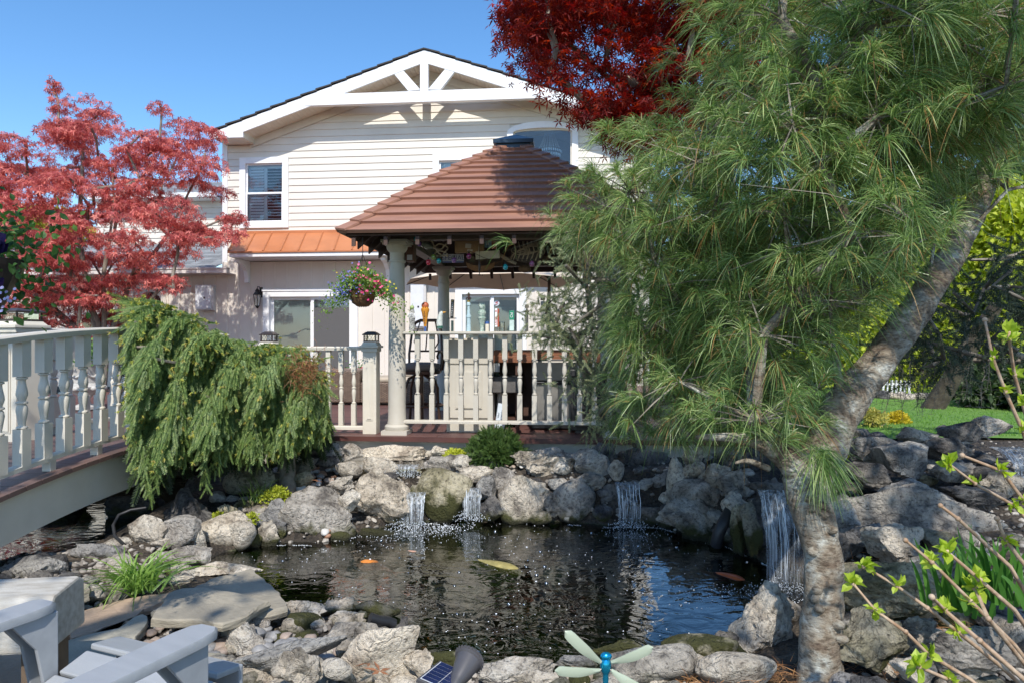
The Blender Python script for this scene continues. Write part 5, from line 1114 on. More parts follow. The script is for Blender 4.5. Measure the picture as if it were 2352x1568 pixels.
# --- weeping spruce
rng = np.random.default_rng(3)
spr = empty('weeping_spruce', tuple(G(662, 1150, .2))); tag(spr, 'weeping spruce drooping over the end of the footbridge with yellow green new tips', 'spruce tree')
o_ = Vector(spr.location)
SP = [(302, 708), (312, 694), (370, 690), (425, 716), (470, 738), (520, 772), (600, 788), (665, 800), (725, 822), (752, 870), (757, 940), (748, 985), (700, 985), (655, 1010), (560, 1020), (500, 1010), (440, 1010), (380, 1030), (335, 1060), (312, 1000), (310, 880), (300, 800)]
def spY(u, v): e = np.clip((u - 290) / 460, 0, 1); top = np.interp(u, [290, 370, 470, 600, 700, 755], [700, 690, 735, 788, 812, 860]); return 4.85 + 1.0 * e + .42 * np.exp(-(v - top) / 45) + .25 * (2 * e - 1) ** 4
T_, TF = sprig_template(15, .05, .17, 3)
SG = leafmat('spruce_needles', [(.07, .125, .035), (.13, .21, .06), (.20, .29, .085), (.30, .36, .11)], .25); SD = leafmat('spruce_needles_shaded', [(.02, .04, .015), (.05, .08, .03)], .15); SY = leafmat('spruce_new_tips', [(.42, .46, .08), (.55, .55, .12), (.42, .30, .12)], .35); SBR = leafmat('spruce_dead_twigs', [(.30, .13, .05), (.22, .10, .05)], .1)
q = sample_poly(SP, 5200, rng); depth = rng.random(len(q)) ** 1.6 * .55; Yq = spY(q[:, 0], q[:, 1]) + depth
pos = np.stack([(q[:, 0] - CU) / F * Yq, Yq, EYE - (q[:, 1] - CV) / F * Yq], 1)
top = np.interp(q[:, 0], [290, 370, 470, 600, 700, 755], [700, 690, 735, 788, 812, 860]); near = np.exp(-np.clip(q[:, 1] - top, 0, 400) / 30)
d = np.stack([rng.normal(0, .28, len(q)), -.32 - .3 * rng.random(len(q)), np.full(len(q), -1.0)], 1); d += near[:, None] * np.stack([rng.normal(0, .6, len(q)), rng.normal(-.3, .5, len(q)), np.full(len(q), 1.15)], 1)
# gather into hanging ropes so that the mass shows tassels
rope = np.sin(pos[:, 0] * 26 + 3 * np.sin(pos[:, 2] * 2.2)) * .10; ny_ = pos[:, 1] + rope + .12 * np.sin(pos[:, 0] * 9 + 1.3) * np.sin(pos[:, 2] * 8); kq = ny_ / pos[:, 1]; pos[:, 0] *= kq; pos[:, 2] = EYE + (pos[:, 2] - EYE) * kq; pos[:, 1] = ny_
fr_ = frames(d, np.stack([rng.normal(0, .4, len(q)), -np.ones(len(q)), rng.normal(.4, .3, len(q))], 1)); sc = rng.uniform(.10, .20, len(q)); mb = MB(); inst(mb, T_, TF, pos - np.array(o_), fr_, sc)
mb.build('foliage', SG, spr)
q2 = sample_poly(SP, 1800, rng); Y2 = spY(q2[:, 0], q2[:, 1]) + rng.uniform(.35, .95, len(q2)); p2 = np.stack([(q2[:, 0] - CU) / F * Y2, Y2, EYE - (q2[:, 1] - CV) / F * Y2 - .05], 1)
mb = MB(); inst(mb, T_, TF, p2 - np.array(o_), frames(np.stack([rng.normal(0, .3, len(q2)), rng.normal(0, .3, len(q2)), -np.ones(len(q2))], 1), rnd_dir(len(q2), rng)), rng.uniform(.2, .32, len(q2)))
mb.build('inner_foliage', SD, spr)  # darker copy of the needle colours paints in the shade inside the mass
# long tassels at the lower rim
mb = MB(); yt = MB(); ti = 0
for u, v0, v1 in [(320, 1040, 1110), (335, 1050, 1140), (348, 1040, 1158), (362, 1030, 1120), (385, 1010, 1095), (405, 1010, 1065), (425, 1000, 1080), (445, 990, 1060), (470, 1000, 1075), (478, 1010, 1135), (495, 1000, 1100), (515, 990, 1065), (535, 1000, 1050), (560, 1000, 1085), (580, 990, 1050), (600, 990, 1075), (625, 980, 1060), (650, 970, 1070), (675, 960, 1050), (700, 950, 1020), (722, 950, 1040), (738, 950, 1045), (750, 940, 1010), (590, 960, 1030), (455, 980, 1050), (375, 1000, 1105), (310, 980, 1060)]:
    for rep in range(4):
        uu = u + rng.normal() * 5; Yb = float(spY(np.array(uu), np.array(v0))) + rng.uniform(-.05, .15); a = P(uu, v0, Yb); b = P(uu + rng.normal() * 6, v1 - rng.random() * 30, Yb - .05); k = max(3, int((b - a).length / .028)); ps = np.array([tuple(a.lerp(b, j / k)) for j in range(k)]); n_ = len(ps)
        dd = np.stack([rng.normal(0, .45, n_), rng.normal(-.2, .3, n_), -np.ones(n_)], 1); inst(mb, T_, TF, ps - np.array(o_), frames(dd, rnd_dir(n_, rng)), rng.uniform(.06, .10, n_))
mb.build('tassels', SG, spr)
# yellow green buds at branch tips : small brushes
tb = MB(); w_ = 420; qi = np.concatenate([rng.choice(len(q), 1100, p=(near + .03) / (near + .03).sum()), rng.choice(len(q), 420)]); dn = d[qi] / np.linalg.norm(d[qi], axis=1, keepdims=True); tp = pos[qi] + dn * (sc[qi] * 1.02)[:, None]; tp[:, 1] -= .03
nb = np.repeat(np.arange(len(tp)), 9); dd = dn[nb] + rng.normal(size=(len(nb), 3)) * .6; needles(tb, tp[nb] - np.array(o_), dd, rng.uniform(.016, .032, len(nb)), rng.uniform(.006, .011, len(nb)), .1, rng, segs=1); tb.build('new_tips', SY, spr)
db = MB(); c = P(700, 850, 5.75); nn_ = 700; pp_ = np.array(c) + rng.normal(size=(nn_, 3)) * (.10, .05, .09); needles(db, pp_ - np.array(o_), rnd_dir(nn_, rng, -.4), rng.uniform(.03, .09, nn_), .005, .2, rng, segs=1); db.build('dead_twigs', SBR, spr)['kind'] = 'stuff'
tk = MB(); g0 = G(662, 1150, .2); pts = [g0 + Vector((0, 0, -.15)), g0, P(660, 1060, 6.25), P(650, 960, 6.15), P(620, 880, 6.0), P(540, 830, 5.9), P(450, 790, 5.7), P(360, 750, 5.4)]; tk.tube([p - o_ for p in pts], [.085, .075, .07, .065, .055, .05, .04, .02], 12)
skeleton([(P(650, 960, 6.15) - o_, None)], [Vector(pos[i]) - o_ for i in rng.choice(len(pos), 70)], .04, .006, rng, .1, tk, 5); tk.build('trunk', BARK, spr, smooth=60)
# --- red maple on the left
SL, SLF = star_leaf()
def leaf_mass(mb, centers, ru, rz, nper, size, rng, pitch=(-.55, .25)):
    ps = []
    for c in centers:
        n_ = max(8, int(nper * rng.uniform(.6, 1.4))); a = rng.uniform(0, 2 * pi, n_); r = ru * np.sqrt(rng.random(n_)) * rng.uniform(.7, 1.3); z = rng.normal(0, rz, n_) - .35 * r * r / ru
        ps.append(np.stack([c[0] + r * np.cos(a), c[1] + r * np.sin(a), c[2] + z], 1))
    ps = np.concatenate(ps); n_ = len(ps); a = rng.uniform(0, 2 * pi, n_); dz = rng.uniform(*pitch, n_); d = np.stack([np.cos(a), np.sin(a), dz * 1.6], 1); up_ = np.stack([rng.normal(0, .25, n_), rng.normal(0, .25, n_), np.ones(n_)], 1); inst(mb, SL, SLF, ps, frames(d, up_), rng.uniform(.75, 1.2, n_) * size); return ps
rng = np.random.default_rng(11)
ML = [(-90, 300), (10, 290), (60, 335), (112, 345), (128, 275), (165, 235), (205, 222), (250, 258), (285, 330), (325, 300), (352, 258), (440, 262), (472, 300), (475, 385), (445, 430), (505, 432), (545, 485), (525, 550), (455, 570), (410, 590), (415, 640), (370, 655), (330, 700), (300, 742), (0, 742), (-90, 740)]
tree = empty('maple_tree', tuple(P(235, 842, 13.6))); tag(tree, 'bright red spring maple with layered branches behind the footbridge, in front of the house', 'maple tree'); to = Vector(tree.location)
q = sample_poly(ML, 270, rng); q[:, 1] += rng.normal(0, 4, len(q)); Yq = 13.6 + 1.3 * rng.uniform(-1.15, 1.0, len(q)) * np.clip(1 - np.abs(q[:, 1] - 520) / 420, .35, 1)
cen = np.stack([(q[:, 0] - CU) / F * Yq, Yq, EYE - (q[:, 1] - CV) / F * Yq], 1)
ext = [(125, 190, 9.6), (122, 205, 9.6), (132, 228, 9.6), (365, 238, 9.7), (372, 252, 9.7), (135, 250, 9.6), (540, 490, 9.5), (520, 500, 9.5), (60, 325, 9.5), (400, 665, 9.2), (360, 745, 9.0), (230, 770, 9.2), (280, 760, 9.1), (180, 750, 9.3), (120, 740, 9.4)]
cen2 = np.array([tuple(P(e[0], e[1], e[2] * 1.4)) for e in ext]); mb = MB(); leaf_mass(mb, cen, .37, .042, 125, .092, rng, (-1.1, -.05)); leaf_mass(mb, cen2, .17, .035, 44, .092, rng, (-1.1, -.05))
V_ = np.concatenate(mb.V) - np.array(to); mb2 = MB(); mb2.V = [V_]; mb2.Fc = mb.Fc; mb2.MI = mb.MI; mb2.n = mb.n
ML_ = leafmat('red_maple_leaf', [(.30, .05, .055), (.50, .11, .105), (.68, .18, .145), (.82, .32, .25)], .3, sat=.95); mb2.build('crown', ML_, tree)
tk = MB()
nodes = [(Vector((0, 0, -.9)), None)]; stems = []
for pl in ([(232, 800), (225, 740), (200, 690), (170, 640), (135, 590)], [(238, 800), (240, 730), (238, 680), (236, 640), (250, 560), (262, 470), (258, 380)], [(243, 800), (262, 745), (285, 690), (300, 640), (340, 600), (385, 540), (420, 470)], [(236, 800), (215, 740), (190, 600), (182, 540), (185, 450), (190, 380)], [(245, 810), (290, 745), (335, 700), (390, 640)], [(230, 810), (180, 760), (110, 700), (40, 640), (-20, 560)]):
    pr = 0
    for i, (u, v) in enumerate(pl): nodes.append((P(u, v, 13.6 + (i * .05 if pl[0][0] % 2 else -i * .06)) - to, pr)); pr = len(nodes) - 1
skeleton(nodes, [Vector(c) - to for c in list(cen[::2]) + list(cen2)], .13, .008, rng, .1, tk, 6, .55); tk.build('trunk', BARK, tree, smooth=60)
# --- dark red maple, upper right
rng = np.random.default_rng(12)
MR = [(1170, -60), (1165, 15), (1185, 60), (1200, 110), (1220, 150), (1270, 170), (1305, 210), (1345, 235), (1380, 270), (1415, 305), (1460, 330), (1520, 330), (1600, 320), (1680, 290), (1800, 200), (1880, -60)]
t2 = empty('maple_tree', tuple(G(1760, 990, .45))); tag(t2, 'dark crimson maple hanging over the gazebo roof at the top right', 'maple tree'); to = Vector(t2.location)
q = sample_poly(MR, 205, rng); Yq = rng.uniform(6.0, 7.6, len(q)); cen = np.stack([(q[:, 0] - CU) / F * Yq, Yq, EYE - (q[:, 1] - CV) / F * Yq], 1)
top_c = np.stack([rng.uniform(.2, 4.5, 110), rng.uniform(4.6, 7.6, 110), rng.uniform(5.3, 7.2, 110)], 1)
mb = MB(); leaf_mass(mb, cen, .24, .05, 95, .078, rng, (-.8, .0)); leaf_mass(mb, top_c, .42, .08, 110, .1, rng, (-.8, .0))
mb.V = [np.concatenate(mb.V) - np.array(to)]; MR_ = leafmat('dark_maple_leaf', [(.13, .014, .018), (.22, .025, .024), (.33, .04, .03), (.42, .07, .04)], .5); mb.build('crown', MR_, t2)
tk = MB(); nodes = [(Vector((0, 0, -.1)), None), (P(1755, 800, 7.5) - to, 0), (P(1720, 600, 7.4) - to, 1), (P(1660, 450, 7.3) - to, 2), (P(1560, 330, 7.1) - to, 3), (P(1440, 220, 6.9) - to, 4), (P(1330, 120, 6.7) - to, 5), (P(1660, 300, 7.2) - to, 3), (P(1640, 120, 7.0) - to, 7), (P(1500, 60, 6.8) - to, 8), (P(1720, 0, 7.0) - to, 8)]
skeleton(nodes, [Vector(c) - to for c in list(cen[::2]) + list(top_c[::3])], .13, .006, rng, .1, tk, 6); tk.build('trunk', BARK, t2, smooth=60)
# --- long needled white pine, foreground right
rng = np.random.default_rng(21)
pn = empty('pine_tree', tuple(P(1885, 1600, 2.95))); tag(pn, 'leaning long needled pine with a lichen spotted trunk on the right pond bank', 'pine tree'); po = Vector(pn.location)
def fat(mb, pts, rad, n=20, seed=0, amp=.12):
    """lumpy tapering limb"""
    P_ = []; R_ = []
    for i in range(len(pts) - 1):
        for j in range(8):
            t = j / 8; p0, p1, p2, p3 = pts[max(i - 1, 0)], pts[i], pts[i + 1], pts[min(i + 2, len(pts) - 1)]
            P_.append(.5 * ((2 * p1) + (p2 - p0) * t + (2 * p0 - 5 * p1 + 4 * p2 - p3) * t * t + (3 * p1 - p0 - 3 * p2 + p3) * t ** 3)); R_.append(rad[i] * (1 - t) + rad[i + 1] * t)
    P_.append(pts[-1]); R_.append(rad[-1]); m0 = mb.n; mb.tube(P_, R_, n); V = mb.V[-1]; cc = np.repeat(np.array([tuple(p) for p in P_]), n, 0)
    dlt = V - cc; s_ = np.array([1 + amp * (noise.noise(Vector(v) * 7 + Vector((seed, 0, 0))) + .5 * noise.noise(Vector(v) * 22)) for v in V]); mb.V[-1] = cc + dlt * s_[:, None]
tk = MB()
tp = [P(1888, 1640, 2.9), P(1885, 1560, 2.98), P(1882, 1480, 3.0), P(1887, 1390, 3.04), P(1893, 1300, 3.08), P(1880, 1220, 3.13), P(1852, 1140, 3.2), P(1838, 1090, 3.25)]
fat(tk, [p - po for p in tp], [.115, .098, .086, .082, .080, .086, .094, .08], 26, 1)
lp = [P(1858, 1150, 3.22), P(1868, 1085, 3.26), P(1900, 1020, 3.32), P(1938, 935, 3.4), P(1990, 865, 3.5), P(2078, 748, 3.65), P(2130, 672, 3.78), P(2200, 560, 3.95), P(2260, 430, 4.1), P(2300, 260, 4.2), P(2300, 60, 4.3), P(2270, -160, 4.4)]
fat(tk, [p - po for p in lp], [.09, .092, .098, .1, .085, .085, .08, .07, .065, .055, .045, .03], 22, 4)
bp2 = [P(1850, 1110, 3.24), P(1822, 1075, 3.22), P(1775, 1035, 3.22), P(1725, 1010, 3.25), P(1660, 1003, 3.3), P(1600, 1003, 3.4)]; fat(tk, [p - po for p in bp2], [.07, .06, .04, .03, .022, .012], 14, 7)
bp3 = [P(1765, 1075, 3.2), P(1720, 1058, 3.15), P(1690, 1062, 3.1)]; fat(tk, [p - po for p in bp3], [.016, .012, .006], 8, 9)
for k in range(14):  # knots and stubs
    i = rng.integers(1, 7); p = tp[i].lerp(tp[min(i + 1, 7)], rng.random()); a = rng.uniform(3.6, 5.8); dr = Vector((cos(a), sin(a), .2)); tk.tube([p - po + dr * .08, p - po + dr * .112, p - po + dr * .12], [.024, .016, .006], 8)
NP = [(1780, -90), (1720, 20), (1680, 110), (1640, 210), (1580, 300), (1520, 360), (1445, 385), (1390, 400), (1350, 440), (1340, 500), (1350, 550), (1410, 570), (1440, 620), (1470, 700), (1420, 760), (1400, 860), (1370, 930), (1395, 990), (1440, 1010), (1560, 1000), (1700, 1000), (1790, 1000), (1860, 960), (1900, 900), (1940, 800), (2050, 650), (2140, 540), (2230, 520), (2400, 470), (2450, -90)]
q = sample_poly(NP, 215, rng); Yq = 3.15 + 1.9 * rng.random(len(q)) + np.clip((1700 - q[:, 0]) / 400, -.3, 1) * .9 - np.clip((q[:, 0] - 2000) / 350, 0, 1) * .35
cl = np.stack([(q[:, 0] - CU) / F * Yq, Yq, EYE - (q[:, 1] - CV) / F * Yq], 1)
# crown above the frame, shading the rest
tc = np.stack([rng.uniform(.9, 4.2, 70), rng.uniform(2.6, 6.0, 70), rng.uniform(4.0, 6.2, 70)], 1); tc = tc[tc[:, 2] > EYE + .5 * tc[:, 1] + .25]
nodes = [(Vector(lp[0]) - po, None)]
for i, p in enumerate(lp[1:]): nodes.append((Vector(p) - po, i))
allc = np.concatenate([cl, tc]); skeleton(nodes, [Vector(c) - po for c in allc], .045, .005, rng, .14, tk, 6)
tk.build('trunk', PINEB, pn, smooth=60)
mb = MB(); mb2 = MB(); tw = MB()
per = 19; cc = np.repeat(allc, per, 0); sp_ = rng.normal(size=cc.shape) * (.19, .13, .11); tpos = cc + sp_
low = EYE - (1010 - CV) / F * tpos[:, 1]; uu = CU + tpos[:, 0] / tpos[:, 1] * F; vv = CV - (tpos[:, 2] - EYE) / tpos[:, 1] * F
ok = (vv < 1010) & ~((uu > 1900) & (vv > 560 + (2150 - uu) * 1.05) & (uu > 1900)) & (tpos[:, 1] > 2.4) & ~((uu < 1400) & (vv > 560) & (uu > 900)); tpos, cc = tpos[ok], cc[ok]
needles(tw, cc - np.array(po), tpos - cc + 1e-4, np.linalg.norm(tpos - cc, axis=1), .007, .12, rng, segs=2)
ax_ = (tpos - cc) * .9 + np.stack([rng.normal(0, .12, len(tpos)), rng.normal(-.05, .12, len(tpos)), rng.uniform(.05, .35, len(tpos))], 1); ax_ /= np.linalg.norm(ax_, axis=1, keepdims=True)
ppn = 50; ni = np.repeat(np.arange(len(tpos)), ppn); dd = ax_[ni] + rng.normal(size=(len(ni), 3)) * .52; stp = tpos[ni] - ax_[ni] * (rng.random(len(ni)) * .05)[:, None]
Ln = rng.uniform(.10, .185, len(ni)); sel = rng.random(len(ni)) < .93
NG = leafmat('pine_needles', [(.07, .13, .035), (.13, .23, .06), (.21, .32, .09), (.32, .43, .14), (.48, .55, .24)], .35, .35, .6); NB = leafmat('pine_needles_brown', [(.30, .16, .05), (.40, .25, .09)], .3)
needles(mb, stp[sel] - np.array(po), dd[sel], Ln[sel], rng.uniform(.0022, .0034, sel.sum()), .62, rng, segs=3); needles(mb2, stp[~sel] - np.array(po), dd[~sel], Ln[~sel], .003, .95, rng, segs=3)
mb.build('needles', NG, pn); mb2.build('dry_needles', NB, pn); tw.build('twigs', BARK, pn)
# candles
cd_ = MB(); ci = rng.choice(len(tpos), 260); needles(cd_, tpos[ci] - np.array(po), ax_[ci] * .4 + np.array([0, 0, 1]), rng.uniform(.03, .06, len(ci)), .010, 0, rng, segs=1); needles(cd_, tpos[ci] - np.array(po), ax_[ci] * .4 + np.array([0, 0, 1]), rng.uniform(.03, .06, len(ci)), .010, 0, rng, segs=1); cd_.build('candles', leafmat('candle', [(.45, .36, .16), (.52, .46, .22)], .2), pn)['kind'] = 'stuff'
# low tuft over the trunk, right
mb = MB(); c = np.array(P(1885, 1040, 3.0)); n_ = 240; ni = c + rng.normal(size=(n_, 3)) * .02; dd = np.stack([rng.normal(.2, .4, n_), rng.normal(-.3, .3, n_), rng.normal(-.5, .35, n_)], 1); needles(mb, ni - np.array(po), dd, rng.uniform(.12, .19, n_), .003, .5, rng, segs=3); mb.build('low_tuft', NG, pn)
# --- short needled weeping cedar between pine and gazebo
def cedar(poly, Y0, Y1, n, nm, label, cols, rootp, seed, size=(.10, .2), targets=60, stem=.05):
    rng = np.random.default_rng(seed); ce = empty(nm, tuple(rootp)); tag(ce, label, 'cedar tree'); co = np.array(rootp)
    T2, TF2 = sprig_template(11, .045, .20, 5, 1.0)
    q = sample_poly(poly, targets, rng); Yq = rng.uniform(Y0, Y1, len(q)); cn = np.stack([(q[:, 0] - CU) / F * Yq, Yq, EYE - (q[:, 1] - CV) / F * Yq], 1)
    tk = MB(); skeleton([(Vector((0, 0, -.1)), None), (Vector((0, 0, 1.2)), 0), (Vector((-.1, 0, 1.9)), 1)], [Vector(c - co) for c in cn], stem, .005, rng, .15, tk, 6); tk.build('trunk', BARK, ce, smooth=60)
    q = sample_poly(poly, n, rng); k = rng.integers(0, len(cn), n); mixp = rng.random(n) < .75; Yq = np.where(mixp, cn[k, 1], rng.uniform(Y0, Y1, n)); ps = np.stack([(q[:, 0] - CU) / F * Yq, Yq, EYE - (q[:, 1] - CV) / F * Yq], 1); ps[mixp] = cn[k[mixp]] + rng.normal(size=(mixp.sum(), 3)) * (.13, .1, .10)
    d = np.stack([rng.normal(-.1, .6, n), rng.normal(-.1, .5, n), rng.uniform(-1.2, .25, n)], 1); mb = MB(); inst(mb, T2, TF2, ps - co, frames(d, rnd_dir(n, rng)), rng.uniform(*size, n)); mb.build('foliage', leafmat(nm + '_needles', cols, .25), ce); return ce
cedar([(1280, 545), (1345, 530), (1440, 560), (1470, 640), (1490, 760), (1440, 900), (1400, 985), (1345, 960), (1335, 860), (1290, 800), (1215, 765), (1190, 735), (1250, 680), (1300, 640), (1290, 590)], 5.3, 6.3, 1500, 'weeping_cedar', 'grey green weeping cedar between the gazebo railing and the pine', [(.10, .13, .07), (.20, .24, .13), (.30, .34, .18), (.42, .42, .22)], G(1480, 1040, .45), 5, (.07, .14))
cedar([(2120, 640), (2200, 590), (2420, 560), (2450, 830), (2330, 860), (2250, 830), (2150, 860), (2080, 840), (2040, 780)], 5.4, 7.0, 750, 'weeping_hemlock', 'dark weeping conifer behind the leaning pine limb at the right edge', [(.03, .045, .03), (.06, .085, .05), (.10, .13, .07)], G(2420, 990, .5), 6, (.12, .22))
h_ = MB(); rngh = np.random.default_rng(8)
# thin hanging twigs of the hemlock over the lawn
hl = empty('hanging_twigs', tuple(P(2080, 820, 6))); tag(hl, 'thin bare weeping twigs hanging in front of the lawn', 'twigs')
for k in range(46):
    u = rngh.uniform(1985, 2330); v = rngh.uniform(800, 850); Yk = rngh.uniform(5.6, 6.8); pts = [P(u, v, Yk)]; 
    for j in range(6): u += rngh.normal() * 5; v += rngh.uniform(10, 24); pts.append(P(u, v, Yk))
    h_.tube([p - Vector(hl.location) for p in pts], [.004, .0035, .003, .003, .0025, .002, .0015], 4)
    for p in pts[1:]:
        for s_ in (-1, 1): h_.tube([p - Vector(hl.location), p - Vector(hl.location) + Vector((s_ * rngh.uniform(.02, .06), 0, rngh.uniform(-.03, .03)))], [.002, .001], 3)
h_.build('twigs', BARK, hl)['kind'] = 'stuff'
mb = MB(); lt = [P(2138, 950, 11.9), P(2150, 925, 11.8), P(2185, 870, 11.6), P(2225, 800, 11.3), P(2290, 700, 11.0)]; mb.tube(lt, [.2, .17, .15, .14, .1], 12); o = mb.build('leaning_trunk', mat('dark_bark', (.06, .045, .035), (.12, .095, .07), 12, .9, .6, 40), smooth=60); tag(o, 'dark leaning trunk standing at the lawn behind the pine', 'tree trunk')
# --- distant trees
OL, OLF = oval_leaf()
def far_tree(u, v, w, h, Y, label, cols, n, leaf=.16, seed=1, name='background_tree', zlow=.4, droop=0, dens=1.0):
    rng = np.random.default_rng(seed); bs = P(u, v, Y); bs.z = zlow; r = empty(name, tuple(bs)); tag(r, label, 'tree'); W, Hh = w / F * Y, h / F * Y; cz = EYE - (v - CV) / F * Y
    nb = 26; bl = rng.normal(size=(nb, 3)); bl /= np.linalg.norm(bl, axis=1, keepdims=True); bl = bl * rng.uniform(.25, .8, (nb, 1)) * (W / 2, W / 2, Hh / 2) + (0, 0, cz - zlow); rr = rng.uniform(.2, .38, nb) * min(W, Hh)
    k = rng.integers(0, nb, n); d = rnd_dir(n, rng); ps = bl[k] + d * (rr[k] * rng.uniform(.7, 1.05, n))[:, None]; ld = d + rng.normal(size=(n, 3)) * .5; ld[:, 2] -= .3 + droop
    mb = MB(); inst(mb, OL, OLF, ps, frames(ld, rnd_dir(n, rng, .8)), rng.uniform(.7, 1.3, n) * leaf); mb.build('crown', leafmat(name + str(seed), cols, .35), r)
    tk = MB(); tk.tube([(0, 0, -.3), (0, 0, (cz - zlow) * .5), (0, 0, cz - zlow)], [.12, .1, .05], 8); 
    for b_ in bl[::3]: tk.tube([(0, 0, (cz - zlow) * .5), tuple(b_ * .6 + np.array((0, 0, .1))), tuple(b_)], [.06, .04, .015], 5)
    tk.build('trunk', BARK, r); return r
GOLD = [(.26, .32, .03), (.42, .48, .05), (.56, .60, .08)]; MID = [(.05, .10, .02), (.10, .17, .04), (.17, .25, .06)]; DKG = [(.02, .045, .015), (.05, .085, .03), (.08, .13, .04)]
for k, (u, v, w, h, Y, lab, cc_, n_, lf) in enumerate([
    (95, 560, 190, 170, 34, 'yellow green treetop far behind the left wing of the house', GOLD, 5000, .38),
    (2000, 800, 230, 260, 15.5, 'golden feathery conifer behind the lawn beside the pine limb', GOLD, 9000, .17),
    (2140, 770, 220, 300, 16.5, 'second golden conifer left of the dark leaning trunk', GOLD, 9000, .18),
    (2290, 640, 260, 420, 15.5, 'tall yellow green conifer at the right edge behind the hemlock', GOLD, 11000, .18),
    (1860, 760, 260, 330, 18, 'yellow green tree showing through the pine fork', GOLD, 8000, .2),
    (1700, 700, 330, 420, 22, 'mid green tree behind the pine needles', MID, 8000, .26),
    (1510, 760, 220, 340, 19, 'dense green tree right of the gazebo', MID, 7000, .22),
    (2420, 560, 300, 640, 19, 'large dark tree beyond the right edge', DKG, 9000, .26),
    (2100, 560, 360, 420, 26, 'dark green tree behind the golden conifers', DKG, 9000, .32),
    (2330, 900, 260, 120, 12, 'low dark green shrub border at the right of the lawn', DKG, 5000, .12),
    (1450, 880, 200, 140, 17, 'shrub border behind the gazebo corner', MID, 4000, .16),
    (1760, 900, 330, 110, 18, 'hedge line at the back of the lawn', DKG, 6000, .18)]):
    far_tree(u, v, w, h, Y, lab, cc_, n_, lf, 40 + k)
# picket fence and stone wall beyond the lawn
mb = MB(); fe = empty('picket_fence', tuple(G(1900, 905, .5))); tag(fe, 'white picket fence far behind the lawn under the golden conifers', 'fence'); fo = fe.location
x0 = P(1930, 880, 14.2).x; 
for k in range(14): mb.bx(x0 + .25 + k * .09 - fo.x, x0 + .25 + k * .09 + .04 - fo.x, 14.2 - fo.y, 14.23 - fo.y, 0, .30)
mb.build('pickets', WHITE, fe); mb = MB(); mb.bx(x0 + .2 - fo.x, x0 + 1.5 - fo.x, 14.24 - fo.y, 14.27 - fo.y, .2, .24); mb.build('rail', WHITE, fe)
small(30, [(float(x), 13.6 + .2 * math.sin(x * 3)) for x in np.linspace(6.4, 10.5, 30)], .2, .34, 'grey stone of the low wall in front of the picket fence', 'low stone wall beyond the lawn', 'gd', .8, 'wall_stone')
def shrub(name, u, v, w, h, Y, label, cols, n, leaf, seed, tmpl=None, cat='shrub', flat=1):
    rng = np.random.default_rng(seed); W, Hh = w / F * Y, h / F * Y; bs = P(u, v + h / 2, Y); r = empty(name, tuple(bs)); tag(r, label, cat); nb = 34
    a = rng.uniform(0, 2 * pi, nb); t = rng.random(nb) ** .6; bl = np.stack([np.cos(a) * t * W * .36, np.sin(a) * t * W * .36, Hh * (.2 + .58 * (1 - t ** 2) * rng.uniform(.7, 1, nb))], 1); k = rng.integers(0, nb, n); d = rnd_dir(n, rng, .35); ps = bl[k] + d * rng.uniform(.6, 1.05, (n, 1)) * .18 * min(W, Hh * 1.6); ps[:, 2] = np.maximum(ps[:, 2], .01)
    mb = MB(); V_, F_ = tmpl or (OL, OLF); inst(mb, V_, F_, ps, frames(d + rng.normal(size=d.shape) * .5, rnd_dir(n, rng)), rng.uniform(.7, 1.3, n) * leaf); mb.build('foliage', leafmat(name + str(seed), cols, .3), r)
    tk = MB(); 
    for b_ in bl[::2]: tk.tube([(0, 0, -.03), tuple(b_ * .5), tuple(b_)], [.012, .008, .003], 4)
    tk.build('stems', BARK, r); return r
shrub('dwarf_conifer', 1141, 1026, 132, 80, 6.75, 'dark green dwarf conifer mound below the bar railing', [(.035, .075, .02), (.07, .13, .03), (.13, .2, .05)], 1500, .075, 3, sprig_template(8, .1, .3, 3))
shrub('golden_groundcover', 1047, 1042, 60, 24, 6.8, 'chartreuse creeping plant left of the dwarf conifer', [(.42, .46, .04), (.58, .6, .08)], 700, .028, 4, cat='ground cover')
shrub('golden_creeper', 635, 1138, 78, 44, 5.75, 'yellow green creeper at the foot of the spruce trunk', [(.30, .36, .03), (.48, .5, .06)], 800, .026, 5, cat='ground cover')
shrub('golden_creeper', 500, 1188, 34, 26, 5.45, 'small yellow creeper on the left boulders', [(.30, .36, .03), (.48, .5, .06)], 240, .024, 6, cat='ground cover')
shrub('golden_creeper', 577, 1190, 40, 34, 5.4, 'trailing yellow creeper between two grey boulders', [(.30, .36, .03), (.48, .5, .06)], 240, .024, 7, cat='ground cover')
shrub('golden_shrub', 2010, 960, 70, 46, 8.7, 'pale yellow shrub at the edge of the lawn', [(.4, .38, .1), (.6, .55, .15)], 1200, .035, 8); shrub('golden_shrub', 2060, 962, 60, 36, 9.0, 'golden low hedge plant beside the white stone on the lawn', [(.45, .38, .03), (.65, .52, .05)], 1200, .035, 9)
shrub('yellow_sedum', 1935, 1045, 24, 24, 5.6, 'tiny yellow plant on the mound right of the trunk', [(.5, .45, .03)], 200, .02, 10, cat='plant')
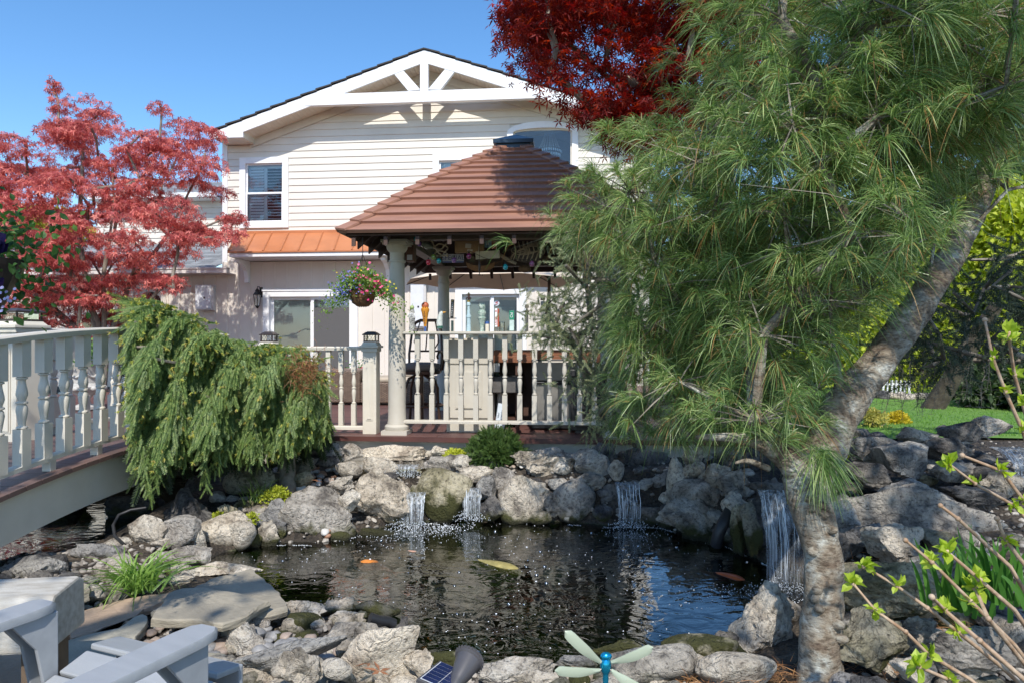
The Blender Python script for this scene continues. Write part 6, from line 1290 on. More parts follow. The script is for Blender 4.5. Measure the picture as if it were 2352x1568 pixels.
# strap leaved clumps
def strap(name, u, v, Y, n, L0, L1, label, cols, seed, wd=.012, lean=1.0, zb=None):
    rng = np.random.default_rng(seed); b = P(u, v, Y); r = empty(name, tuple(b)); tag(r, label, 'plant'); p0 = rng.normal(size=(n, 3)) * (.05, .05, 0); d = np.stack([rng.normal(0, .42, n) * lean, rng.normal(-.05, .4, n) * lean, np.ones(n)], 1); mb = MB(); L_ = rng.uniform(L0, L1, n)
    d /= np.linalg.norm(d, axis=1, keepdims=True); side = np.cross(d, np.array([[0, 1, .2]])); side /= np.linalg.norm(side, axis=1, keepdims=True); V = []; segs = 6; drp = rng.uniform(.3, 1.1, n) * lean
    for k in range(segs + 1):
        t = k / segs; c = p0 + d * (L_ * t)[:, None]; hz = np.stack([d[:, 0], d[:, 1], 0 * d[:, 0]], 1); c += hz * (L_ * t * t * .6)[:, None]; c[:, 2] -= drp * L_ * t ** 2.6 * .8; wk = wd / 2 * (1 - .9 * t ** 2); f_ = np.array([0, 0, .004]) * (1 - t); V += [c - side * wk, c - f_, c + side * wk]
    V = np.stack(V, 1).reshape(-1, 3); b0 = (np.arange(n) * 3 * (segs + 1))[:, None]; Fs = np.concatenate([b0 + np.array([[3 * k + a, 3 * k + a + 1, 3 * k + a + 4, 3 * k + a + 3]]) for k in range(segs) for a in (0, 1)]); mb.add(V, Fs); mb.build('leaves', leafmat(name + str(seed), cols, .4, .35), r, smooth=80)
strap('daylily', 317, 1352, 4.12, 150, .22, .42, 'bright green clump of arching daylily leaves beside the flagstones', [(.14, .26, .05), (.24, .38, .08), (.34, .48, .14)], 1, .014)
strap('grass_tuft', 595, 1150, 5.75, 40, .15, .34, 'sparse grassy tuft in the shade left of the spruce trunk', [(.12, .2, .04), (.2, .3, .07)], 2, .006, .8)
strap('iris', 2215, 1400, 2.9, 34, .25, .42, 'upright green iris leaves among the rocks at the right', [(.04, .13, .02), (.10, .24, .04), (.16, .32, .06)], 3, .024, .35)
strap('iris', 2300, 1380, 2.6, 26, .2, .36, 'second iris fan at the right edge behind the budding twigs', [(.04, .13, .02), (.10, .24, .04)], 4, .022, .4)
# hanging petunia at the left edge
def flower_head(mb, c, r, n=5, mi=0, face=(0, -1, .3)):
    f = Vector(face).normalized(); x = f.cross(Vector((0, 0, 1))).normalized(); y = x.cross(f); V = [tuple(Vector(c) - f * r * .3)]
    for k in range(n):
        for s_, rr in ((-.42, .85), (0, 1), (.42, .85)): a = 2 * pi * (k + s_) / n; V.append(tuple(Vector(c) + (x * cos(a) + y * sin(a)) * r * rr))
    m_ = len(V) - 1; mb.add(V, [(0, 1 + i, 1 + (i + 1) % m_) for i in range(m_)], mi)
rng = np.random.default_rng(31)
pt = empty('hanging_planter', tuple(P(-42, 596, 2.3))); tag(pt, 'leafy hanging planter with dark purple petunias at the left edge', 'planter'); o_ = np.array(pt.location); n_ = 1100
ps = rng.normal(size=(n_, 3)) * (.11, .10, .10); ps[:, 0] = ps[:, 0] * 1.0 - .03; mb = MB(); inst(mb, OL, OLF, ps, frames(rnd_dir(n_, rng, -.1), rnd_dir(n_, rng, .8)), rng.uniform(.022, .042, n_)); mb.build('foliage', leafmat('petunia_leaf', [(.03, .08, .02), (.08, .17, .04), (.15, .27, .06)], .4), pt)
mb = MB(); 
for k in range(16): d_ = rnd_dir(1, rng)[0] * (.17, .1, .13); flower_head(mb, (abs(d_[0]) * .9, -abs(d_[1]) - .05, d_[2]), .026)
mb.build('purple_flowers', leafmat('petunia_purple', [(.015, .005, .04), (.05, .015, .12)], .2), pt)['kind'] = 'stuff'; mb = MB()
for k in range(60): flower_head(mb, (.10 + rng.normal() * .04, -.1 + rng.normal() * .03, -.13 + rng.normal() * .02), .006)
mb.build('lilac_flowers', leafmat('verbena', [(.35, .35, .6), (.5, .5, .75)], .2), pt)['kind'] = 'stuff'; mb = MB(); mb.lathe([(.06, -.16), (.12, -.02), (.125, 0)], n=18); mb.build('pot', BRONZE, pt); mb = MB(); mb.tube([(0, 0, 0), (0, 0, .9)], .004, 5); mb.build('hanger', BLACK, pt)
# budding shrub, lower right foreground
rng = np.random.default_rng(33)
bs_ = empty('budding_shrub', tuple(G(2420, 1720, .2))); tag(bs_, 'leafing shrub with bare tan canes and lime green buds at the bottom right', 'shrub'); o_ = bs_.location.copy(); cane = MB(); bud = MB(); CANE = mat('cane', (.30, .18, .10), (.48, .36, .25), 30, .6, .2, 60)
canes = [([(2420, 1640), (2300, 1530), (2200, 1450), (2130, 1395), (2060, 1345), (1985, 1300)], 1.75, 1), ([(2420, 1600), (2330, 1480), (2230, 1380), (2140, 1290), (2080, 1240)], 1.7, 0), ([(2440, 1560), (2330, 1400), (2250, 1330), (2175, 1265)], 1.6, 1), ([(2440, 1400), (2400, 1240), (2330, 1160), (2240, 1110), (2180, 1065)], 1.9, 1), ([(2450, 1420), (2400, 1150), (2350, 990), (2310, 900), (2280, 820), (2262, 735)], 1.8, 2), ([(2440, 1200), (2370, 1000), (2330, 860), (2318, 780), (2318, 765)], 1.95, 1), ([(2380, 1700), (2230, 1560), (2130, 1500), (2080, 1450), (2010, 1400), (1960, 1340)], 1.75, 1), ([(2450, 1520), (2320, 1300), (2200, 1190), (2160, 1160)], 1.8, 0), ([(2440, 1640), (2350, 1520), (2270, 1420), (2240, 1350)], 1.55, 1), ([(2420, 1700), (2260, 1600), (2180, 1560), (2110, 1530)], 1.5, 1), ([(2440, 1330), (2390, 1230), (2352, 1150), (2300, 1080), (2210, 1045)], 1.7, 0), ([(2460, 1500), (2380, 1330), (2310, 1240), (2290, 1190)], 1.65, 0), ([(2450, 1640), (2352, 1560), (2250, 1470), (2170, 1400), (2140, 1370)], 1.45, 0), ([(2470, 1250), (2400, 1020), (2360, 930)], 1.6, 1)]
CANES = canes
def budcluster(p, s_, n=11):
    ps = np.repeat(np.array([tuple(p - o_)]), n, 0); d = rnd_dir(n, rng, .7); inst(bud, OL, OLF, ps, frames(d, rnd_dir(n, rng, .6)), rng.uniform(.6, 1.1, n) * s_)
for pl, Yc, kind in canes:
    pts = [P(u, v, Yc + .05 * sin(i * 1.7 + u)) - o_ for i, (u, v) in enumerate(pl)]; k = len(pts); cane.tube(pts, [.0062 * (1 - .55 * i / k) for i in range(k)], 7)
    for p in pts[2:]: cane.sphere(tuple(p), .0068, 6)
    if kind == 1: budcluster(pts[-1] + o_, .040, 15)
    for p in pts[2:-1]:
        if rng.random() < .85: budcluster(p + o_, .033, 10)
cane.build('canes', CANE, bs_, smooth=60); bud.build('bud_leaves', leafmat('bud_leaf', [(.30, .42, .04), (.45, .56, .06), (.55, .66, .12)], .45), bs_)
# the tall trees behind the camera whose shade falls on the bridge and flagstones
def shade_tree(x, y, z, label, blobs, trunk, seed):
    rng = np.random.default_rng(seed); r = empty('shade_tree', trunk); tag(r, label, 'tree'); mb = MB(); 
    for (bx_, by, bz, rr, n) in blobs: ps = np.array([bx_ - trunk[0], by - trunk[1], bz]) + rng.normal(size=(n, 3)) * rr * .5; inst(mb, OL, OLF, ps, frames(rnd_dir(n, rng, -.2), rnd_dir(n, rng, .8)), rng.uniform(.10, .17, n))
    mb.build('crown', leafmat('shade_leaf', MID, .3), r); tk = MB(); skeleton([(Vector((0, 0, -.2)), None), (Vector((0, 0, 2.6)), 0)], [Vector((b[0] - trunk[0], b[1] - trunk[1], b[2])) for b in blobs], .2, .02, rng, .08, tk, 8); tk.build('trunk', BARK, r, smooth=60)
shade_tree(0, 0, 0, 'tall leafy tree behind the viewpoint on the left', [(-4.1, 0.2, 5.0, .9, 420), (-4.9, 1.2, 5.2, .9, 500), (-4.2, -.5, 5.6, .8, 700), (-3.7, .1, 5.6, .6, 420), (-1.6, -1.8, 6.2, .8, 70), (-.9, -1.4, 6.0, .7, 30), (-5.4, -.6, 5.6, .9, 500), (-2.3, -2.6, 6.0, .8, 90), (-3.3, -2.4, 6.0, .8, 220)], (-4.6, -1.8, 0), 51)
shade_tree(0, 0, 0, 'tall leafy tree behind the viewpoint on the right', [(2.6, -1.2, 6.0, 1.0, 160), (3.6, .2, 6.2, 1.0, 520), (1.9, -2.4, 6.6, .9, 120), (3.2, -2.4, 6.4, 1.1, 260), (4.2, 1.6, 6.6, 1.0, 520), (1.4, -.4, 6.6, .7, 60)], (3.8, -2.6, 0), 52)
# ---------------------------------------------------------------- things on and round the bar
def gx_(u, yl=0): return GZ.px(u, 800, yl)[0]
def gz_(v, yl=0): return GZ.px(1150, v, yl)[1]
def gthing(name, label, cat, u, yl, z, grp=None, rz=0):
    r = empty(name, tuple(GZ.W(GZ.px(u, 800, yl)[0], yl, z)), -GZ.th + rz); tag(r, label, cat, grp); return r
# bar cabinet
cb = gthing('bar_cabinet', 'taupe panelled bar cabinet standing behind the gazebo railing', 'cabinet', 1081, .30, DZ)
w2 = (gx_(1129, .2) - gx_(1031, .2)) / 2; hc = gz_(772, .2) - DZ - .02; mb = MB(); mb.bx(-w2, w2, -.12, .35, 0, hc); mb.build('carcass', TAUPE, cb, bevel=.004)
mb = MB(); mb.bx(-w2 + .02, w2 - .001, -.14, -.121, .16, hc - .30)
mb.bx(-w2 + .09, w2 - .09, -.152, -.141, .26, hc - .36); mb.bx(-w2 + .1, w2 - .1, -.158, -.153, .27, hc - .37); mb.build('door_panel', TAUPE, cb, bevel=.003)
mb = MB(); mb.bx(-w2 - .01, w2 + .01, -.135, -.1205, 0, .14); mb.build('plinth', TAUPE, cb, bevel=.003)
mb = MB(); mb.bx(-w2 + .0, w2, -.138, -.1215, hc - .28, hc - .02); mb.build('top_rail', TAUPE, cb, bevel=.003)
# back bar counter with sink
ct = gthing('sink_counter', 'wooden back bar counter with stone sink and dark shelves', 'counter', 1230, .75, DZ); mb = MB(); WOODR = mat('bar_wood', (.28, .11, .05), (.18, .07, .035), 6, .5, .2, 60, stretch=(1, 6, 6)); mb.bx(-.62, .75, -.25, .3, .84, .90); mb.bx(-.62, .75, -.26, -.24, .76, .84); mb.build('countertop', WOODR, ct, bevel=.004)
mb = MB(); 
for x in (-.6, -.22, .17, .72): mb.bx(x, x + .035, -.22, .28, 0, .76)
mb.bx(-.6, .75, .26, .28, 0, .76); mb.bx(-.565, -.22, -.2, .26, .10, .12); mb.build('frame', mat('dark_shelf', (.10, .045, .03), (.06, .03, .02), 5, .6), ct)
mb = MB(); mb.bx(-.56, -.14, -.34, .1, .42, .60); mb.bx(-.52, -.18, -.3, .06, .5, .602); mb.build('sink', mat('sink_stone', (.13, .12, .115), (.09, .085, .08), 20, .6, .3, 90), ct, bevel=.01)
mb = MB(); mb.tube([(-.42, -.05, .42), (-.42, -.05, .12), (-.40, -.02, .03)], .035, 12); mb.build('drain_pipe', WHITE, ct, smooth=60)
# fridge and cooler
fg = gthing('fridge', 'stainless steel bar fridge with a dark handle line', 'fridge', 1276, .62, DZ); mb = MB(); mb.bx(-.27, .27, -.2, .3, .02, .8); mb.build('body', BLACK, fg, bevel=.006)
mb = MB(); mb.bx(-.26, .26, -.225, -.202, .08, .52); mb.bx(-.26, .26, -.225, -.202, .56, .78); mb.build('door', STEEL, fg, bevel=.008); mb = MB(); mb.tube([(-.24, -.25, .54), (.24, -.25, .54)], .011, 8); mb.build('handle', BLACK, fg, smooth=60)
cl_ = gthing('cooler', 'black plastic cooler box on the deck behind the railing', 'cooler', 1352, .34, DZ); mb = MB(); mb.bx(-.2, .2, -.15, .2, .03, .62); mb.bx(-.14, .14, -.165, -.149, .06, .16); mb.bx(-.17, .17, -.165, -.149, .26, .52); BP = mat('black_plastic', (.018, .018, .02), (.03, .03, .032), 6, .45); mb.build('body', BP, cl_, bevel=.012); mb = MB(); mb.bx(-.22, .22, -.17, .22, .62, .7); mb.build('lid', BP, cl_, bevel=.012); mb = MB(); mb.bx(-.15, .15, -.14, .19, 0, .03); mb.build('foot', BP, cl_)
# bottle and sign beside the counter
bo = gthing('bottle', 'dark bottle with a white label standing on the stone sink', 'bottle', 1141, .52, DZ + .604); mb = MB(); mb.lathe([(.03, 0), (.032, .02), (.032, .17), (.014, .2), (.013, .24)], n=14); mb.build('glass', mat('bottle_glass', (.03, .045, .03), rough=.1), bo, smooth=50); mb = MB(); mb.lathe([(.0335, .05), (.0335, .15)], n=14, cap=False); mb.build('label', WHITE, bo)
sg = gthing('bartender_sign', 'white tin sign reading Bartender On Arrival, standing on end behind the railing', 'sign', 1147, .16, DZ + .05); sg.rotation_euler = (R(-6), R(8), -GZ.th); mb = MB(); mb.bx(-.055, .055, -.004, .004, 0, .27); mb.build('plate', mat('sign_white', (.62, .68, .74), rough=.4), sg, bevel=.003)
INK = mat('sign_ink', (.02, .03, .07), rough=.5)
for i, (t_, sz) in enumerate((("Who?", .024), ("Bartender", .032), ("On Arrival", .03))): text('lettering', t_, sz, INK, sg, (-.03 + i * .032, -.006, .14), (pi / 2, -pi / 2, 0))
for sd_ in (-1, 1): q = MB(); q.bx(sd_ * .050 - .001, sd_ * .050 + .001, -.0055, -.0045, .01, .26); q.build('border_line', INK, sg)
# bar stool
st = gthing('bar_stool', 'bronze scrolled metal swivel bar stool with taupe seat behind the railing', 'stool', 968, 1.0, DZ); BRZ = mat('bronze_frame', (.15, .085, .06), (.09, .055, .04), 12, .35, metal=.5)
for k in range(4):
    a = pi / 4 + k * pi / 2; mb = MB(); c_, s_ = cos(a), sin(a); mb.tube([(c_ * .05, s_ * .05, .60), (c_ * .18, s_ * .18, .55), (c_ * .24, s_ * .24, .42), (c_ * .25, s_ * .25, .2), (c_ * .27, s_ * .27, 0)], [.016, .018, .018, .016, .02], 8); mb.build('leg', BRZ, st, smooth=60)
mb = MB(); ring = [(.26 * cos(t), .26 * sin(t), .22) for t in np.linspace(0, 2 * pi, 25)]; mb.tube(ring, .016, 8); mb.build('foot_ring', BRZ, st, smooth=60); mb = MB(); mb.tube([(0, 0, .02), (0, 0, .62)], .028, 10); mb.build('post', BRZ, st, smooth=60)
mb = MB(); mb.lathe([(.2, .6), (.235, .61), (.24, .64), (.22, .65)], n=24); mb.build('seat_frame', BRZ, st, smooth=40); mb = MB(); mb.lathe([(.21, .65), (.235, .68), (.22, .73), (.12, .745)], n=24); mb.build('seat_cushion', mat('cushion', (.22, .18, .16), rough=.9), st, smooth=60)
for s_ in (-1, 1): mb = MB(); mb.tube([(s_ * .24, .12, .65), (s_ * .27, .05, .78), (s_ * .26, -.06, .88), (s_ * .25, -.2, .86), (s_ * .24, -.22, .82), (s_ * .24, -.18, .80)], .014, 7); mb.build('arm', BRZ, st, smooth=60)
bk = MB()
for s_ in (-1, 1): bk.tube([(s_ * .2, .2, .62), (s_ * .21, .24, .85), (s_ * .19, .30, 1.1), (s_ * .16, .38, 1.24)], .016, 8)
bk.tube([(-.16, .38, 1.24), (-.1, .40, 1.27), (.1, .40, 1.27), (.16, .38, 1.24)], .02, 8); bk.tube([(-.2, .25, .88), (.2, .25, .88)], .014, 6)
for x in (-.1, 0, .1): bk.tube([(x, .25, .88), (x * 1.6, .30, 1.0), (x, .38, 1.25)], .009, 6)
bk.build('backrest', BRZ, st, smooth=60)
# beer tap handles standing along the rail top
def tap(u, label):
    r = gthing('tap_handle', label, 'tap handle', u, 0, RAILTOP, 'tap handles lined up on the gazebo rail'); return r
pxm = 7.31 / F   # metres per frame pixel at the rail
zh = lambda v: (766 - v) * 1.0 * pxm
GR = lambda n_, c, r=.5: mat('tap_' + n_, c, tuple(x * .75 for x in c), 30, r)
def lath(prof): m_ = MB(); m_.lathe([(r * pxm * .293, (545 - z) * .293 * pxm) for r, z in prof], n=16); return m_
t = tap(946.5, 'carved grey tree face tap handle with a green apple on top and white plate'); lath([(20, 545), (24, 520), (20, 480), (26, 430), (22, 400), (16, 370)]).build('carved_stem', mat('tap_carved', (.55, .55, .53), (.10, .10, .10), 60, .6, .6, 90), t, smooth=60); mb = MB(); mb.sphere((0, 0, 190 * .293 * pxm), 18 * .293 * pxm, 10); mb.tube([(0, 0, 205 * .293 * pxm), (.006, 0, 220 * .293 * pxm)], .003, 5); mb.build('apple', GR('apple', (.40, .52, .22)), t, smooth=60)
mb = MB(); mb.bx(-.041, .041, -.032, -.024, 108 * .293 * pxm, 145 * .293 * pxm); mb.build('plate', WHITE, t, bevel=.003); text('lettering', 'ANGRY', .018, INK, t, (0, -.034, 135 * .293 * pxm)); text('lettering', 'ORCHARD', .015, INK, t, (0, -.034, 120 * .293 * pxm))
t = tap(976.5, 'orange cone tap handle lettered SUMMER with a red blob on top'); lath([(9, 545), (9, 505)]).build('ferrule', GR('blue', (.05, .12, .35)), t, smooth=60); lath([(10, 505), (18, 450), (28, 395), (33, 380), (33, 365), (28, 362)]).build('cone', GR('orange', (.72, .30, .03)), t, smooth=40); mb = MB()
for k in range(8): mb.box((.030 * cos(k * pi / 4), .030 * sin(k * pi / 4), 186 * .293 * pxm), (.012, .012, .02))
mb.build('crown_ring', GR('orange2', (.75, .36, .04)), t); mb = MB(); mb.sphere((0, 0, 205 * .293 * pxm), 30 * .293 * pxm, 10, sq=(1, .8, .95)); mb.build('red_top', GR('redtop', (.48, .12, .05)), t, smooth=60)
for i, ch in enumerate("SUMMER"): text('lettering', ch, .026, INK, t, (0, -.046 + i * .0045, (152 - i * 17.5) * .293 * pxm))
t = tap(1012, 'white goose neck tap handle with orange beak'); mb = MB(); z_ = lambda y: (545 - y) * .293 * pxm; mb.tube([(-.008, 0, z_(520)), (-.012, 0, z_(470)), (-.004, 0, z_(425)), (.010, 0, z_(400)), (.024, 0, z_(396))], [.034, .034, .028, .024, .02], 14); mb.build('neck', GR('goose', (.62, .66, .62)), t, smooth=60); mb = MB(); mb.tube([(.028, 0, z_(396)), (.062, 0, z_(392))], [.012, .003], 8); mb.build('beak', GR('beak', (.7, .35, .05)), t, smooth=60); mb = MB(); mb.lathe([(.034, z_(522)), (.036, z_(508)), (.034, z_(500))], c=(-.008, 0, 0), n=14); mb.build('collar', GR('green', (.03, .12, .09)), t, smooth=40); mb = MB(); mb.tube([(-.008, 0, 0), (-.008, 0, z_(520))], .01, 8); mb.build('stem', STEEL, t)
t = tap(1039, 'black sword shaped tap handle lettered SAPPORO with a gold star'); mb = MB(); mb.box((0, 0, z_(505)), (.026, .02, (545 - 445) * .293 * pxm - .01)); mb.build('scabbard', GR('dkgreen', (.035, .06, .055), .3), t, bevel=.003); mb = MB(); mb.bx(-.045, .045, -.02, .02, z_(444), z_(438)); mb.build('guard', BLACK, t); mb = MB(); mb.prismY([(-.022, z_(437)), (.012, z_(437)), (.021, z_(294)), (-.013, z_(292))], -.012, .012); mb.build('grip', GR('black', (.015, .013, .012), .3), t, bevel=.003)
for i, ch in enumerate("SAPPORO"): text('lettering', ch, .021, WHITE, t, (.001 - i * .0014 + .003, -.0145, z_(322 + i * 16)))
mb = MB(); mb.prismY([(.003 + (.010 if k % 2 == 0 else .004) * cos(pi / 2 + k * pi / 5), z_(304) + (.010 if k % 2 == 0 else .004) * sin(pi / 2 + k * pi / 5)) for k in range(10)][::-1], -.0155, -.013); mb.build('star', GR('gold', (.75, .45, .08)), t)
t = tap(1076.5, 'pale blue lighthouse tap handle with a small brown figure under a yellow hat'); lath([(19, 545), (19, 500), (17, 498), (17, 440), (21, 436), (21, 420), (15, 415), (14, 380), (11, 378), (11, 345), (16, 340), (16, 325), (11, 315)]).build('tower', mat('tap_tower', (.48, .62, .66), (.36, .5, .56), 40, .5), t, smooth=35); mb = MB(); mb.lathe([(.018, z_(312)), (.02, z_(305)), (.012, z_(300))], n=12); mb.lathe([(.022, z_(252)), (.022, z_(250)), (.01, z_(248)), (.007, z_(238))], n=14); mb.build('hat', GR('gold2', (.72, .48, .1)), t, smooth=40); mb = MB(); mb.sphere((0, 0, z_(264)), .013, 8); mb.sphere((0, 0, z_(282)), .017, 8, sq=(.9, .8, 1.15)); mb.tube([(-.012, 0, z_(276)), (-.028, 0, z_(284)), (-.022, -.01, z_(292))], .005, 6); mb.tube([(.012, 0, z_(276)), (.028, 0, z_(284)), (.020, -.01, z_(292))], .005, 6)
for s_ in (-1, 1): mb.tube([(s_ * .008, 0, z_(292)), (s_ * .012, 0, z_(303))], .006, 6)
mb.build('figure', GR('brownfig', (.30, .13, .10)), t, smooth=60)
t = tap(1107, 'pale green statue tap handle with a helmet crest'); lath([(18, 545), (14, 530), (18, 500), (24, 470), (36, 440), (22, 430), (34, 400), (30, 385), (14, 375), (24, 360), (26, 340), (18, 322)]).build('statue', mat('tap_statue', (.56, .62, .55), (.16, .27, .22), 45, .6, .5, 70), t, smooth=60); mb = MB(); pp_ = [(.006 + .03 * cos(a), z_(352) + .042 * sin(a)) for a in np.linspace(-.9, 2.5, 12)]; pin = [(.006 + .021 * cos(a), z_(352) + .031 * sin(a)) for a in np.linspace(2.5, -.9, 12)]; mb.prismY((pp_ + pin)[::-1], -.006, .006); mb.build('crest', GR('crest', (.42, .52, .46)), t)
t = tap(1141, 'white and red LAGER tap handle with a round badge on top'); mb = MB(); mb.bx(-.019, .008, -.02, .02, z_(510), z_(365)); mb.build('white_panel', WHITE, t, bevel=.002); mb = MB(); mb.bx(.0085, .026, -.018, .018, z_(510), z_(367)); mb.build('red_panel', GR('redpanel', (.45, .09, .04)), t, bevel=.002)
text('lettering', 'LAGER', .030, GR('redink', (.6, .03, .03)), t, (-.005, -.0215, z_(462)), (pi / 2, -pi / 2, 0)); mb = MB(); mb.lathe([(.030, -.007), (.030, .007)], (0, 0, z_(323)), 24, rot=Euler((pi / 2, 0, 0))); mb.build('badge', mat('badge_white', (.62, .68, .75), rough=.35), t); mb = MB(); mb.lathe([(.033, -.005), (.033, .005)], (0, .001, z_(323)), 24, rot=Euler((pi / 2, 0, 0))); mb.build('badge_rim', STEEL, t)
mb = MB(); mb.box((0, -.009, z_(318)), (.03, .002, .010), rot=Euler((0, -.35, 0))); mb.box((0, -.009, z_(332)), (.036, .002, .006), rot=Euler((0, -.35, 0))); mb.build('badge_mark', GR('redink2', (.5, .03, .03)), t); mb = MB(); mb.tube([(0, 0, z_(365)), (0, 0, z_(350))], .009, 8); mb.tube([(-.004, 0, 0), (-.004, 0, z_(510))], .012, 8); mb.build('stem', STEEL, t, smooth=60)
mb = MB(); mb.lathe([(.008, -.0015), (.008, .0015)], (-.006, -.0215, z_(387)), 14, rot=Euler((pi / 2, 0, 0))); mb.build('red_disc', GR('redink', (.6, .03, .03)), t)
t = tap(1175.5, 'green and white box shaped tap handle beginning with the letters PO'); mb = MB(); mb.bx(-.026, .026, -.014, .014, z_(455), z_(383)); mb.build('green_panel', GR('grn', (.02, .26, .15), .4), t, bevel=.002); mb = MB(); mb.bx(-.025, .025, -.013, .013, z_(540), z_(456)); mb.build('white_panel', GR('mint', (.56, .70, .66)), t, bevel=.002); text('lettering', 'PO', .042, WHITE, t, (-.004, -.0155, z_(418)), (pi / 2, pi / 2, 0))
t = tap(1210, 'dark key shaped tap handle with a round pierced head'); lath([(12, 545), (12, 400), (20, 396), (20, 385), (8, 380), (8, 370)]).build('stem', GR('dkgrey', (.10, .10, .09), .5), t, smooth=30); mb = MB(); mb.lathe([(.024, -.005), (.024, .005)], (0, 0, z_(352)), 18, rot=Euler((pi / 2, 0, 0))); mb.build('head', GR('olv', (.17, .15, .11)), t)
t = tap(1246.5, 'tall grey tap handle topped by a short barrel'); mb = MB(); mb.bx(-.022, .022, -.014, .014, 0, z_(310)); mb.build('stem', GR('grey', (.26, .25, .23)), t, bevel=.003); mb = MB(); mb.lathe([(.017, -.024), (.020, 0), (.017, .024)], (0, 0, z_(290)), 14, rot=Euler((0, pi / 2, 0))); mb.build('barrel', GR('brn', (.16, .09, .07)), t, smooth=40)
t = gthing('jar', 'small cream jar with a blue lid on the rail beside the statue tap handle', 'jar', 1119, .02, RAILTOP); lath([(16, 545), (17, 500), (17, 490), (15, 485)]).build('body', CREAM, t, smooth=50); lath([(18, 485), (18, 470), (8, 465)]).build('lid', GR('blue', (.05, .12, .35)), t, smooth=50)
t = gthing('glass_mug', 'clear glass mug on the rail behind the LAGER handle', 'mug', 1153, .04, RAILTOP); lath([(22, 545), (24, 500), (23, 470)]).build('glass', CLEAR, t, smooth=50)
# ---- clutter under the gazebo ceiling (centres given on the frame)
def gh(name, label, cat, u, v, yl, grp=None):
    x, z = GZ.px(u, v, yl); r = empty(name, tuple(GZ.W(x, yl, z)), -GZ.th); tag(r, label, cat, grp); return r, 7.33 / F * (1 + yl / 7.33)
def cord(r, y=0, h=.3): m_ = MB(); m_.tube([(0, y, 0), (0, y, h)], .002, 4); m_.build('hanging_wire', BLACK, r)
r, s_ = gh('wooden_crate', 'small pale wooden crate panel with a paper note under the roof beam', 'crate', 1078, 568, .2); W_2 = 33 * s_; mb = MB(); mb.bx(-W_2, W_2, -.01, .06, -13 * s_, 13 * s_); mb.build('panel', mat('crate_wood', (.42, .27, .13), (.33, .2, .1), 8, .6), r); mb = MB()
for a in (-1, 1): mb.bx(min(a * W_2, a * (W_2 - .02)), max(a * W_2, a * (W_2 - .02)), -.022, -.011, -13 * s_, 13 * s_); mb.bx(-W_2 + .021, W_2 - .021, -.022, -.011, min(a * 13 * s_, a * 10 * s_), max(a * 13 * s_, a * 10 * s_))
mb.build('frame', mat('crate_edge', (.36, .22, .1), rough=.6), r); mb = MB(); mb.box((-.01, -.014, .01), (.065, .002, .05), rot=Euler((0, .1, 0))); mb.box((.01, -.024, -.04), (.06, .002, .02)); mb.build('note', CREAM, r); cord(r, .03)
r, s_ = gh('wooden_plank', 'short pale driftwood plank hanging under the roof', 'plank', 1120, 586, .1); mb = MB(); mb.bx(-28 * s_, 28 * s_, -.012, .012, -9 * s_, 9 * s_); mb.build('board', mat('driftwood', (.58, .52, .38), (.45, .4, .28), 10, .8, .3, 60), r, bevel=.003).rotation_euler = (0, R(-2.5), 0); mb = MB(); mb.tube([(-.1, 0, .04), (-.09, 0, .14), (.09, 0, .14), (.1, 0, .04)], .0025, 4); mb.build('rope', CREAM, r); cord(r, 0, .2)
r, s_ = gh('licence_plate', 'grey blue licence plate reading SPECIAL hanging behind the string lights', 'licence plate', 1041, 594, .35); mb = MB(); mb.bx(-25 * s_, 25 * s_, -.003, .003, -10 * s_, 10 * s_); mb.build('plate', mat('plate_paint', (.36, .36, .42), (.3, .3, .36), 8, .4), r, bevel=.003); text('lettering', 'SPECIAL', 15 * s_, mat('plate_ink', (.04, .05, .13), rough=.4), r, (0, -.005, .004)); mb = MB(); mb.bx(-25 * s_, 25 * s_, -.0045, -.0032, -10 * s_, -6.5 * s_); mb.build('blue_band', mat('plate_band', (.10, .12, .28), rough=.4), r); cord(r, .006)
r, s_ = gh('rope_coil', 'loosely looped pale rope hanging beside the front column', 'rope', 1012, 578, .0); mb = MB(); ROPE = mat('rope', (.45, .38, .27), (.34, .28, .2), 40, .9, .5, 90); 
mb.tube([(.0 + .07 * cos(t) * (1 + .25 * sin(2 * t)), .02 * sin(3 * t), .045 * sin(t) + .012 * t - .06) for t in np.linspace(0, 4 * pi, 40)], .008, 6); mb.tube([(-.1, 0, .12), (-.06, 0, .04), (-.02, 0, -.02), (.03, 0, -.05), (.07, 0, -.04)], .008, 6); mb.build('rope', ROPE, r, smooth=60)
r, s_ = gh('glass_bottle_lamp', 'grey green glass bottle hung sideways beside the column top', 'bottle', 975, 562, .12); mb = MB(); mb.tube([(-.09, 0, .05), (-.03, 0, .02), (.05, 0, -.02), (.08, 0, -.03), (.13, 0, -.045)], [.03, .042, .04, .018, .014], 12); mb.build('bottle', mat('dim_glass', (.20, .24, .2), (.12, .15, .12), 20, .15), r, smooth=60); cord(r)
r, s_ = gh('sailboat_picture', 'small blue picture of a white sailboat under the roof beam', 'picture', 1121, 561, .25); mb = MB(); mb.bx(-8 * s_, 8 * s_, -.004, .004, -8 * s_, 8 * s_); mb.build('panel', mat('sky_blue', (.22, .42, .55), rough=.5), r); mb = MB(); mb.prismY([(-.005, -.01), (-.005, .03), (-.022, -.01)], -.006, -.0045); mb.prismY([(0, -.01), (.014, -.01), (0, .026)], -.006, -.0045); mb.build('sail', WHITE, r); cord(r, .006)
r, s_ = gh('red_book', 'red card hanging beside the sailboat picture', 'card', 1135, 563, .27); mb = MB(); mb.bx(-6 * s_, 6 * s_, -.006, .006, -9 * s_, 9 * s_); mb.build('card', mat('red_card', (.42, .04, .03), rough=.6), r); cord(r, .008)
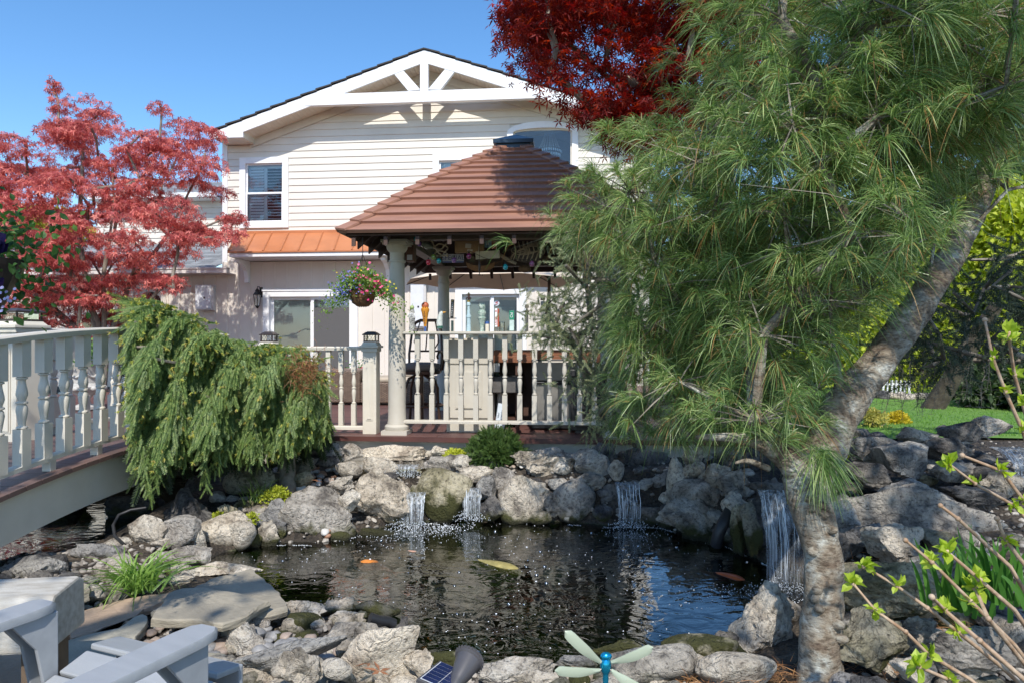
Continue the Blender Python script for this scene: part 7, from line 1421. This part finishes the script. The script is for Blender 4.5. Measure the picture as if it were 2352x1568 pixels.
r, s_ = gh('cardboard_box', 'brown wooden box with a paper label against the front column', 'box', 941, 582, .3); mb = MB(); mb.bx(-10 * s_, 10 * s_, 0, .12, -19 * s_, 19 * s_); mb.build('box', mat('box_brown', (.15, .075, .045), (.11, .055, .035), 8, .7), r); mb = MB(); mb.bx(-6 * s_, 6 * s_, -.003, -.0005, -16 * s_, -4 * s_); mb.build('label', mat('paper', (.5, .5, .52), rough=.7), r); cord(r, .05)
# model sailing ship
r, s_ = gh('model_ship', 'brown wooden model sailing ship hanging below the driftwood plank', 'model ship', 1104, 612, .45); mb = MB(); SH = mat('ship_wood', (.24, .12, .05), (.15, .08, .035), 20, .6); hp = []
for i in range(13):
    t = i / 12 * 2 - 1; hp.append((t * .17, .035 * (1 - t * t) ** .5 + .004, -.03 + .05 * t * t))
V = []
for x, b_, z in hp: V += [(x, -b_, z + .03), (x * .95, -b_ * .55, z - .01), (x * .9, 0, z - .035), (x * .95, b_ * .55, z - .01), (x, b_, z + .03)]
mb.add(V, [(i * 5 + j, i * 5 + j + 1, (i + 1) * 5 + j + 1, (i + 1) * 5 + j) for i in range(12) for j in range(4)] + [(i * 5, (i + 1) * 5, (i + 1) * 5 + 4, i * 5 + 4) for i in range(12)]); mb.build('hull', SH, r, smooth=50)
mb = MB(); 
for x, h_ in ((-.1, .14), (0, .17), (.1, .13)): mb.tube([(x, 0, 0), (x, 0, h_)], .003, 5); mb.tube([(x - .03, 0, h_ * .6), (x + .03, 0, h_ * .6)], .002, 4)
mb.tube([(.16, 0, .02), (.24, 0, .07)], .003, 5); mb.build('masts', SH, r); mb = MB()
for x, h_, w3 in ((-.1, .13, .03), (0, .16, .035), (.1, .12, .028)):
    mb.prismY([(x - w3, h_ * .35), (x + w3, h_ * .35), (x + w3 * .8, h_ * .9), (x - w3 * .8, h_ * .9)], -.006, -.0045)
mb.build('sails', mat('old_sail', (.17, .15, .09), (.10, .10, .06), 20, .8), r); cord(r, 0, .25)
r, s_ = gh('carved_fish', 'long dark carved fish hanging nose down from the plank', 'carved fish', 1101, 612, .0); mb = MB(); mb.tube([(0, 0, .07), (0, 0, .02), (.001, 0, -.04), (.001, 0, -.07), (.001, 0, -.095)], [.004, .014, .013, .006, .002], 8); mb.build('body', mat('fish_dark', (.07, .05, .045), rough=.5), r, smooth=60); mb = MB(); mb.prismY([(-.016, -.098), (.017, -.098), (.001, -.078)], -.002, .002); mb.build('tail', MC['fish_dark'], r); cord(r, 0, .3)
# net with shells and antler
r, s_ = gh('net_bundle', 'grey fishing net bundle with crossed ropes hanging under the roof', 'fishing net', 1212, 580, .35); mb = MB(); nb_ = 14
mb.sphere((0, 0, 0), .15, 12, sq=(1.25, .6, .8)); mb.build('net', mat('net_fill', (.06, .05, .045), (.13, .115, .1), 30, .9, .6, 60), r, smooth=60); mb = MB()
for k in range(nb_):
    a = k * pi / nb_; mb.tube([(.19 * cos(a) * cos(t), -.093 * sin(t) - .0, .122 * sin(a + t * .6) * cos(t * .7)) for t in np.linspace(-.2, pi + .2, 14)], .005, 5)
for k in range(6): x = -.15 + k * .05; mb.tube([(x, -.09 + abs(x) * .2, .11), (x + .03, -.105 + abs(x) * .2, 0), (x - .01, -.08 + abs(x) * .2, -.10)], .008, 6)
mb.build('ropes', ROPE, r, smooth=60); cord(r)
r, s_ = gh('whale_bone', 'pale curved bone hanging right of the model ship', 'bone', 1165, 596, .2); mb = MB(); mb.tube([(-.12, 0, .07), (-.05, 0, .03), (.03, 0, -.02), (.1, 0, -.05)], [.014, .02, .022, .016], 8); mb.build('bone', mat('bone', (.30, .24, .16), rough=.8), r, smooth=60); cord(r)
r, s_ = gh('coconut_head', 'small brown husk hanging below the net bundle', 'husk', 1205, 618, .35); mb = MB(); mb.sphere((0, 0, 0), .06, 10, sq=(1.2, .9, .7)); mb.build('husk', mat('husk', (.16, .09, .04), (.09, .05, .03), 30, .9, .6, 60), r, smooth=60); cord(r, 0, .1)
# coloured bulbs on a string
wire = MB(); wz = [(950, 545), (962, 555), (985, 585), (996, 578), (1008, 588), (1030, 580), (1043, 584), (1070, 582), (1077, 576), (1110, 592), (1140, 600), (1161, 600), (1190, 596), (1222, 598)]
bl_ = [(955, 549, 'teal', (.02, .22, .30)), (963, 560, 'purple', (.12, .04, .24)), (984, 603, 'red', (.55, .03, .07)), (996, 591, 'green', (.16, .24, .06)), (1008, 600, 'turquoise', (.02, .30, .34)), (1043, 598, 'violet', (.20, .08, .26)), (1077, 589, 'magenta', (.24, .03, .14)), (1161, 614, 'bright turquoise', (.01, .34, .42)), (1222, 606, 'pink', (.30, .10, .24))]
ww = [GZ.W(GZ.px(u, v, -.05)[0], -.05, GZ.px(u, v, -.05)[1]) for u, v in wz]; o = MB(); o.tube(ww, .0028, 5); o = o.build('light_string', BLACK, smooth=60); tag(o, 'thin black cord of the coloured bulb string under the roof', 'string lights')
for u, v, nme, c_ in bl_:
    r, s_ = gh('light_bulb', nme + ' coloured glass bulb on the string under the gazebo roof', 'light bulb', u, v, -.05, 'coloured bulbs under the gazebo roof'); mb = MB(); mb.sphere((0, 0, 0), 6 * s_, 10, sq=(1, 1, 1.12)); mb.build('globe', mat('bulb_' + nme.replace(' ', '_'), c_, tuple(x * 1.3 for x in c_), 60, .1, spec=1), r, smooth=60); mb = MB(); mb.lathe([(.009, .028), (.009, .05)], n=8); mb.build('socket', BLACK, r)
# ---------------------------------------------------------------- hanging basket
rng = np.random.default_rng(61)
hb, s_ = gh('hanging_basket', 'coco lined hanging basket of pink petunias and blue lobelia under the left eave', 'hanging basket', 833, 668, -.5); s_ = 6.8 / F
mb = MB(); mb.lathe([(.002, -.165), (.06, -.16), (.105, -.12), (.13, -.05), (.142, .0), (.13, .0)], n=24); mb.build('basket', mat('coco_fibre', (.25, .12, .05), (.14, .07, .035), 25, .95, .8, 50), hb, smooth=60); mb = MB(); mb.tube([(.145 * cos(t), .145 * sin(t), 0) for t in np.linspace(0, 2 * pi, 25)], .005, 5)
for k in range(8): t = k * pi / 4; mb.tube([(.144 * cos(t), .144 * sin(t), 0), (.133 * cos(t), .133 * sin(t), -.055), (.107 * cos(t), .107 * sin(t), -.125), (.03 * cos(t), .03 * sin(t), -.168)], .003, 4)
mb.build('wire_frame', BLACK, hb); mb = MB(); ztop_ = GZ.px(828, 552, -.5)[1] - GZ.px(833, 668, -.5)[1]
for k in range(3): t = k * 2.1; mb.tube([(.14 * cos(t), .14 * sin(t), 0), (0, 0, ztop_ * .72)], .003, 4)
mb.tube([(0, 0, ztop_ * .72), (0, 0, ztop_ + .05)], .004, 5); mb.build('hanger', BLACK, hb)
n_ = 4200; ps = rng.normal(size=(n_, 3)) * (.15, .11, .062) + (0, 0, .09); ps[:, 2] -= .45 * ps[:, 0] ** 2 * 4; mb = MB(); inst(mb, OL, OLF, ps, frames(rnd_dir(n_, rng, .2), rnd_dir(n_, rng, .8)), rng.uniform(.02, .038, n_)); mb.build('leaves', leafmat('basket_leaf', [(.10, .20, .04), (.18, .30, .06), (.30, .42, .10)], .4), hb)
def flw(nme, n, cx, sx_, cz, sz_, r_, cols):
    mb = MB(); 
    for k in range(n):
        x, z = cx + rng.normal() * sx_, cz + rng.normal() * sz_; y = -.10 - rng.random() * .12 + abs(x) * .25; flower_head(mb, (x, y, z - .9 * x * x), r_ * rng.uniform(.8, 1.15), face=(rng.normal() * .5, -1, rng.normal() * .4 + .35))
    mb.build(nme, leafmat('bl_' + nme, cols, .35), hb)['kind'] = 'stuff'
flw('pink_flowers', 70, .12, .10, .075, .065, .015, [(.75, .06, .22), (.9, .16, .34), (.95, .30, .45)]); flw('blue_flowers', 260, -.15, .10, .06, .07, .0075, [(.14, .18, .62), (.26, .32, .8), (.35, .25, .7)]); flw('yellow_flowers', 22, .10, .14, .10, .06, .010, [(.8, .6, .05), (.9, .75, .1)])
# ---------------------------------------------------------------- patio: umbrella, sofa, urn, feeder
um = empty('patio_umbrella', tuple(D.W(D.px(1136, 800, 5.3)[0], 5.3, DZ))); um.rotation_euler = (0, 0, -D.th); tag(um, 'large beige patio umbrella open behind the gazebo', 'umbrella')
ul = lambda u, v: (D.px(u, v, 5.3)[0] - D.px(1136, v, 5.3)[0], D.px(u, v, 5.3)[1] - DZ)
zr_ = ul(1136, 650)[1]; rr_ = -ul(930, 649)[0] * .98; mb = MB(); npn = 8; UMB = mat('umbrella_cloth', (.74, .60, .46), (.68, .56, .43), 3, .85); V = [(0, 0, zr_ + .55)]
for k in range(npn):
    a = 2 * pi * k / npn + .0; V.append((rr_ * .5 * cos(a), rr_ * .5 * sin(a), zr_ + .30))
for k in range(npn):
    a = 2 * pi * k / npn; V.append((rr_ * cos(a), rr_ * sin(a), zr_))
for k in range(npn):
    a = 2 * pi * k / npn; V.append((rr_ * cos(a) * 1.0, rr_ * sin(a), zr_ - .0))
for k in range(npn):
    a = 2 * pi * (k + .5) / npn; V.append((rr_ * .94 * cos(a), rr_ * .94 * sin(a), zr_ + .035))
Fs = [(0, 1 + k, 1 + (k + 1) % npn) for k in range(npn)] + [(1 + k, 9 + k, 25 + k) for k in range(npn)] + [(1 + k, 25 + k, 1 + (k + 1) % npn) for k in range(npn)] + [(1 + (k + 1) % npn, 25 + k, 9 + (k + 1) % npn) for k in range(npn)]; mb.add(V, Fs)
cn_ = mb.build('canopy', UMB, um); so_ = cn_.modifiers.new('solid', 'SOLIDIFY'); so_.thickness = .006
mb = MB()
for k in range(npn): a = 2 * pi * k / npn; mb.tube([(0, 0, zr_ + .45), (rr_ * .5 * cos(a), rr_ * .5 * sin(a), zr_ + .27), (rr_ * cos(a), rr_ * sin(a), zr_ - .02)], .008, 5)
mb.build('ribs', BRONZE, um); mb = MB(); dxp = ul(1260, 800)[0]; mb.tube([(dxp, .3, 0), (dxp, .3, zr_ + .2)], .03, 10); mb.tube([(dxp, .3, zr_ + .1), (dxp * .5, .15, zr_ + .42), (0, 0, zr_ + .5)], .022, 8); mb.tube([(dxp, .3, zr_ - .35), (dxp + .35, .3, zr_ - .1)], .015, 6); mb.bx(dxp - .3, dxp + .3, 0, .6, 0, .06); mb.build('mast', BRONZE, um, smooth=50)
# wicker
m, n, out = newmat('wicker'); L = n.links.new; b = N(n, 'ShaderNodeBsdfPrincipled', Roughness=.55); L(b.outputs[0], out.inputs[0]); tc = n.nodes.new('ShaderNodeTexCoord')
br_ = N(n, 'ShaderNodeTexBrick', Scale=1.0); br_.inputs['Color1'].default_value = (.34, .23, .16, 1); br_.inputs['Color2'].default_value = (.20, .13, .09, 1); br_.inputs['Mortar'].default_value = (.03, .02, .015, 1); br_.inputs['Mortar Size'].default_value = .004; br_.inputs['Brick Width'].default_value = .055; br_.inputs['Row Height'].default_value = .017
sx = n.nodes.new('ShaderNodeSeparateXYZ'); L(tc.outputs['Object'], sx.inputs[0]); ad = N(n, 'ShaderNodeMath', operation='ADD'); L(sx.outputs[0], ad.inputs[0]); L(sx.outputs[1], ad.inputs[1]); cmb = n.nodes.new('ShaderNodeCombineXYZ'); L(ad.outputs[0], cmb.inputs[0]); L(sx.outputs[2], cmb.inputs[1]); L(cmb.outputs[0], br_.inputs['Vector']); L(br_.outputs[0], b.inputs['Base Color'])
bpn = N(n, 'ShaderNodeBump', Strength=.8, Distance=.01, invert=True); L(br_.outputs['Fac'], bpn.inputs['Height']); L(bpn.outputs[0], b.inputs['Normal']); WICK = m
def dthing(name, label, cat, u, yl, z=DZ): r = empty(name, tuple(D.W(D.px(u, 800, yl)[0], yl, z)), -D.th); tag(r, label, cat); return r
sf_ = dthing('wicker_sofa', 'brown wicker sofa on the deck seen between the balusters', 'sofa', 860, 3.6); h1 = D.px(800, 848, 3.6)[1] - DZ; xw0 = D.px(735, 850, 3.4)[0] - D.px(860, 850, 3.6)[0]; xw1 = D.px(1005, 850, 3.4)[0] - D.px(860, 850, 3.6)[0]
mb = MB(); mb.bx(xw0, xw0 + .65, -.2, .6, .04, h1); mb.bx(xw0 + .65, xw1, -.2, .6, .04, h1 * .66); mb.build('frame', WICK, sf_, bevel=.02); mb = MB(); mb.bx(xw0 + .67, xw1 - .02, -.18, .5, h1 * .665, h1 * .8); mb.build('seat_cushion', mat('beige_cushion', (.50, .42, .32), rough=.9), sf_, bevel=.03); mb = MB(); mb.box((xw1 - .55, .15, h1 * .8 + .14), (.3, .14, .28), rot=Euler((-.25, .1, 0))); mb.build('pillow', mat('white_pillow', (.75, .70, .65), rough=.9), sf_, bevel=.05)
pl_ = dthing('potted_flowers', 'pot of pink flowers on the deck beside the sofa', 'potted plant', 828, 4.6); mb = MB(); mb.lathe([(.11, 0), (.15, .25), (.16, .27)], n=18); mb.build('pot', mat('terracotta', (.35, .17, .1), rough=.8), pl_); n_ = 500; ps = rng.normal(size=(n_, 3)) * (.13, .12, .09) + (0, 0, .45); mb = MB(); inst(mb, OL, OLF, ps, frames(rnd_dir(n_, rng, .3), rnd_dir(n_, rng)), rng.uniform(.03, .05, n_)); mb.build('leaves', leafmat('pot_leaf', [(.06, .14, .03), (.14, .26, .06)], .3), pl_); mb = MB()
for k in range(24): flower_head(mb, (rng.normal() * .12, -.15, .48 + rng.normal() * .09), .02)
mb.build('flowers', leafmat('pot_pink', [(.6, .05, .12), (.8, .15, .25)], .2), pl_)['kind'] = 'stuff'
ur = empty('garden_urn', tuple(P(196, 938, 10.0))); tag(ur, 'grey stone urn with swags and white flowers on the deck behind the footbridge', 'urn'); us = 10.0 / F; mb = MB(); ST = mat('cast_stone', (.55, .52, .48), (.42, .40, .37), 12, .8, .3, 50); kk = lambda q: q * us
mb.lathe([(kk(26), 0), (kk(26), kk(6)), (kk(12), kk(12)), (kk(9), kk(22)), (kk(14), kk(30)), (kk(34), kk(42)), (kk(38), kk(52)), (kk(30), kk(60)), (kk(32), kk(98)), (kk(40), kk(108)), (kk(40), kk(114)), (kk(34), kk(115))], n=28); mb.build('bowl', ST, ur, smooth=40); mb = MB()
for k in range(12):
    a = k * pi / 6; mb.sphere((kk(36) * cos(a), kk(36) * sin(a), kk(48)), kk(8), 8, sq=(1, 1, .8))
for k in range(6):
    a0 = k * pi / 3; mb.tube([(kk(33) * cos(a0 + t), kk(33) * sin(a0 + t), kk(90 - 16 * sin(t / (pi / 3) * pi))) for t in np.linspace(0, pi / 3, 7)], kk(3), 6)
mb.build('ornament', ST, ur, smooth=60); n_ = 900; ps = rng.normal(size=(n_, 3)) * (.22, .2, .09) + (0, 0, kk(128)); mb = MB(); inst(mb, OL, OLF, ps, frames(rnd_dir(n_, rng, .3), rnd_dir(n_, rng)), rng.uniform(.04, .07, n_)); mb.build('leaves', leafmat('urn_leaf', [(.08, .18, .04), (.20, .34, .08)], .3), ur); mb = MB()
for k in range(26): flower_head(mb, (rng.normal() * .2, -.25, kk(128) + rng.normal() * .09), .03)
mb.build('white_flowers', leafmat('urn_white', [(.8, .8, .8), (.85, .8, .82)], .2), ur)['kind'] = 'stuff'
bf = empty('bird_feeder', tuple(P(335, 740, 9.0))); tag(bf, 'small clear hummingbird feeder with red base hanging in the red maple', 'bird feeder'); mb = MB(); mb.lathe([(.05, -.075), (.085, -.07), (.085, -.055), (.05, -.05)], n=20); mb.build('base', mat('feeder_red', (.5, .03, .03), rough=.3), bf); mb = MB(); mb.lathe([(.042, -.05), (.042, .08), (.03, .1)], n=16); mb.build('bottle', CLEAR, bf, smooth=50); mb = MB(); mb.tube([(0, 0, .1), (0, 0, .42)], .003, 4); mb.build('wire', BLACK, bf); bf.location = P(337, 718, 9.0)
# garden hose and black pipe
mb = MB(); mb.tube([P(335, 1165, 5.3), P(300, 1170, 5.25), P(272, 1182, 5.2), P(260, 1205, 5.1), P(264, 1230, 5.05), P(285, 1250, 4.95)], .012, 8); tag(mb.build('hose', BP, smooth=60), 'black hose curving down the bank under the footbridge', 'hose')
mb = MB(); mb.tube([P(1678, 1170, 5.25), P(1664, 1195, 5.2), P(1650, 1225, 5.15), P(1645, 1250, 5.2)], .045, 14); tag(mb.build('drain_pipe', BP, smooth=60), 'thick black pipe running down the shaded rocks into the pond', 'pipe')
mb = MB(); mb.tube([P(850, 1418, 3.7), P(868, 1424, 3.72), P(890, 1426, 3.78), P(905, 1432, 3.8)], .028, 14); tag(mb.build('corrugated_hose', BP, smooth=60), 'black corrugated hose end lying under the long dark shore rock', 'hose')
# ---------------------------------------------------------------- foreground chair
GREYP = mat('grey_resin', (.37, .385, .40), (.32, .335, .35), 2.5, .38, .12, 90, stretch=(1, 6, 6))
ch = empty('garden_chair', (-1.36, 2.03, .1), -R(22)); tag(ch, 'blue grey resin garden armchair in the bottom left corner facing the pond', 'chair')
AH = .60
def arm(sx_):
    m_ = MB(); top = [(-.05 * sx_ * 0 + (-.058), -.62), (-.062, .2), (-.052, .26), (-.03, .285), (.03, .285), (.052, .26), (.062, .2), (.058, -.62)]
    V = []
    for ins, z in ((.94, AH), (1, AH - .008), (1, AH - .028), (.97, AH - .03)): V += [(x * ins, -.17 + (y + .17) * (1 - (1 - ins) * .3), z + .02 * max(0, -y)) for x, y in top]
    k = len(top); Fs = [tuple(range(k))[::-1], tuple(3 * k + j for j in range(k))] + [(l * k + j, l * k + (j + 1) % k, (l + 1) * k + (j + 1) % k, (l + 1) * k + j) for l in range(3) for j in range(k)]; m_.add(V, Fs); return m_
for s_ in (-1, 1):
    o = arm(s_).build('arm', GREYP, ch, smooth=40); o.location = (s_ * .315 - .055 * (s_ < 0), -.05 * (s_ < 0), 0)
    m_ = MB(); c = [(.235, AH - .032), (.235, .30), (.27, 0), (.215, 0), (.19, .3), (.16, .46), (.08, AH - .032)]; x0 = s_ * .315 - .055 * (s_ < 0); m_.prismX([(y, z) for y, z in c], x0 - .045, x0 - .03); m_.prismX([(y, z) for y, z in c], x0 + .03, x0 + .045); m_.prismX([(y - .0, z) for y, z in [(.24, AH - .034), (.24, .30), (.275, .002), (.262, .002), (.226, .30), (.226, AH - .034)]], x0 - .029, x0 + .029); m_.build('front_leg', GREYP, ch, bevel=.004)
    m_ = MB(); m_.prismX([(-.35, .34), (-.62, 0), (-.54, 0), (-.25, .34)], x0 - .02, x0 + .02); m_.build('rear_leg', GREYP, ch, bevel=.004)
for k in range(5):
    y = .40 - k * .115; z = .40 - .035 * k if k else .39; m_ = MB(); m_.box((-.02, y, z), (.60, .108, .022), rot=Euler((.30 if k else -.15, 0, 0))); m_.build('seat_slat', GREYP, ch, bevel=.006)
m_ = MB(); m_.box((-.02, .455, .35), (.60, .02, .08)); m_.build('seat_apron', GREYP, ch, bevel=.006)
for k in range(5): m_ = MB(); x = (k - 2) * .108; m_.box((x, -.33, .52 + .0), (.1, .02, .62 - abs(k - 2) * .04), rot=Euler((.38, 0, 0))); m_.build('back_slat', GREYP, ch, bevel=.005)
# weathered timber bench behind the chair
bn = empty('timber_bench', tuple(P(60, 1420, 2.85) * 1.0)); bn.location.z = .1; bn.rotation_euler = (0, 0, R(8)); tag(bn, 'thick weathered timber beam bench with pink stained side behind the chair', 'bench'); TB = mat('weathered_timber', (.56, .53, .47), (.40, .36, .30), 5, .85, .5, 60, stretch=(1.5, 7, 7), detail=8)
mb = MB(); x1_ = .165; mb.prismX([(-.16, .26), (-.15, .44), (-.11, .475), (.09, .485), (.14, .46), (.15, .26)], -1.0, x1_); mb.build('beam', TB, bn, bevel=.012); mb = MB(); mb.bx(.02, .12, -.08, .1, 0, .26); mb.build('leg', mat('brown_leg', (.16, .11, .07), (.1, .07, .05), 8, .8), bn, bevel=.006); mb = MB(); mb.bx(-.9, -.78, -.08, .1, 0, .26); mb.build('leg', mat('brown_leg', (.16, .11, .07), (.1, .07, .05), 8, .8), bn, bevel=.006)
# solar spotlight with its panel
sp_ = empty('solar_spotlight', tuple(P(1060, 1560, 2.35))); tag(sp_, 'black solar garden spotlight with a tilted blue panel at the bottom centre', 'solar light'); o_ = sp_.location.copy(); GM = mat('grey_plastic', (.085, .08, .085), (.06, .058, .06), 5, .4)
a, b = P(1078, 1512, 2.42) - o_, P(1048, 1566, 2.33) - o_; ax_d = (a - b).normalized(); q = Vector((0, 0, 1)).rotation_difference(ax_d).to_matrix(); L_ = (a - b).length
mb = MB(); mb.lathe([(.012, -.05), (.022, -.03), (.024, 0), (.028, .01), (.046, L_ - .012), (.052, L_ - .008), (.052, L_ + .008), (.045, L_ + .008), (.040, L_ - .01)], tuple(b), 28, rot=q); mb.build('housing', GM, sp_, smooth=35)
mb = MB()
for k in range(24):
    t = k * 2 * pi / 24; v = q @ Vector((.0525 * cos(t), .0525 * sin(t), L_)); mb.box(tuple(b + v), (.006, .006, .014))
mb.build('rim_teeth', GM, sp_); mb = MB(); mb.tube([b + Vector((0, .01, -.02)), b + Vector((-.01, .02, -.2)), b + Vector((-.01, .02, -.3))], [.014, .01, .004], 8); mb.build('stake', GM, sp_)
pa = MB(); c0, cx_, cy_ = P(1012, 1519, 2.4) - o_, P(1040, 1531, 2.4) - o_, P(942, 1575, 2.2) - o_; ex_ = (cx_ - c0); ey_ = (cy_ - c0); nz_ = ex_.cross(ey_).normalized()
if nz_.z < 0: nz_ = -nz_
def pbox(mb, s0, s1, t0, t1, h0, h1):
    V = [tuple(c0 + ex_ * s + ey_ * t + nz_ * h) for h in (h0, h1) for s, t in ((s0, t0), (s1, t0), (s1, t1), (s0, t1))]; mb.add(V, np.array([(0, 3, 2, 1), (4, 5, 6, 7), (0, 1, 5, 4), (1, 2, 6, 5), (2, 3, 7, 6), (3, 0, 4, 7)]))
ex_ = ex_.normalized() * .115; ey_ = ey_.normalized() * .15
pbox(pa, -.06, 1.06, -.05, 1.05, -.014, 0); pa.build('panel_frame', GM, sp_, bevel=.002); pa = MB()
pbox(pa, 0, 1, 0, 1, .0005, .0015); pa.build('panel_backing', mat('silver_grid', (.6, .62, .65), rough=.3), sp_); pa = MB()
for i in range(2):
    for j in range(6): pbox(pa, .03 + i * .48, .49 + i * .48, .02 + j * .163, .165 + j * .163, .002, .003)
pa.build('solar_cells', mat('solar_cell', (.012, .02, .07), (.02, .03, .10), 10, .12, spec=.9), sp_)
# dragonfly stake
df = empty('dragonfly_stake', tuple(P(1390, 1520, 2.0))); tag(df, 'metallic blue dragonfly garden stake with pale green wings at the bottom edge', 'garden ornament'); o_ = df.location.copy(); k_ = 2.0 / F; BLU = mat('dragonfly_blue', (.01, .26, .50), (.02, .36, .55), 8, .22, metal=.75); fp = lambda u, v, dy=0: P(u, v, 2.0 + dy) - o_
mb = MB(); mb.sphere(tuple(fp(1392, 1506)), 12 * k_, 12, sq=(1.15, .8, .8)); mb.build('head', BLU, df, smooth=60); mb = MB(); mb.tube([fp(1391, 1512), fp(1391, 1520), fp(1391, 1532), fp(1391, 1544)], [9 * k_, 13 * k_, 13 * k_, 8 * k_], 14); mb.build('thorax', BLU, df, smooth=60); mb = MB()
tp_ = [fp(1391, 1544 + i * 7) for i in range(8)]; mb.tube(tp_, [(7.5 if i % 2 == 0 else 6.2) * k_ for i in range(8)], 12); mb.build('tail', BLU, df, smooth=60)
WG = leafmat('wing_green', [(.40, .45, .34), (.45, .50, .38)], .15, .3)
def wing(a, b, w):
    a, b = fp(*a, -.01), fp(*b, -.03); d_ = b - a; nrm = Vector((-d_.z, 0, d_.x)).normalized(); V = []; n_s = 12
    for h in (.0016, -.0016):
        for i in range(n_s + 1):
            t = i / n_s; ww_ = w * k_ * (.35 + .65 * min(1, t * 2.2)) * (1 - max(0, (t - .82) / .18) ** 2.2) ** .5 if t < 1 else 0; c = a + d_ * t; bend = -.012 * sin(pi * t)
            for s_ in (-1, 0, 1): V.append(tuple(c + nrm * ww_ * s_ + Vector((0, h + bend - .004 * (1 - abs(s_)), 0))))
    M1 = 3 * (n_s + 1); Fs = [(i * 3 + j, i * 3 + j + 1, i * 3 + j + 4, i * 3 + j + 3) for i in range(n_s) for j in (0, 1)]; Fs += [tuple(M1 + x for x in f)[::-1] for f in Fs]; Fs += [(i * 3 + 3, i * 3, M1 + i * 3, M1 + i * 3 + 3) for i in range(n_s)] + [(i * 3 + 2, i * 3 + 5, M1 + i * 3 + 5, M1 + i * 3 + 2) for i in range(n_s)]
    m_ = MB(); m_.add(V, Fs); m_.build('wing', WG, df, smooth=50)
    m_ = MB(); m_.tube([fp(1391, (a + o_ and 1525)), a], .0014, 4); m_.build('wing_wire', STEEL, df)
wing((1380, 1520), (1297, 1447), 12); wing((1378, 1538), (1274, 1538), 11); wing((1404, 1520), (1500, 1484), 11); wing((1404, 1538), (1470, 1580), 11)
mb = MB(); mb.tube([fp(1391, 1600, .01), fp(1391, 1600, .01) + Vector((0, 0, -.5))], .004, 6); mb.build('stake_rod', STEEL, df)
# ---------------------------------------------------------------- koi
def koi(pts, w, m_, label, m2=None):
    P_ = [Vector((*G(u, v, 0)[:2], -.028)) for u, v in pts]; c = P_[len(P_) // 2]; r = empty('koi', (c.x, c.y, -.028)); tag(r, label, 'fish'); V = []; ks = []
    N_ = 14; L = []
    for i in range(N_ + 1):
        t = i / N_ * (len(P_) - 1); k = min(int(t), len(P_) - 2); f = t - k; L.append(P_[k].lerp(P_[k + 1], f) - c)
    prof = [.25, .6, .85, 1, 1, .98, .93, .86, .76, .64, .52, .40, .30, .22, .16]; mb = MB(); mb.tube(L, [w * q for q in prof], 12); V_ = mb.V[-1]; V_[:, 2] *= .8; mb.build('body', m_, r, smooth=60)
    d = (L[-1] - L[-3]).normalized(); s_ = Vector((-d.y, d.x, 0)); e = L[-1]; mb = MB(); mb.add([tuple(e), tuple(e + d * w * 2.2 + s_ * w * 1.1 + Vector((0, 0, .004))), tuple(e + d * w * 1.3), tuple(e + d * w * 2.2 - s_ * w * 1.1)], [(0, 1, 2), (0, 2, 3)]); mb.build('tail_fin', m2 or m_, r)
    f0 = L[3]; d0 = (L[4] - L[2]).normalized(); s0 = Vector((-d0.y, d0.x, 0))
    for q in (-1, 1): mb = MB(); mb.add([tuple(f0 + s0 * q * w * .8), tuple(f0 + s0 * q * w * 2.3 + d0 * w * .8), tuple(f0 + s0 * q * w * 2.0 + d0 * w * 1.8), tuple(f0 + s0 * q * w * .7 + d0 * w * 1.0)], [(0, 1, 2, 3)]); mb.build('side_fin', m2 or m_, r)
KO = mat('koi_orange', (.80, .28, .05), (.50, .14, .03), 9, .3); KY = mat('koi_olive', (.46, .38, .14), (.26, .22, .08), 12, .3, .4, 60); KR = mat('koi_rust', (.65, .14, .04), (.40, .09, .03), 9, .3)
koi([(1200, 1308), (1150, 1296), (1100, 1284), (1045, 1268)], .062, KY, 'large olive gold koi just under the surface in mid pond'); koi([(820, 1288), (860, 1288), (900, 1302)], .05, KO, 'orange koi near the left falls'); koi([(965, 1268), (935, 1262), (905, 1256)], .04, mat('koi_pale', (.6, .35, .25), rough=.3), 'pale pink koi behind the orange one'); koi([(1720, 1335), (1680, 1322), (1640, 1312), (1608, 1300)], .055, KR, 'rust red koi swimming toward the wide waterfall', KY)
# fallen leaves
def dry_leaf(u, v, Y, s_, rz, label): mb = MB(); mb.add(SL * np.array([1, 1, .8]), SLF); o = mb.build('fallen_leaf', mat('dry_leaf', (.34, .15, .07), (.26, .11, .05), 20, .7)); o.location = P(u, v, Y); o.rotation_euler = (.3, .25, rz); o.scale = (s_,) * 3; tag(o, label, 'leaf')
dry_leaf(872, 1540, 2.62, .08, .5, 'dry orange brown oak leaf among the bottom rocks'); dry_leaf(848, 1522, 2.9, .07, 2.2, 'curled brown leaf wedged behind the mossy bottom boulder'); dry_leaf(731, 1103, 5.95, .08, 1.0, 'dark red maple leaf on the white gravel')
# pine straw
rng = np.random.default_rng(77); n_ = 1500; u_ = np.concatenate([rng.uniform(1560, 1830, 500), rng.uniform(1930, 2250, 1000)]); v_ = np.concatenate([rng.uniform(1520, 1568, 500), rng.uniform(1300, 1560, 1000)]); pp_ = np.array([tuple(G(a, b, .16)) for a, b in zip(u_, v_)]); pp_[:, 2] = ground_z(pp_[:, 0], pp_[:, 1]) + rng.uniform(.01, .06, n_); d_ = rng.normal(size=(n_, 3)); d_[:, 2] *= .15; mb = MB(); needles(mb, pp_, d_, rng.uniform(.05, .1, n_), .0025, .1, rng, segs=2); tag(mb.build('pine_straw', leafmat('straw', [(.30, .13, .05), (.45, .25, .11)], .1)), 'rusty fallen pine needles scattered between the rocks', 'pine needles', kind='stuff')
